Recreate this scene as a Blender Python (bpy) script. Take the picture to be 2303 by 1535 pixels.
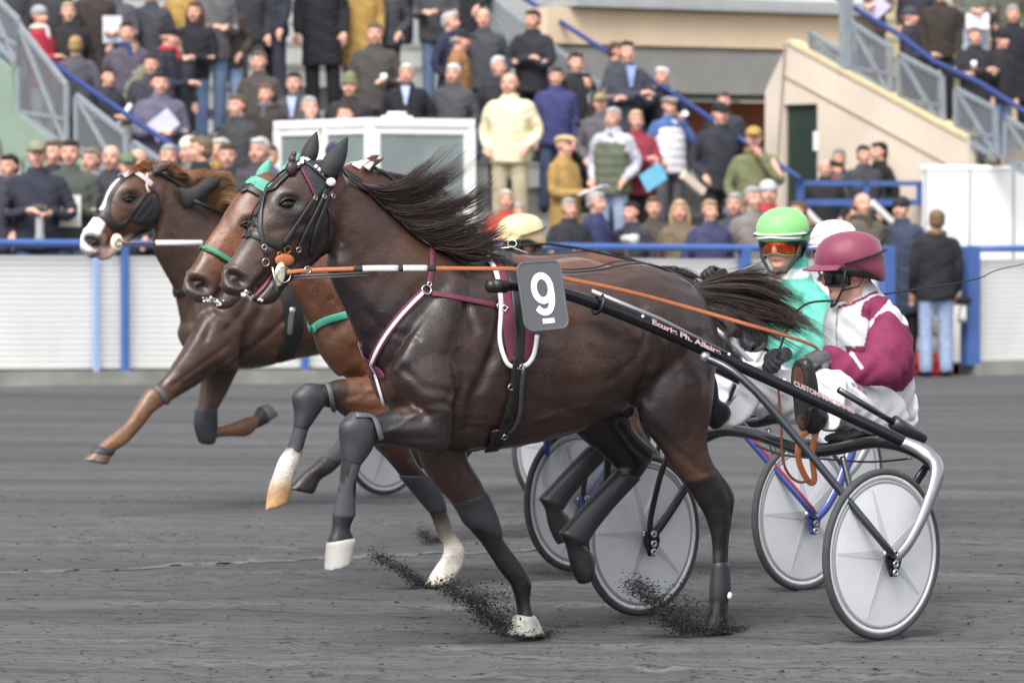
import bpy, bmesh, math, random
import numpy as np
from mathutils import Vector, Matrix, kdtree
for _o in list(bpy.data.objects): bpy.data.objects.remove(_o)
R = math.radians
sc = bpy.context.scene
# ---------------------------------------------------------------- camera
FPX = 9400.0; PW, PH = 2303.0, 1535.0
CAMH = 1.76
PITCH = math.atan((767.5 - 474.0) / FPX)
cam = bpy.data.cameras.new("camera"); camo = bpy.data.objects.new("camera", cam)
sc.collection.objects.link(camo); sc.camera = camo
camo.location = (0, 0, CAMH); camo.rotation_euler = (math.pi / 2 - PITCH, 0, 0)
cam.sensor_width = 36.0; cam.lens = FPX / PW * 36.0
cam.clip_start = 0.5; cam.clip_end = 3000
cam.dof.use_dof = True; cam.dof.focus_distance = 17.0; cam.dof.aperture_fstop = 4.5
# ---------------------------------------------------------------- world, sun, exposure
wd = bpy.data.worlds.new("World"); sc.world = wd; wd.use_nodes = True
nt = wd.node_tree; nt.nodes.clear()
_out = nt.nodes.new("ShaderNodeOutputWorld"); _bg = nt.nodes.new("ShaderNodeBackground")
_sky = nt.nodes.new("ShaderNodeTexSky"); _sky.sky_type = 'NISHITA'; _sky.sun_disc = False
SUN_EL, SUN_AZ = 52.0, 200.0
_sky.sun_elevation = R(SUN_EL); _sky.sun_rotation = R(SUN_AZ); _sky.air_density = 1.0; _sky.dust_density = 4.0
_hs = nt.nodes.new("ShaderNodeHueSaturation"); _hs.inputs['Saturation'].default_value = 0.22
nt.links.new(_sky.outputs[0], _hs.inputs['Color']); nt.links.new(_hs.outputs[0], _bg.inputs[0])
_bg.inputs[1].default_value = 0.15; nt.links.new(_bg.outputs[0], _out.inputs[0])
sun = bpy.data.lights.new("sun", 'SUN'); suno = bpy.data.objects.new("sun", sun); sc.collection.objects.link(suno)
sun.energy = 1.3; sun.angle = R(25); sun.color = (1.0, 0.97, 0.93)
_d = Vector((math.sin(R(SUN_AZ)) * math.cos(R(SUN_EL)), math.cos(R(SUN_AZ)) * math.cos(R(SUN_EL)), math.sin(R(SUN_EL))))
suno.rotation_euler = _d.to_track_quat('Z', 'Y').to_euler()
sc.view_settings.view_transform = 'Standard'; sc.view_settings.look = 'None'
sc.view_settings.exposure = 1.0; sc.view_settings.gamma = 1.0
# ---------------------------------------------------------------- helpers
def lin(h):
    if isinstance(h, str):
        h = h.lstrip('#'); c = [int(h[i:i + 2], 16) / 255 for i in (0, 2, 4)]
    else: c = list(h)
    return tuple((x / 12.92 if x <= .04045 else ((x + .055) / 1.055) ** 2.4) for x in c)
_M = {}
def mat(key, col='#808080', rough=.6, metal=0.0, spec=.5, noise=0.0, nscale=20.0, bump=0.0, bscale=60.0, attr=False, trans=0.0, sheen=0.0, coat=0.0, stretch=None):
    if key in _M: return _M[key]
    m = bpy.data.materials.new(key); m.use_nodes = True
    t = m.node_tree; b = t.nodes['Principled BSDF']
    b.inputs['Roughness'].default_value = rough; b.inputs['Metallic'].default_value = metal
    b.inputs['Specular IOR Level'].default_value = spec
    b.inputs['Coat Weight'].default_value = coat
    b.inputs['Sheen Weight'].default_value = sheen
    c = lin(col); src = None
    if attr:
        a = t.nodes.new('ShaderNodeAttribute'); a.attribute_name = 'Col'; src = a.outputs['Color']
    if noise > 0:
        tc = t.nodes.new('ShaderNodeTexCoord'); n = t.nodes.new('ShaderNodeTexNoise')
        n.inputs['Scale'].default_value = nscale; n.inputs['Detail'].default_value = 5
        vec = tc.outputs['Object']
        if stretch:
            mp = t.nodes.new('ShaderNodeMapping'); mp.inputs['Scale'].default_value = stretch
            t.links.new(vec, mp.inputs[0]); vec = mp.outputs[0]
        t.links.new(vec, n.inputs['Vector'])
        mr = t.nodes.new('ShaderNodeMapRange'); mr.inputs['From Min'].default_value = .3; mr.inputs['From Max'].default_value = .7
        mr.inputs['To Min'].default_value = 1 - noise; mr.inputs['To Max'].default_value = 1 + noise
        t.links.new(n.outputs['Fac'], mr.inputs[0])
        mx = t.nodes.new('ShaderNodeMix'); mx.data_type = 'RGBA'; mx.blend_type = 'MULTIPLY'; mx.inputs[0].default_value = 1
        mx.clamp_result = False
        if src is not None: t.links.new(src, mx.inputs[6])
        else: mx.inputs[6].default_value = (*c, 1)
        t.links.new(mr.outputs[0], mx.inputs[7]); src = mx.outputs[2]
    if src is not None: t.links.new(src, b.inputs['Base Color'])
    else: b.inputs['Base Color'].default_value = (*c, 1)
    if bump > 0:
        tc = t.nodes.new('ShaderNodeTexCoord'); n = t.nodes.new('ShaderNodeTexNoise'); n.inputs['Scale'].default_value = bscale; n.inputs['Detail'].default_value = 4
        vec = tc.outputs['Object']
        if stretch:
            mp = t.nodes.new('ShaderNodeMapping'); mp.inputs['Scale'].default_value = stretch
            t.links.new(vec, mp.inputs[0]); vec = mp.outputs[0]
        t.links.new(vec, n.inputs['Vector'])
        bp = t.nodes.new('ShaderNodeBump'); bp.inputs['Strength'].default_value = 1.0; bp.inputs['Distance'].default_value = bump
        t.links.new(n.outputs['Fac'], bp.inputs['Height']); t.links.new(bp.outputs[0], b.inputs['Normal'])
    if trans > 0:
        o = t.nodes['Material Output']; tr = t.nodes.new('ShaderNodeBsdfTransparent'); ms = t.nodes.new('ShaderNodeMixShader')
        ms.inputs[0].default_value = trans; t.links.new(b.outputs[0], ms.inputs[1]); t.links.new(tr.outputs[0], ms.inputs[2]); t.links.new(ms.outputs[0], o.inputs[0])
    _M[key] = m; return m
def cloth(col, key=None, rough=.85):
    c = [int(col[i:i + 2], 16) for i in (1, 3, 5)]; g = sum(c) / 3; col = '#%02x%02x%02x' % tuple(int(round(g + (x - g) * .76)) for x in c)
    return mat(key or ('cloth ' + str(col)), col, rough=rough, spec=.25, noise=.18, nscale=9, bump=.004, bscale=22)

CAMP = np.array([0, 0, CAMH])
_fw = np.array([0, math.cos(PITCH), -math.sin(PITCH)]); _up = np.array([0, math.sin(PITCH), math.cos(PITCH)]); _rt = np.array([1.0, 0, 0])
def ray(x, y): return _fw + _rt * (x - 1151.5) / FPX + _up * (767.5 - y) / FPX
def gnd(x, y, z=0.0):
    d = ray(x, y); return CAMP + d * (z - CAMP[2]) / d[2]
class Frame:
    """a standing place on the track: u forward, v to the animal's left, z up"""
    def __init__(s, O, a):
        a = math.radians(a); s.a = a; s.O = np.array([O[0], O[1], O[2] if len(O) > 2 else 0.0])
        s.U = np.array([-math.cos(a), -math.sin(a), 0]); s.V = np.array([math.sin(a), -math.cos(a), 0]); s.Z = np.array([0, 0, 1.0])
        s.B = np.array([s.U, s.V, s.Z])
        s.rz = math.atan2(s.U[1], s.U[0])
        s.o = s.B @ (CAMP - s.O)
    def px(s, x, y, val=0.0, ax=1):
        d = s.B @ ray(x, y); t = (val - s.o[ax]) / d[ax]; return s.o + d * t
    def world(s, p): return s.O + np.array(p) @ s.B
    def loc(s, P): return s.B @ (np.array(P) - s.O)
    def proj(s, p):
        q = s.world(p) - CAMP; d = q @ _fw; return np.array([1151.5 + FPX * (q @ _rt) / d, 767.5 - FPX * (q @ _up) / d])

class Shifted(Frame):
    """the same standing place with everything moved by a local offset"""
    def __init__(s, fr, d): s.__dict__.update(fr.__dict__); s.d = np.array(d)
    def px(s, x, y, val=0.0, ax=1): return Frame.px(s, x, y, val, ax) + s.d
    def proj(s, p): return Frame.proj(s, np.array(p) - s.d)
class MB:
    """gathers vertices and faces of one mesh"""
    def __init__(s): s.v = []; s.f = []; s.c = []; s.mi = []; s.cur = (1, 1, 1); s.m = 0
    def add(s, vs, fs, col=None):
        b = len(s.v); s.v.extend([tuple(map(float, p)) for p in vs]); s.c.extend([col or s.cur] * len(vs))
        for q in fs: s.f.append(tuple(i + b for i in q)); s.mi.append(s.m)
        return b
    def box(s, x0, x1, y0, y1, z0, z1, col=None):
        s.add([(x0, y0, z0), (x1, y0, z0), (x1, y1, z0), (x0, y1, z0), (x0, y0, z1), (x1, y0, z1), (x1, y1, z1), (x0, y1, z1)],
              [(0, 3, 2, 1), (4, 5, 6, 7), (0, 1, 5, 4), (1, 2, 6, 5), (2, 3, 7, 6), (3, 0, 4, 7)], col)
    def bar(s, p, q, w, h, up=(0, 0, 1), col=None):
        p = np.array(p, float); q = np.array(q, float); t = q - p; L = np.linalg.norm(t); t = t / L
        up = np.array(up, float)
        if abs(t @ up) > .98: up = np.array([1.0, 0, 0])
        a = np.cross(t, up); a /= np.linalg.norm(a); b = np.cross(a, t)
        vs = []
        for e in (p, q):
            for sa, sb in ((-1, -1), (1, -1), (1, 1), (-1, 1)): vs.append(e + a * sa * w / 2 + b * sb * h / 2)
        s.add(vs, [(0, 3, 2, 1), (4, 5, 6, 7), (0, 1, 5, 4), (1, 2, 6, 5), (2, 3, 7, 6), (3, 0, 4, 7)], col)
    def prism(s, poly, axis, lo, hi, col=None):
        """polygon (2-D) pushed along axis 0/1/2"""
        n = len(poly); o = [i for i in range(3) if i != axis]; vs = []
        for k in (lo, hi):
            for a, b in poly:
                p = [0, 0, 0]; p[o[0]] = a; p[o[1]] = b; p[axis] = k; vs.append(p)
        s.add(vs, [tuple(range(n - 1, -1, -1)), tuple(range(n, 2 * n))] + [(i, (i + 1) % n, n + (i + 1) % n, n + i) for i in range(n)], col)
    def rings(s, rs, cols=None, cap=True, closed=False):
        n = len(rs[0]); vs = [p for r in rs for p in r]; fs = []
        m = len(rs)
        for i in range(m - 1 + (1 if closed else 0)):
            j = (i + 1) % m
            for k in range(n): fs.append((i * n + k, i * n + (k + 1) % n, j * n + (k + 1) % n, j * n + k))
        if cap and not closed:
            fs.append(tuple(range(n - 1, -1, -1))); fs.append(tuple((m - 1) * n + k for k in range(n)))
        b = s.add(vs, fs)
        if cols is not None:
            for i in range(m):
                for k in range(n): s.c[b + i * n + k] = cols[i]
    def tube(s, pts, rad, n=8, col=None, flat=None, up=(0, 0, 1), cap=True, closed=False):
        """round (or flattened: rad=(w,h)) tube along points"""
        P = [np.array(p, float) for p in pts]; m = len(P); rs = []
        u = np.array(up, float); dd = P[-1] - P[0]
        if not closed and tuple(up) == (0, 0, 1) and abs(dd[2]) > .75 * (np.linalg.norm(dd) + 1e-9): u = np.array([.12, 1.0, 0])
        for i in range(m):
            if closed: t = P[(i + 1) % m] - P[i - 1]
            else: t = P[min(i + 1, m - 1)] - P[max(i - 1, 0)]
            t = t / (np.linalg.norm(t) + 1e-12)
            a = np.cross(t, u)
            if np.linalg.norm(a) < .05: a = np.cross(t, np.array([0.3, 1.0, 0.1]))
            a /= np.linalg.norm(a); b = np.cross(a, t)
            r = rad[i] if isinstance(rad, (list, np.ndarray)) else rad
            if isinstance(r, tuple): ra, rb = r
            else: ra = rb = r
            rs.append([P[i] + a * math.cos(2 * math.pi * k / n) * ra + b * math.sin(2 * math.pi * k / n) * rb for k in range(n)])
        c0 = s.cur
        if col: s.cur = col
        s.rings(rs, cap=cap, closed=closed); s.cur = c0
    def ball(s, c, r, n=12, m=8, col=None, rot=None):
        c = np.array(c, float); r = np.array((r, r, r) if not hasattr(r, '__len__') else r, float); vs = []; fs = []
        for i in range(m + 1):
            th = math.pi * i / m
            for k in range(n):
                p = np.array([math.sin(th) * math.cos(2 * math.pi * k / n), math.sin(th) * math.sin(2 * math.pi * k / n), math.cos(th)]) * r
                if rot is not None: p = rot @ p
                vs.append(c + p)
        for i in range(m):
            for k in range(n): fs.append((i * n + k, (i + 1) * n + k, (i + 1) * n + (k + 1) % n, i * n + (k + 1) % n))
        s.add(vs, fs, col)
    def lathe(s, prof, axis=1, c=(0, 0, 0), n=32, closed=True, col=None):
        """(radius, along) profile turned round an axis through c"""
        c = np.array(c, float); o = [i for i in range(3) if i != axis]; rs = []
        for r, h in prof:
            ring = []
            for k in range(n):
                p = np.zeros(3); p[o[0]] = r * math.cos(2 * math.pi * k / n); p[o[1]] = r * math.sin(2 * math.pi * k / n); p[axis] = h; ring.append(c + p)
            rs.append(ring)
        c0 = s.cur
        if col: s.cur = col
        s.rings(rs, cap=False, closed=closed); s.cur = c0
    def mesh(s, name, smooth=False):
        me = bpy.data.meshes.new(name); me.from_pydata(s.v, [], s.f)
        me.update()
        return me
    def build(s, name, m, parent=None, smooth=False, fixn=True, bevel=0, ang=None, colors=False):
        me = s.mesh(name)
        bm = bmesh.new(); bm.from_mesh(me)
        if fixn: bmesh.ops.recalc_face_normals(bm, faces=bm.faces)
        bm.to_mesh(me); bm.free()
        for mm in (m if isinstance(m, (list, tuple)) else [m]): me.materials.append(mm)
        if isinstance(m, (list, tuple)): me.polygons.foreach_set('material_index', s.mi)
        if colors:
            at = me.attributes.new('Col', 'FLOAT_COLOR', 'POINT')
            at.data.foreach_set('color', np.hstack([np.array(s.c), np.ones((len(s.c), 1))]).ravel())
        if smooth: me.polygons.foreach_set('use_smooth', [True] * len(me.polygons))
        o = bpy.data.objects.new(name, me); sc.collection.objects.link(o)
        if parent is not None: o.parent = parent
        if bevel:
            b = o.modifiers.new('bevel', 'BEVEL'); b.width = bevel; b.segments = 2; b.limit_method = 'ANGLE'; b.harden_normals = False
        return o
def tag(o, label=None, cat=None, group=None, kind=None):
    if label: o['label'] = label
    if cat: o['category'] = cat
    if group: o['group'] = group
    if kind: o['kind'] = kind
    return o
def empty(name, loc=(0, 0, 0), rz=0.0, parent=None):
    o = bpy.data.objects.new(name, None); sc.collection.objects.link(o); o.location = loc; o.rotation_euler = (0, 0, rz); o.empty_display_size = .2
    if parent is not None: o.parent = parent
    return o
def frame_empty(name, fr): return empty(name, fr.O, fr.rz)

def crom(P, sub):
    """Catmull-Rom through rows of numbers"""
    P = np.array(P, float); n = len(P); out = []
    for i in range(n - 1):
        p0 = P[max(i - 1, 0)]; p1 = P[i]; p2 = P[i + 1]; p3 = P[min(i + 2, n - 1)]
        for k in range(sub):
            t = k / sub
            out.append(.5 * ((2 * p1) + (-p0 + p2) * t + (2 * p0 - 5 * p1 + 4 * p2 - p3) * t * t + (-p0 + 3 * p1 - 3 * p2 + p3) * t ** 3))
    out.append(P[-1]); return np.array(out)

def edge_tube(mb, fr, rows, sub=4, n=20, cols=None, power=1.0, comp=True, blunt=False):
    """rows: (ax,ay,bx,by,v,w): two outline points in the photograph on the plane v and the half width w across"""
    C = []; E = []; W = []
    for ax, ay, bx, by, v, w in rows:
        A = fr.px(ax, ay, v); B = fr.px(bx, by, v); C.append((A + B) / 2); E.append((A - B) / 2); W.append(w)
    C = np.array(C); E = np.array(E); W = np.array(W)
    m = len(rows)
    if comp:
        for i in range(m):
            p = fr.proj(C[min(i + 1, m - 1)]) - fr.proj(C[max(i - 1, 0)]); p /= np.linalg.norm(p) + 1e-9
            nn = np.array([-p[1], p[0]])
            e = (fr.proj(C[i] + E[i]) - fr.proj(C[i])) @ nn; l = (fr.proj(C[i] + np.array([0, W[i], 0])) - fr.proj(C[i])) @ nn
            E[i] *= math.sqrt(max(.15, 1 - (l * l) / (e * e + 1e-9)))
    D = crom(np.hstack([C, E, W[:, None]]), sub)
    cc = None
    if cols is not None:
        cc = crom(np.array(cols), sub); cc = [tuple(np.clip(x, 0, 1)) for x in cc]
    rs = []
    # rounded ends
    def ring(c, e, w): 
        out = []
        for k in range(n):
            ph = 2 * math.pi * k / n; cs, sn = math.cos(ph), math.sin(ph)
            cs = math.copysign(abs(cs) ** power, cs); sn = math.copysign(abs(sn) ** power, sn)
            out.append(c + e * cs + np.array([0, w * sn, 0]))
        return out
    ts = D[0, :3] - D[1, :3]; ts /= np.linalg.norm(ts) + 1e-9
    te = D[-1, :3] - D[-2, :3]; te /= np.linalg.norm(te) + 1e-9
    r0 = min(np.linalg.norm(D[0, 3:6]), D[0, 6]); r1 = min(np.linalg.norm(D[-1, 3:6]), D[-1, 6])
    c2 = []
    for k in (2, 1):
        a = k / 3 * math.pi / 2 * .98
        rs.append(ring(D[0, :3] + ts * r0 * .5 * math.sin(a), D[0, 3:6] * math.cos(a), D[0, 6] * math.cos(a))); c2.append(0)
    for i in range(len(D)): rs.append(ring(D[i, :3], D[i, 3:6], D[i, 6])); c2.append(i)
    for k in () if blunt else (1, 2):
        a = k / 3 * math.pi / 2 * .98
        rs.append(ring(D[-1, :3] + te * r1 * .5 * math.sin(a), D[-1, 3:6] * math.cos(a), D[-1, 6] * math.cos(a))); c2.append(len(D) - 1)
    mb.rings(rs, cols=[cc[i] for i in c2] if cc else None)

def skin(mb, name, voxel, m, parent=None, smooth=6, colors=True, post=None, sfac=.5):
    """one continuous surface round everything gathered in mb"""
    me = mb.mesh('tmp')
    bm = bmesh.new(); bm.from_mesh(me); bmesh.ops.recalc_face_normals(bm, faces=bm.faces); bm.to_mesh(me); bm.free()
    o = bpy.data.objects.new('tmp', me); sc.collection.objects.link(o)
    r = o.modifiers.new('r', 'REMESH'); r.mode = 'VOXEL'; r.voxel_size = voxel
    if smooth:
        q = o.modifiers.new('s', 'SMOOTH'); q.factor = sfac; q.iterations = smooth
    dg = bpy.context.evaluated_depsgraph_get(); dg.update()
    nm = bpy.data.meshes.new_from_object(o.evaluated_get(dg)); nm.name = name
    bpy.data.objects.remove(o); bpy.data.meshes.remove(me)
    N = len(nm.vertices); co = np.empty(N * 3); nm.vertices.foreach_get('co', co); co = co.reshape(-1, 3)
    col = None
    if colors:
        kd = kdtree.KDTree(len(mb.v))
        for i, p in enumerate(mb.v): kd.insert(p, i)
        kd.balance(); src = np.array(mb.c); col = np.empty((N, 3))
        for i in range(N):
            h = kd.find_n(co[i], 4); w = np.array([1 / (x[2] + 1e-4) for x in h]); col[i] = (src[[x[1] for x in h]] * w[:, None]).sum(0) / w.sum()
    if post is not None:
        nr = np.empty(N * 3); nm.vertices.foreach_get('normal', nr); nr = nr.reshape(-1, 3)
        co, col = post(co, nr, col); nm.vertices.foreach_set('co', np.ascontiguousarray(co).ravel())
    if col is not None:
        at = nm.attributes.new('Col', 'FLOAT_COLOR', 'POINT'); at.data.foreach_set('color', np.hstack([col, np.ones((N, 1))]).ravel())
    nm.polygons.foreach_set('use_smooth', [True] * len(nm.polygons))
    nm.materials.clear(); nm.materials.append(m); nm.update()
    if parent is False: return nm
    ob = bpy.data.objects.new(name, nm); sc.collection.objects.link(ob)
    if parent is not None: ob.parent = parent
    return ob
def text_mesh(name, body, size, m, parent, M, extrude=.001, bold=0.0, align='LEFT'):
    cu = bpy.data.curves.new(name, 'FONT'); cu.body = body; cu.size = size; cu.extrude = extrude; cu.offset = bold; cu.align_x = align; cu.align_y = 'CENTER'
    o = bpy.data.objects.new('tmp', cu); sc.collection.objects.link(o)
    dg = bpy.context.evaluated_depsgraph_get(); dg.update(); me = bpy.data.meshes.new_from_object(o.evaluated_get(dg)); me.name = name
    bpy.data.objects.remove(o); me.materials.clear(); me.materials.append(m); me.transform(M)
    ob = bpy.data.objects.new(name, me); sc.collection.objects.link(ob); ob.parent = parent; return ob
def basis(x, y, o):
    x = Vector(x).normalized(); z = x.cross(Vector(y)).normalized(); y = z.cross(x)
    return Matrix(((x.x, y.x, z.x, o[0]), (x.y, y.y, z.y, o[1]), (x.z, y.z, z.z, o[2]), (0, 0, 0, 1)))
def smoothstep(a, b, x):
    t = np.clip((x - a) / (b - a), 0, 1); return t * t * (3 - 2 * t)
def hsh(*a): return random.Random(repr(a))
# ================================================================ the place
SF = Frame((4.04, 44.22), 33.0)          # fence line: u runs left along it, v = -n (n metres behind it)
def gz(x, y):
    return .16 * smoothstep(24, 39, np.asarray(y)) * np.clip((3.0 - np.asarray(x)) / 8.0, 0, 1)
def sfw(u, n, z): return SF.world((u, -n, z))
# --- track: one sheet to the horizon, raked cinders
def vn2(p, seed=0):
    i = np.floor(p[:, :2]).astype(int); t = p[:, :2] - i; t = t * t * (3 - 2 * t)
    def h(a, b):
        n = (a * 374761393 + b * 668265263 + seed * 144665) & 0xffffffff; n = ((n ^ (n >> 13)) * 1274126177) & 0xffffffff; return ((n ^ (n >> 16)) & 0xffff) / 65535.0
    return (h(i[:, 0], i[:, 1]) * (1 - t[:, 0]) + h(i[:, 0] + 1, i[:, 1]) * t[:, 0]) * (1 - t[:, 1]) + (h(i[:, 0], i[:, 1] + 1) * (1 - t[:, 0]) + h(i[:, 0] + 1, i[:, 1] + 1) * t[:, 0]) * t[:, 1]
def rough(X, Y):
    ca, sa = math.cos(R(8)), math.sin(R(8)); q = np.stack([X * ca + Y * sa, -X * sa + Y * ca, X * 0], 1)
    hgt = (vn2(q * [.35, 4.5, 1]) - .5) * .022 + (vn2(q * [1.1, 11, 1] + 7) - .5) * .012 + np.minimum(0, (vn2(q * [2.2, 6, 1] + 31) - .36)) * .06
    rn = np.random.RandomState(19)
    for _ in range(190):      # hoof prints
        y = 15 + 9 * rn.rand(); x = (rn.rand() - .5) * y * .26; d2 = ((X - x) / (.06 + .06 * rn.rand())) ** 2 + ((Y - y) / .055) ** 2
        hgt = hgt - .035 * np.exp(-d2) + .012 * np.exp(-((np.sqrt(d2) - 1.6) / .5) ** 2)
    fade = np.exp(-(np.maximum(0, np.abs(X) - 4) / 2) ** 2) * smoothstep(13, 15, Y) * (1 - smoothstep(24, 30, Y))
    return np.minimum(hgt, .012) * fade - .004 * fade
def make_track():
    xs = np.concatenate([[-900, -300, -100, -40, -12, -7], np.linspace(-4.2, 4.2, 121), [7, 14, 40, 100, 300, 900]])
    ys = np.concatenate([[-40, 2, 8, 12], np.linspace(14.6, 24.6, 380), np.linspace(25, 48, 60), [60, 90, 200, 600, 1500]])
    mb = MB(); X, Y = np.meshgrid(xs, ys); Z = gz(X, Y)
    Z = Z + rough(X.ravel(), Y.ravel()).reshape(Z.shape)
    vs = np.stack([X, Y, Z], -1).reshape(-1, 3); nx = len(xs)
    fs = [(j * nx + i, j * nx + i + 1, (j + 1) * nx + i + 1, (j + 1) * nx + i) for j in range(len(ys) - 1) for i in range(nx - 1)]
    mb.add(vs, fs)
    m = bpy.data.materials.new('raked cinder track'); m.use_nodes = True; t = m.node_tree; b = t.nodes['Principled BSDF']
    b.inputs['Roughness'].default_value = .9; b.inputs['Specular IOR Level'].default_value = .2
    tc = t.nodes.new('ShaderNodeTexCoord')
    def noise(scale, stretch, rot, det=6, rough=.6):
        mp = t.nodes.new('ShaderNodeMapping'); mp.inputs['Rotation'].default_value = (0, 0, rot); mp.inputs['Scale'].default_value = stretch
        n = t.nodes.new('ShaderNodeTexNoise'); n.inputs['Scale'].default_value = scale; n.inputs['Detail'].default_value = det; n.inputs['Roughness'].default_value = rough
        t.links.new(tc.outputs['Object'], mp.inputs[0]); t.links.new(mp.outputs[0], n.inputs['Vector']); return n.outputs['Fac']
    def ramp(src, stops):
        r = t.nodes.new('ShaderNodeValToRGB'); e = r.color_ramp.elements
        e[0].position, e[0].color = stops[0][0], (*[stops[0][1]] * 3, 1); e[1].position, e[1].color = stops[-1][0], (*[stops[-1][1]] * 3, 1)
        for p, c in stops[1:-1]: q = e.new(p); q.color = (c, c, c, 1)
        t.links.new(src, r.inputs[0]); return r.outputs[0]
    def mul(a, c, f=1.0):
        x = t.nodes.new('ShaderNodeMix'); x.data_type = 'RGBA'; x.blend_type = 'MULTIPLY'; x.inputs[0].default_value = f
        t.links.new(a, x.inputs[6]); t.links.new(c, x.inputs[7]); return x.outputs[2]
    ra = -R(8)
    rake = ramp(noise(1.0, (.55, 22, 1), ra, 5, .65), [(.3, .62), (.45, .95), (.55, 1.05), (.7, 1.38)])
    band = ramp(noise(1.0, (.10, 1.5, 1), ra, 3), [(.35, .78), (.65, 1.25)])
    clod = ramp(noise(20, (.35, 1.5, 1), ra, 3, .7), [(.30, .35), (.43, 1.0), (.62, 1.0), (.74, 1.35)])
    grit = ramp(noise(240, (1, 1, 1), 0, 2, .7), [(.3, .55), (.7, 1.45)])
    base = t.nodes.new('ShaderNodeRGB'); base.outputs[0].default_value = (.079, .079, .082, 1)
    c = mul(mul(mul(mul(base.outputs[0], rake), band), clod, .8), grit, .7)
    t.links.new(c, b.inputs['Base Color'])
    ad = t.nodes.new('ShaderNodeMath'); ad.operation = 'ADD'
    t.links.new(rake, ad.inputs[0]); t.links.new(clod, ad.inputs[1])
    bp = t.nodes.new('ShaderNodeBump'); bp.inputs['Distance'].default_value = .012; bp.inputs['Strength'].default_value = .9
    t.links.new(ad.outputs[0], bp.inputs['Height']); t.links.new(bp.outputs[0], b.inputs['Normal'])
    tag(mb.build('track', m, smooth=True), kind='structure')
    # drag line left on the cinders
    rnd = random.Random(4); mb = MB()
    A = gnd(-80, 1288); B = gnd(1300, 1232); n = 60
    dirv = (B - A); L = np.linalg.norm(dirv); dirv /= L; nv = np.array([-dirv[1], dirv[0], 0])
    n = 260; rows = []
    for i in range(n + 1):
        p = A + dirv * L * i / n; w = .05 + .03 * math.sin(i * .37) * math.sin(i * .13) + rnd.random() * .03; off = math.sin(i * .05) * .04
        for k in range(6):
            c = p + nv * (off + w * (k / 2.5 - 1)); c[2] = float(rough(c[None, 0], c[None, 1])[0]) + .0035; rows.append(c)
    mb.add(rows, [(i * 6 + k, i * 6 + k + 1, i * 6 + k + 7, i * 6 + k + 6) for i in range(n) for k in range(5)])
    tag(mb.build('track_line', mat('pale dust line', '#565658', .95, noise=.4, nscale=7, stretch=(.6, 4, 1))), kind='structure')
make_track()

# --- apron behind the fence and its kerb
APR = lambda u: .12 + .40 * smoothstep(1.5, 7.0, u)
conc = mat('concrete', '#8d8d8b', .85, noise=.18, nscale=3, bump=.004, bscale=30)
concl = mat('pale concrete steps', '#a9aaa8', .85, noise=.12, nscale=4)
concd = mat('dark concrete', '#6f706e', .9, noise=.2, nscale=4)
def make_apron():
    mb = MB(); us = np.linspace(-30, 40, 71); ns = [0.22, 2.0, 40.0]
    vs = [sfw(u, n, APR(u)) for n in ns for u in us]; k = len(us)
    mb.add(vs, [(j * k + i, j * k + i + 1, (j + 1) * k + i + 1, (j + 1) * k + i) for j in range(2) for i in range(k - 1)])
    tag(mb.build('apron', conc), kind='structure')
make_apron()
def kerb(u0, u1):
    mb = MB(); n = int(abs(u1 - u0)) + 1; us = np.linspace(u0, u1, n + 1)
    for a, b in zip(us[:-1], us[1:]):
        pts = []
        for u in (a, b):
            w = sfw(u, 0, 0); g = float(gz(w[0], w[1])); top = g + .125
            pts += [sfw(u, -.12, g - .1), sfw(u, .2, g - .1), sfw(u, .2, top), sfw(u, -.10, top)]
        mb.add(pts, [(0, 1, 5, 4), (1, 2, 6, 5), (2, 3, 7, 6), (3, 0, 4, 7), (0, 3, 2, 1), (4, 5, 6, 7)])
    return tag(mb.build('kerb', mat('old kerb concrete', '#7c7d78', .95, noise=.3, nscale=2.5, bump=.006, bscale=20)), kind='structure')
kerb(.06, 34); kerb(-1.05, -25)

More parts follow.
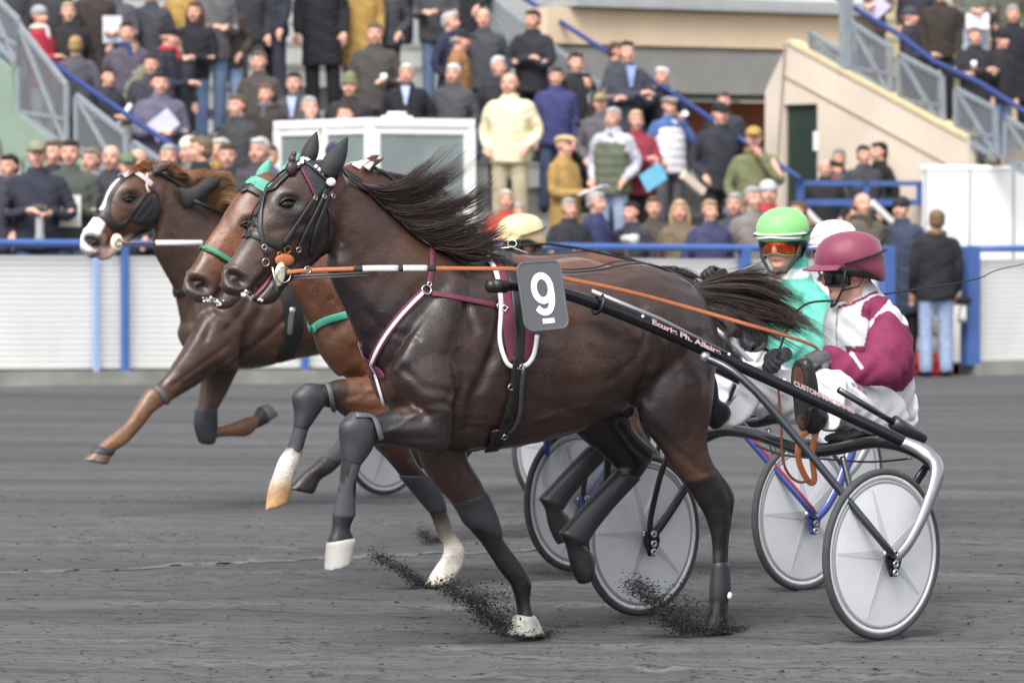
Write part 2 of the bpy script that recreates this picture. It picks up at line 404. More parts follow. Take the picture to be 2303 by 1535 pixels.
# --- blue rail fence with white mesh panels
blue = mat('blue gloss paint', '#45639f', .35, spec=.5, noise=.08, nscale=5)
blue_d = mat('dark blue paint', '#263a74', .4, noise=.08, nscale=5)
white = mat('white paint', '#e9e9e6', .5, noise=.07, nscale=2.2, stretch=(1, 1, .35))
galv = mat('galvanised steel', '#8d949a', .5, metal=.25, noise=.1, nscale=8)
def tilted(u): 
    w = sfw(u, 0, 0); g = float(gz(w[0], w[1])); return g + .125
def fence(name, label, u0, u1, posts, gap=0.0):
    """white boarded rail: blue tube on top, blue posts, white board behind a wire mesh"""
    o = sfw(u0, 0, 0); e = empty(name, o, SF.rz); tag(e, label, 'fence')
    def L(u, n, z): return (u - u0, -n, z)
    us = np.linspace(u0, u1, 30)
    railz = lambda u: 1.355 + .105 * np.clip((u - 0) / 10.0, 0, 1.2)
    mb = MB(); mb.tube([L(u, 0, railz(u)) for u in us], .037, 12); mb.build('top_rail', blue, e, True)
    for u, r in posts:
        mb = MB(); mb.box(u - u0 - r, u - u0 + r, -r * .8, r * .8, tilted(u) - .02, railz(u) + (.03 if r > .06 else -.01)); mb.build('post', blue if r != .026 else mat('faded pale blue paint', '#8fa3cf', .5), e, bevel=.006)
    mb = MB(); vs = []
    for u in us:
        for n in (.075, .10): vs += [L(u, n, tilted(u) + .02), L(u, n, railz(u) - .115)]
    k = len(us); fs = []
    for i in range(k - 1):
        a = 4 * i; b = a + 4
        fs += [(a, b, b + 1, a + 1), (a + 2, a + 3, b + 3, b + 2), (a + 1, b + 1, b + 3, a + 3), (a, a + 2, b + 2, b)]
    fs += [(0, 1, 3, 2), (4 * k - 4, 4 * k - 2, 4 * k - 1, 4 * k - 3)]
    mb.add(vs, fs); mb.build('board', white, e)
    # wire mesh in front of the board
    mb = MB(); z0 = .07
    for j in range(20):
        f = j / 19
        mb.tube([L(u, .035, tilted(u) + .04 + f * (railz(u) - .15 - tilted(u) - .04)) for u in us], .0034, 4)
    for u in np.arange(u0 + .02, min(u1, 5.0), .06): mb.tube([L(u, .04, tilted(u) + .03), L(u, .04, railz(u) - .12)], .0012, 4)
    w = mb.build('wire_mesh', mat('grey wire', '#8b8f94', .5, metal=.4), e)
    return e
fence('rail_fence', 'long blue rail fence with white boards at the far left and centre of the track', .06, 34, [(.10, .075), (1.95, .055)] + [(u, .034) for u in (3.9, 5.6, 7.2, SF.px(281, 700, 0)[0], 11.4, 13, 15, 17)] + [(SF.px(216, 700, 0)[0], .026)])
def post_with_foot(): pass
fence('rail_fence', 'blue rail fence with thick gate post and white board at the right edge', -25, -1.0, [(-1.04, .085), (-3, .05), (-5, .05), (-7, .05)])

# ---------------------------------------------------------------- grandstand
STEP = .70; RISE = .294
def terr(n):
    """height of the tread at n metres behind the fence"""
    k = math.floor((n - 1.8) / STEP + 1e-6); return .85 + RISE * max(k, 0)
def tread(k): return 1.8 + STEP * k, .85 + RISE * k
beige = mat('beige render', '#cabdae', .9, noise=.10, nscale=1.1, bump=.003, bscale=60)
beige2 = mat('warm beige lintel', '#cbb69c', .9, noise=.06, nscale=2)
green = mat('grey green wall', '#788a7c', .85, noise=.08, nscale=2)
stand = empty('grandstand', sfw(0, 1.8, 0), SF.rz)
tag(stand, 'concrete terraced grandstand with beige side walls, shutter and railings', 'grandstand')
def G(u, n, z): return (u, -(n - 1.8), z)
def terrace(name, u0, u1, k0, k1, low=0.0, m=None, um=None):
    mb = MB()
    for k in range(k0, k1):
        n0, z = tread(k); n1 = n0 + STEP
        lo = low if k == k0 else z - RISE - .3
        mb.m = 0; mb.box(u0, u1, -(n1 - 1.8) - .02, -(n0 - 1.8), lo, z)
        # nosing strip
        mb.m = 1; mb.box(u0 + .005, u1 - .005, -(n0 - 1.8), -(n0 - 1.8) + .012, z - .05, z + .003)
    return mb.build(name, [m or concl, conc], stand)
terrace('terrace', .25, 7.45, 0, 18, -.1)
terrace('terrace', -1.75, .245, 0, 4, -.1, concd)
terrace('terrace', -14, -1.84, 0, 4, -.1, mat('beige steps', '#b5a88e', .9, noise=.1, nscale=3))
terrace('terrace', -14, -4.42, 4, 18, 1.2, mat('beige steps', '#b5a88e'))
terrace('terrace', 7.6, 20, 4, 18, 1.0)
# stair flight seen at the upper left, twice the step count
mb = MB()
for k in range(26):
    n = 3.2 + k * .35; z = terr(3.2) + k * RISE / 2 + .02
    mb.box(4.55, 5.55, -(n + .36 - 1.8), -(n - 1.8), z - .5, z)
mb.build('stair_flight', mat('whitish stair', '#c9cac8', .85, noise=.06, nscale=4), stand)
# right block: side wall with doorway, thin parapet edge
WU = -1.80
def WP(x, y): p = SF.px(x, y, WU, 0); return (-p[1], p[2])
wl = [(1720, 470), (1720, 205), (1772, 98), (1830, 128), (2262, 362)]
P = [WP(*q) for q in wl]
def ny(n): return -(n - 1.8)
door = [WP(1762, 236), (WP(1838, 236))]
dn0, dn1 = sorted((door[0][0], door[1][0])); dz = door[0][1]
nL = P[0][0]; nR = 1.0
topz = lambda n: float(np.interp(n, [P[4][0], P[3][0], P[2][0]], [P[4][1], P[3][1], P[2][1]]))
mb = MB()
def wallpoly(poly, m, u0=WU - .12, u1=WU): mb.prism([(ny(n), z) for n, z in poly], 0, u0, u1)
n_sl = P[2][0]
wallpoly([(nR, 0), (dn0, 0), (dn0, topz(dn0)), (nR, topz(nR))], 0)
wallpoly([(dn0, dz), (dn1, dz), (dn1, topz(dn1)), (dn0, topz(dn0))], 0)
wallpoly([(dn1, 0), (nL, 0), (nL, P[1][1]), (n_sl, P[2][1]), (dn1, topz(dn1))], 0)
sw = mb.build('side_wall', beige, stand)
mb = MB(); mb.prism([(ny(nR), topz(nR)), (ny(n_sl), topz(n_sl)), (ny(n_sl), topz(n_sl) + .045), (ny(nR), topz(nR) + .045)], 0, WU - .16, WU + .02); mb.build('coping', mat('yellowed coping', '#c9b78f', .9, noise=.12, nscale=6), sw)
mb = MB()   # shadow line of the wall groove, put in as a brown strip
a = WP(1765, 170); b = WP(2130, 368); mb.bar((WU + .004, ny(a[0]), a[1]), (WU + .004, ny(b[0]), b[1]), .012, .03, up=(1, 0, 0)); mb.build('groove_shadow', mat('groove shadow brown', '#9a846a', .9), sw)
mb = MB(); mb.box(WU - .10, WU - .06, ny(dn1), ny(dn0 + .0), 0, dz); dr = mb.build('door', mat('dark green door', '#26352f', .5, noise=.1, nscale=4), stand)
mb = MB(); mb.box(WU - .055, WU - .03, ny(dn0 + .12), ny(dn0 + .06), 1.9, 2.0); mb.build('handle', galv, dr)
p = WP(1834, 315); mb = MB(); mb.box(WU, WU + .01, ny(p[0] + .03), ny(p[0] - .05), p[1] - .12, p[1] + .1); mb.build('notice', white, stand)
# recess wall across the back: lintel, roller shutter, red-brown fascia, slab
NB = 6.3
def BP(x, y): p = SF.px(x, y, -NB, 1); return p[0], p[2]
uL = .22; uR = -4.35
def zy(y, x=1500): return BP(x, y)[1]
mb = MB(); mb.box(uR, uL, ny(NB + .4), ny(NB), zy(104), zy(24)); mb.build('lintel', beige2, stand)
mb = MB(); z0, z1 = zy(208), zy(106); n_s = 17
prof = []
for i in range(n_s):
    z = z0 + (z1 - z0) * i / n_s; h = (z1 - z0) / n_s
    prof += [(ny(NB + .16), z), (ny(NB + .03), z + h * .15), (ny(NB + .06), z + h * .62), (ny(NB + .16), z + h * .74)]
prof += [(ny(NB + .12), z1), (ny(NB + .3), z1), (ny(NB + .3), z0)]
mb.prism(prof, 0, uR, uL); mb.build('roller_shutter', mat('grey shutter', '#c6c5c1', .55, metal=.0, noise=.1, nscale=2), stand)
mb = MB(); mb.box(uR, uL, ny(NB + .35), ny(NB + .12), zy(222), zy(208)); mb.build('shutter_sill', mat('green grey frame', '#56625b', .6), stand)
mb = MB(); mb.box(uR, uL, ny(NB + 1.2), ny(NB + .9), zy(300), zy(222)); mb.build('fascia', mat('red brown boards', '#7d3f2b', .7, noise=.2, nscale=4), stand)
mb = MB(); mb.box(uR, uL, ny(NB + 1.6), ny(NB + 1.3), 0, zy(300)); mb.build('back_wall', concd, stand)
mb = MB(); mb.box(uR - .1, uL - .3, ny(NB + .6), ny(NB - .16), zy(22), zy(8)); mb.box(uR - .06, uL - .34, ny(NB + .6), ny(NB - .10), zy(8) , zy(-6)); mb.build('balcony_slab', mat('grey slab edge', '#96999a', .7, noise=.08, nscale=3), stand)
mb = MB(); mb.box(uR - .06, uL - .34, ny(NB - .05), ny(NB - .07), zy(-6), zy(-60)); mb.build('balcony_board', mat('white', '#d5d8d8', .6), stand)
# left green side wall with an arch
LU = 7.52
def LP(x, y): p = SF.px(x, y, LU, 0); return (-p[1], p[2])
ar = LP(0, 262); pw = [LP(-60, 92), LP(38, 160), LP(41, 252), LP(150, 334), LP(300, 445), LP(440, 545)]
mb = MB(); n0 = 1.85
a_n0, a_n1 = LP(22, 300)[0], LP(-170, 300)[0]; a_z = LP(0, 256)[1]
arch = [(a_n0, 0)] + [(a_n0 + (a_n1 - a_n0) * (1 - math.cos(t)) / 2, a_z - .55 + .55 * math.sin(t)) for t in np.linspace(0, math.pi, 14)] + [(a_n1, 0)]
tl = lambda n: float(np.interp(n, [p[0] for p in pw[::-1]] + [12], [p[1] for p in pw[::-1]] + [6.2]))
top = [(n, tl(n)) for n in np.linspace(a_n1, a_n0, 40)]
mb.prism([(ny(n), z) for n, z in [(a_n0, 0)] + arch[1:-1] + [(a_n1, 0)] + top], 0, LU - .05, LU + .05)
mb.prism([(ny(n), z) for n, z in [(n0, 0), (a_n0, 0)] + [(n, tl(n)) for n in np.linspace(a_n0, n0, 40)]], 0, LU - .05, LU + .05)
mb.prism([(ny(n), z) for n, z in [(a_n1, 0), (12, 0), (12, tl(12)), (a_n1, tl(a_n1))]], 0, LU - .05, LU + .05)
mb.build('arch_wall', green, stand)
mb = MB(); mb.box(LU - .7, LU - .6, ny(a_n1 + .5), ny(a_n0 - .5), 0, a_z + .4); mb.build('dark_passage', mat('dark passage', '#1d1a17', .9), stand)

# stair railings: blue handrail and grey lattice panels
meshm = mat('grey infill mesh', '#7c8086', .6, metal=.2, trans=.62)
def railing(u, hand, panels, bottoms=True, r=.030, off=.16, mesh=True):
    e = empty('railing', G(u, 1.8, 0), 0, stand)
    def L(x, y, du=0.0): p = SF.px(x, y, u + du, 0); return np.array([du, p[1] + 1.8 , p[2]])
    mb = MB(); q = [SF.px(x, y, u - off, 0) for x, y in hand]; mb.tube([(-off, p[1] + 1.8, p[2]) for p in q], r, 10)
    mb.build('handrail', blue_d, e, True)
    for a, b, c, d in panels:     # top-left, top-right, bottom-right, bottom-left
        A, B, C, D = L(*a), L(*b), L(*c), L(*d)
        mb = MB()
        for p, q2, w in ((A, B, .05), (B, C, .06), (C, D, .06), (D, A, .06), (A, C, .045), ((B + C) * .5 if False else B * .45 + C * .55, D, .03)): mb.bar(p, q2, w, .04, up=(1, 0, 0))
        pn = mb.build('lattice_frame', galv, e)
        if mesh:
            mb = MB(); mb.add([A, B, C, D], [(0, 1, 2, 3)]); mb.add([A + np.array([.008, 0, 0]), B + np.array([.008, 0, 0]), C + np.array([.008, 0, 0]), D + np.array([.008, 0, 0])], [(0, 1, 2, 3)])
            mb.build('mesh_panel', meshm, pn, fixn=False)
    return e
railing(LU, [(-60, 15), (32, 82), (150, 165), (300, 268), (436, 362), (500, 402)],
        [((-40, -35), (42, 45), (42, 150), (-40, 55)), ((42, 55), (150, 192), (150, 330), (42, 250)), ((172, 215), (282, 302), (286, 420), (172, 330)), ((300, 320), (420, 402), (420, 500), (300, 420))])
railing(.2, [(1120, -45), (1170, -10), (1330, 95), (1480, 188), (1590, 262), (1800, 402)],
        [((1080, -20), (1180, 55), (1180, 140), (1080, 70)), ((1190, 60), (1300, 150), (1300, 270), (1190, 180)), ((1310, 165), (1440, 250), (1440, 370), (1310, 280)), ((1560, 330), (1700, 425), (1700, 520), (1560, 420))])
railing(WU - .06, [(1830, -40), (1890, 0), (2022, 78), (2100, 138), (2200, 185), (2303, 250), (2380, 300)],
        [((1822, 75), (1895, 118), (1895, 150), (1822, 102)), ((1913, 50), (2003, 108), (2003, 215), (1913, 152)), ((2022, 122), (2118, 172), (2122, 292), (2022, 225)), ((2150, 200), (2238, 245), (2244, 355), (2150, 302)), ((2262, 265), (2360, 320), (2360, 420), (2262, 362))])
mb = MB(); p = SF.px(1903, 130, WU - .06, 0); mb.box(WU - .12, WU, p[1] + 1.8 - .06, p[1] + 1.8 + .06, SF.px(1903, 168, WU - .06, 0)[2], 4.6); mb.build('corner_post', galv, stand)
# balcony box on the front wall: blue rails
def FP(x, y, n=1.72): p = SF.px(x, y, -n, 1); return p
e = empty('balcony_rail', G(0, 1.8, 0), 0, stand)
a, b = FP(1795, 415), FP(2075, 415); zt = FP(1930, 412)[2]; zb = FP(1930, 455)[2]
mb = MB(); mb.bar((a[0], .08, zt), (b[0], .08, zt), .05, .055); mb.build('top_bar', blue, e)
mb = MB(); mb.bar((a[0], .08, zb), (b[0], .08, zb), .05, .07); mb.build('bottom_bar', blue, e)
for x in (1800, 1945, 2070): q = FP(x, 430); mb = MB(); mb.bar((q[0], .08, zb - .03), (q[0], .08, zt + .02), .07, .05, up=(0, 1, 0)); mb.build('post', blue, e)
mb = MB(); mb.box(-14, -1.84, 0, .12, 0, zb - .05); mb.build('front_wall', mat('grey front wall', '#8f9090', .85, noise=.1, nscale=3), stand)
# slanting beige stringer of the lower stair
a = SF.px(1535, 392, -2.0, 1); b = SF.px(1582, 432, -2.0, 1); mb = MB(); mb.bar((a[0], -.2, a[2]), (b[0], -.2, b[2]), .06, .09); mb.build('stringer', beige, stand)
for (x0, y0, x1, y1) in ((1800, 462, 1880, 540), (1960, 455, 2020, 512)):
    a = SF.px(x0, y0, -1.3, 1); b = SF.px(x1, y1, -1.3, 1); mb = MB(); mb.bar((a[0], .5, a[2]), (b[0], .5, b[2]), .05, .06); mb.build('sloping_handrail', white, stand)

# ---------------------------------------------------------------- white glazed booth
def booth():
    c = SF.px(832, 265, -.9, 1); zt = c[2]; u0 = c[0]
    e = empty('booth', sfw(u0, .9, 0), SF.rz); tag(e, 'white framed glazed booth standing behind the rail fence', 'booth')
    zl = APR(u0)
    wT = 1.25; wN = 1.95            # right face runs back toward -u, left face runs away along n
    glass = mat('booth glass', '#8f9a9a', .08, spec=.8, noise=.15, nscale=1.5, trans=.35)
    mb = MB(); mb.box(-wT, 0, -wN, 0, zt - .09, zt); mb.build('roof', white, e, bevel=.01)
    mb = MB()
    for x, y in ((0, 0), (-wT, 0), (0, -wN), (-wT, -wN), (0, -.95)):
        mb.box(x - (.07 if x > -.1 else 0), x + (.0 if x > -.1 else .07), y - (.0 if y < -.1 else .07), y + (.07 if y < -.1 else 0), zl, zt - .091)
    mb.build('corner_post', white, e)
    mb = MB(); mb.box(-wT + .07, -.07, -.06, -.005, zl, zl + .75); mb.box(-.06, -.005, -wN + .07, -.07, zl, zl + .75); mb.box(-wT + .07, -.07, -wN + .005, -wN + .05, zl, zl + .75); mb.build('lower_panel', white, e)
    def window(x0, x1, y0, y1):
        mb = MB()
        z0, z1 = zl + .76, zt - .10; t = .055
        if x1 - x0 > y1 - y0:
            mb.box(x0, x1, y0, y1, z0, z0 + t); mb.box(x0, x1, y0, y1, z1 - t, z1); mb.box(x0, x0 + t, y0, y1, z0 + t, z1 - t); mb.box(x1 - t, x1, y0, y1, z0 + t, z1 - t)
        else:
            mb.box(x0, x1, y0, y1, z0, z0 + t); mb.box(x0, x1, y0, y1, z1 - t, z1); mb.box(x0, x1, y0, y0 + t, z0 + t, z1 - t); mb.box(x0, x1, y1 - t, y1, z0 + t, z1 - t)
        w = mb.build('window', white, e)
        mb = MB(); g = .5 * (y0 + y1) if x1 - x0 > y1 - y0 else .5 * (x0 + x1)
        if x1 - x0 > y1 - y0: mb.box(x0 + t, x1 - t, g - .004, g + .004, z0 + t, z1 - t)
        else: mb.box(g - .004, g + .004, y0 + t, y1 - t, z0 + t, z1 - t)
        mb.build('pane', glass, w)
    window(-wT + .072, -.072, -.05, -.01)
    window(-.05, -.01, -.93, -.075); window(-.05, -.01, -wN + .075, -1.03)
    window(-wT + .072, -.072, -wN + .01, -wN + .05)
    mb = MB(); mb.tube([(-.5, -.3, zt), (-.5, -.3, zt + .03)], .16, 14); mb.tube([(-.5, -.3, zt + .03), (-.5, -.3, zt + .07)], .1, 14); mb.build('roof_light', white, e, True)
booth()
# ---------------------------------------------------------------- white screen at the right
def screen():
    a = SF.px(2080, 372, -.75, 1); zt = a[2]
    e = empty('screen_wall', sfw(a[0], .75, 0), SF.rz); tag(e, 'tall white panelled screen wall with rounded top rail behind the right fence', 'screen')
    zl = APR(a[0]); mb = MB()
    wp = mat('white panel', '#f0f0ee', .45, noise=.02, nscale=2)
    for k in range(8):
        x1 = -k * .62; x0 = x1 - .605
        mb = MB(); mb.box(x0, x1, -.04, 0, zl, zt - .05); mb.build('panel', wp, e)
    mb = MB(); mb.tube([(.02, -.02, zt - .03), (-5, -.02, zt - .03)], .035, 10); mb.build('top_rail', wp, e, True)
    for k in range(8):
        mb = MB(); mb.tube([(-k * .62 + .008, .012, zl), (-k * .62 + .008, .012, zt + .01)], .014, 8); mb.build('post', galv, e, True)
screen()
# plank kerb and cone seen in the gate gap
mb = MB()
for k, z in enumerate((.16, .30, .44)):
    mb.box(-1.05, .05, -.03, .03, z - .06, z + .05)
for x in (-1.0, 0): mb.box(x - .04, x + .04, -.10, -.035, 0, .52)
o = mb.build('plank_barrier', mat('cream planks', '#cfc6ac', .8, noise=.1, nscale=5), bevel=.006); o.location = sfw(0, .45, .05); o.rotation_euler = (0, 0, SF.rz); tag(o, 'low cream plank barrier in the gate opening behind the photographer', 'barrier')
def cone():
    p = SF.px(2085, 700, -.25, 1); e = empty('traffic_cone', sfw(p[0], .25, APR(0) - .1), SF.rz); tag(e, 'red and white traffic cone in the gate opening beside the photographer', 'cone')
    mb = MB(); mb.box(-.2, .2, -.2, .2, 0, .04); mb.build('base', mat('cone red', '#c8332a', .5), e, bevel=.01)
    rr = lambda z: .155 - .115 * z / .72
    for z0, z1, c in ((.04, .22, 'cone red'), (.22, .40, 'cone white'), (.40, .60, 'cone red'), (.60, .74, 'cone white')):
        mb = MB(); mb.lathe([(rr(z0), z0), (rr(z1), z1), (rr(z1) - .012, z1), (rr(z0) - .012, z0)], axis=2, n=20); mb.build('band', mat(c, '#c8332a' if 'red' in c else '#e8e6e2', .5), e, True)
cone()
# ================================================================ the crowd
SKIN = lin('#c99c8a'); SK2 = lin('#b07a66')
skinm = mat('skin', '#c89a86', .55, attr=True, spec=.35, noise=.06, nscale=30)
def limb(mb, pts, r, n=10, col=None):
    P = crom([list(p) + [q] for p, q in zip(pts, r)], 4); mb.tube([p[:3] for p in P], list(np.clip(P[:, 3], .006, 1)), n, col)
    for p, q in ((P[0], P[1]), (P[-1], P[-2])): mb.ball(p[:3], max(p[3], .006) * .98, 8, 6, col)
POSES = {
    'down':   (((.235, .02, 1.14), (.225, -.07, .88)), ((-.235, .02, 1.14), (-.225, -.07, .88))),
    'pocket': (((.268, .06, 1.15), (.19, -.09, .97)), ((-.268, .06, 1.15), (-.19, -.09, .97))),
    'hold':   (((.235, -.03, 1.14), (.07, -.27, 1.13)), ((-.235, -.03, 1.14), (-.07, -.27, 1.13))),
    'cross':  (((.24, -.07, 1.16), (-.08, -.20, 1.15)), ((-.24, -.07, 1.16), (.09, -.22, 1.20))),
    'onehold': (((.27, -.02, 1.14), (.10, -.28, 1.12)), ((-.262, .02, 1.14), (-.25, -.07, .88))),
    'lowcam': (((.29, -.02, 1.15), (.10, -.25, 1.13)), ((-.29, -.02, 1.15), (-.08, -.27, 1.15))),
    'face':   (((.25, -.18, 1.20), (.06, -.20, 1.46)), ((-.28, .02, 1.15), (-.18, -.12, .98))),
}
def head_geo(mb, z=1.63, s=1.0, x=0, y=0):
    """skull, jaw, nose, ears and neck in skin colours; face towards -y"""
    c = lambda a: (x + a[0] * s, y + a[1] * s, z + a[2] * s)
    mb.cur = SKIN
    mb.ball(c((0, .012, .03)), (.077 * s, .096 * s, .088 * s), 16, 12)
    mb.ball(c((0, -.025, -.035)), (.060 * s, .066 * s, .082 * s), 14, 10)
    mb.ball(c((0, -.055, -.085)), (.034 * s, .034 * s, .028 * s), 10, 8)
    mb.cur = lin('#c48d7c'); mb.ball(c((0, -.098, -.018)), (.015 * s, .02 * s, .028 * s), 8, 6)
    for q in (-1, 1):
        mb.cur = lin('#b9806e'); mb.ball(c((q * .078, .012, -.005)), (.012 * s, .022 * s, .032 * s), 8, 6)
        mb.cur = lin('#c99884'); mb.ball(c((q * .04, -.055, -.03)), (.028 * s, .03 * s, .028 * s), 8, 6)
    mb.cur = SKIN
    mb.tube([c((0, .02, -.17)), c((0, .012, -.05))], .055 * s, 12)
def face_paint(z=1.63, s=1.0, x=0, y=0):
    """eyes, brows and mouth as skin colour"""
    def post(co, nr, col):
        p = (co - np.array([x, y, z])) / s; fr = p[:, 1] < -.03
        for q in (-1, 1):
            d = ((p[:, 0] - q * .032) / .017) ** 2 + ((p[:, 2] - .012) / .010) ** 2; w = np.clip(1.6 - d, 0, 1) * fr; col = col * (1 - .75 * w[:, None])
            d = ((p[:, 0] - q * .034) / .022) ** 2 + ((p[:, 2] - .036) / .007) ** 2; w = np.clip(1.6 - d, 0, 1) * fr; col = col * (1 - .55 * w[:, None])
        d = (p[:, 0] / .026) ** 2 + ((p[:, 2] + .068) / .008) ** 2; w = np.clip(1.5 - d, 0, 1) * fr
        col = col * (1 - w[:, None]) + np.array(lin('#8c4a44')) * w[:, None]
        return co, col
    return post
def hand_geo(mb, p, d, s=1.0, col=None):
    p = np.array(p, float); d = np.array(d, float); d /= np.linalg.norm(d)
    sd = np.cross(d, (0, 0, 1)); 
    if np.linalg.norm(sd) < .1: sd = np.array([1.0, 0, 0])
    sd /= np.linalg.norm(sd); c0 = mb.cur
    mb.cur = col or SKIN
    limb(mb, [p, p + d * .045 * s, p + d * .085 * s], [.027 * s, .036 * s, .032 * s], 8)
    nn = np.cross(sd, d)
    for k in range(4):
        b = p + d * .085 * s + sd * (k - 1.5) * .017 * s; l = (.06, .07, .066, .052)[k] * s
        limb(mb, [b, b + d * l * .6 - nn * .006, b + d * l * .9 - nn * .03 * s], [.0095 * s, .009 * s, .0075 * s], 6)
    b = p + d * .035 * s + sd * .03 * s; limb(mb, [b, b + d * .03 * s + sd * .022 * s, b + d * .06 * s + sd * .022 * s], [.012 * s, .011 * s, .009 * s], 6)
    mb.cur = c0
def torso_rings(mb, prof, n=18, pw=.85):
    rs = []
    for z, a, b, yo in prof:
        ring = []
        for k in range(n):
            c, s_ = math.cos(2 * math.pi * k / n), math.sin(2 * math.pi * k / n)
            ring.append((a * math.copysign(abs(c) ** pw, c), yo + b * math.copysign(abs(s_) ** pw, s_), z))
        rs.append(ring)
    mb.rings(rs)
def make_body(pose):
    mb = MB(); head_geo(mb); mb.cur = SKIN
    torso_rings(mb, [(.88, .14, .10, 0), (1.1, .14, .10, 0), (1.35, .17, .10, 0), (1.45, .10, .07, .01), (1.5, .05, .05, .015)])
    for q, (el, ha) in zip((1, -1), POSES[pose]):
        sh = (q * .165, .01, 1.415); e = np.array(el); h = np.array(ha); d = h - e; d /= np.linalg.norm(d)
        limb(mb, [sh, e, h], [.045, .036, .027]); hand_geo(mb, h - d * .01, d)
        limb(mb, [(q * .085, 0, .90), (q * .10, -.01, .5), (q * .105, .01, .08)], [.06, .042, .034])
        limb(mb, [(q * .105, .02, .06), (q * .115, -.14, .04)], [.035, .03])
    return skin(mb, 'body', .0125, skinm, False, 3, True, face_paint())
def make_jacket(pose, hem):
    mb = MB(); lo = {'short': .80, 'long': .52, 'waist': .90}[hem]
    pr = [(lo, .195 if hem != 'waist' else .175, .14, 0), (lo + .05, .20 if hem != 'waist' else .18, .145, 0), (1.0, .182, .138, -.005), (1.15, .182, .14, -.01), (1.3, .195, .135, 0), (1.39, .188, .118, .005), (1.45, .135, .10, .01), (1.49, .085, .085, .012), (1.53, .075, .078, .012)]
    if hem == 'waist': pr = pr[:2] + pr[3:]
    torso_rings(mb, [tuple(r) for r in crom(pr, 3)], 20)
    for q, (el, ha) in zip((1, -1), POSES[pose]):
        e = np.array(el); h = np.array(ha); d = (h - e) / np.linalg.norm(h - e)
        limb(mb, [(q * .145, .01, 1.405), (q * .185, .01, 1.365), tuple(e * .97 + np.array([0, 0, .01])), tuple(h - d * .02)], [.066, .066, .054, .043], 12)
    def post(co, nr, col):      # folds
        f = np.sin(co[:, 2] * 70 + 6 * np.sin(co[:, 0] * 14) + 4 * np.sin(co[:, 1] * 19)) * .0028 + np.sin(co[:, 2] * 33 + co[:, 0] * 20) * .0025
        f = f - .006 * np.exp(-(co[:, 0] / .006) ** 2) * (co[:, 1] < -.05)
        return co + nr * f[:, None], col
    return skin(mb, 'jacket', .018, cloth('#303036'), False, 4, False, post)
def make_vest():
    mb = MB()
    pr = [(.80, .205, .150, 0), (.86, .21, .155, 0), (1.0, .192, .148, -.005), (1.15, .192, .15, -.01), (1.3, .20, .145, 0), (1.38, .165, .125, .005), (1.44, .12, .10, .01), (1.48, .088, .09, .012)]
    torso_rings(mb, [tuple(r) for r in crom(pr, 3)], 20)
    def post(co, nr, col):
        f = np.sin(co[:, 2] * 62) * .004 - .006 * np.exp(-(co[:, 0] / .006) ** 2) * (co[:, 1] < -.05); return co + nr * f[:, None], col
    return skin(mb, 'vest', .018, cloth('#303036'), False, 3, False, post)
def make_trousers():
    mb = MB()
    torso_rings(mb, [(.82, .17, .115, 0), (.92, .17, .12, 0), (1.0, .155, .11, 0)])
    for q in (1, -1): limb(mb, [(q * .085, 0, .88), (q * .10, -.01, .48), (q * .105, .012, .08)], [.095, .075, .068], 12)
    def post(co, nr, col):
        f = np.sin(co[:, 2] * 80 + 5 * np.sin(co[:, 0] * 40) + 3 * np.sin(co[:, 1] * 30)) * .003; return co + nr * f[:, None], col
    return skin(mb, 'trousers', .02, cloth('#303036'), False, 4, False, post)
def make_shoes():
    mb = MB()
    for q in (1, -1):
        limb(mb, [(q * .105, .03, .05), (q * .112, -.05, .045), (q * .12, -.17, .035)], [.046, .045, .036])
    me = skin(mb, 'shoes', .014, cloth('#1c1b1c'), False, 3, False); return me
def shell(fn, name, n=22, m=14):
    mb = MB(); fn(mb); return skin(mb, name, .011, cloth('#2a211c'), False, 2, False)
def hair_short(mb):
    mb.ball((0, .028, 1.675), (.083, .094, .082), 16, 12); mb.ball((0, .055, 1.62), (.074, .066, .07), 14, 10); mb.ball((0, -.045, 1.715), (.062, .045, .03), 12, 8)
def hair_bald(mb):
    for q in (-1, 1): mb.ball((q * .068, .035, 1.64), (.018, .05, .038), 10, 8)
    mb.ball((0, .075, 1.62), (.07, .035, .05), 12, 8)
def hair_long(mb):
    hair_short(mb)
    for q in (-1, 1): limb(mb, [(q * .07, .02, 1.66), (q * .085, .03, 1.56), (q * .085, .03, 1.44)], [.03, .034, .025])
    limb(mb, [(0, .075, 1.66), (0, .085, 1.54), (0, .09, 1.42)], [.06, .07, .05])
def hat_beanie(mb): mb.ball((0, .012, 1.685), (.089, .106, .085), 18, 12); mb.tube([(0, .012, 1.665), (0, .012, 1.70)], [(.106, .092)] * 2, 20, up=(0, 1, 0)) if False else None; mb.ball((0, .012, 1.672), (.092, .109, .03), 18, 10)
def hat_flat(mb):
    mb.ball((0, .0, 1.713), (.098, .118, .042), 18, 10); mb.ball((0, .03, 1.695), (.088, .095, .05), 16, 10); mb.ball((0, -.115, 1.695), (.062, .05, .012), 14, 8)
def hat_cap(mb):
    mb.ball((0, .012, 1.69), (.087, .104, .078), 18, 12); mb.ball((0, -.125, 1.682), (.06, .062, .012), 14, 8)
def hat_brim(mb):
    mb.ball((0, .01, 1.71), (.08, .094, .085), 16, 12); mb.ball((0, .01, 1.675), (.115, .13, .014), 20, 8)
def hood_scarf(mb):
    for t in np.linspace(0, 2 * math.pi, 9)[:-1]: mb.ball((.072 * math.cos(t), .012 + .075 * math.sin(t), 1.505), (.04, .04, .038), 8, 6)
    mb.ball((.02, -.10, 1.42), (.035, .025, .09), 8, 6)
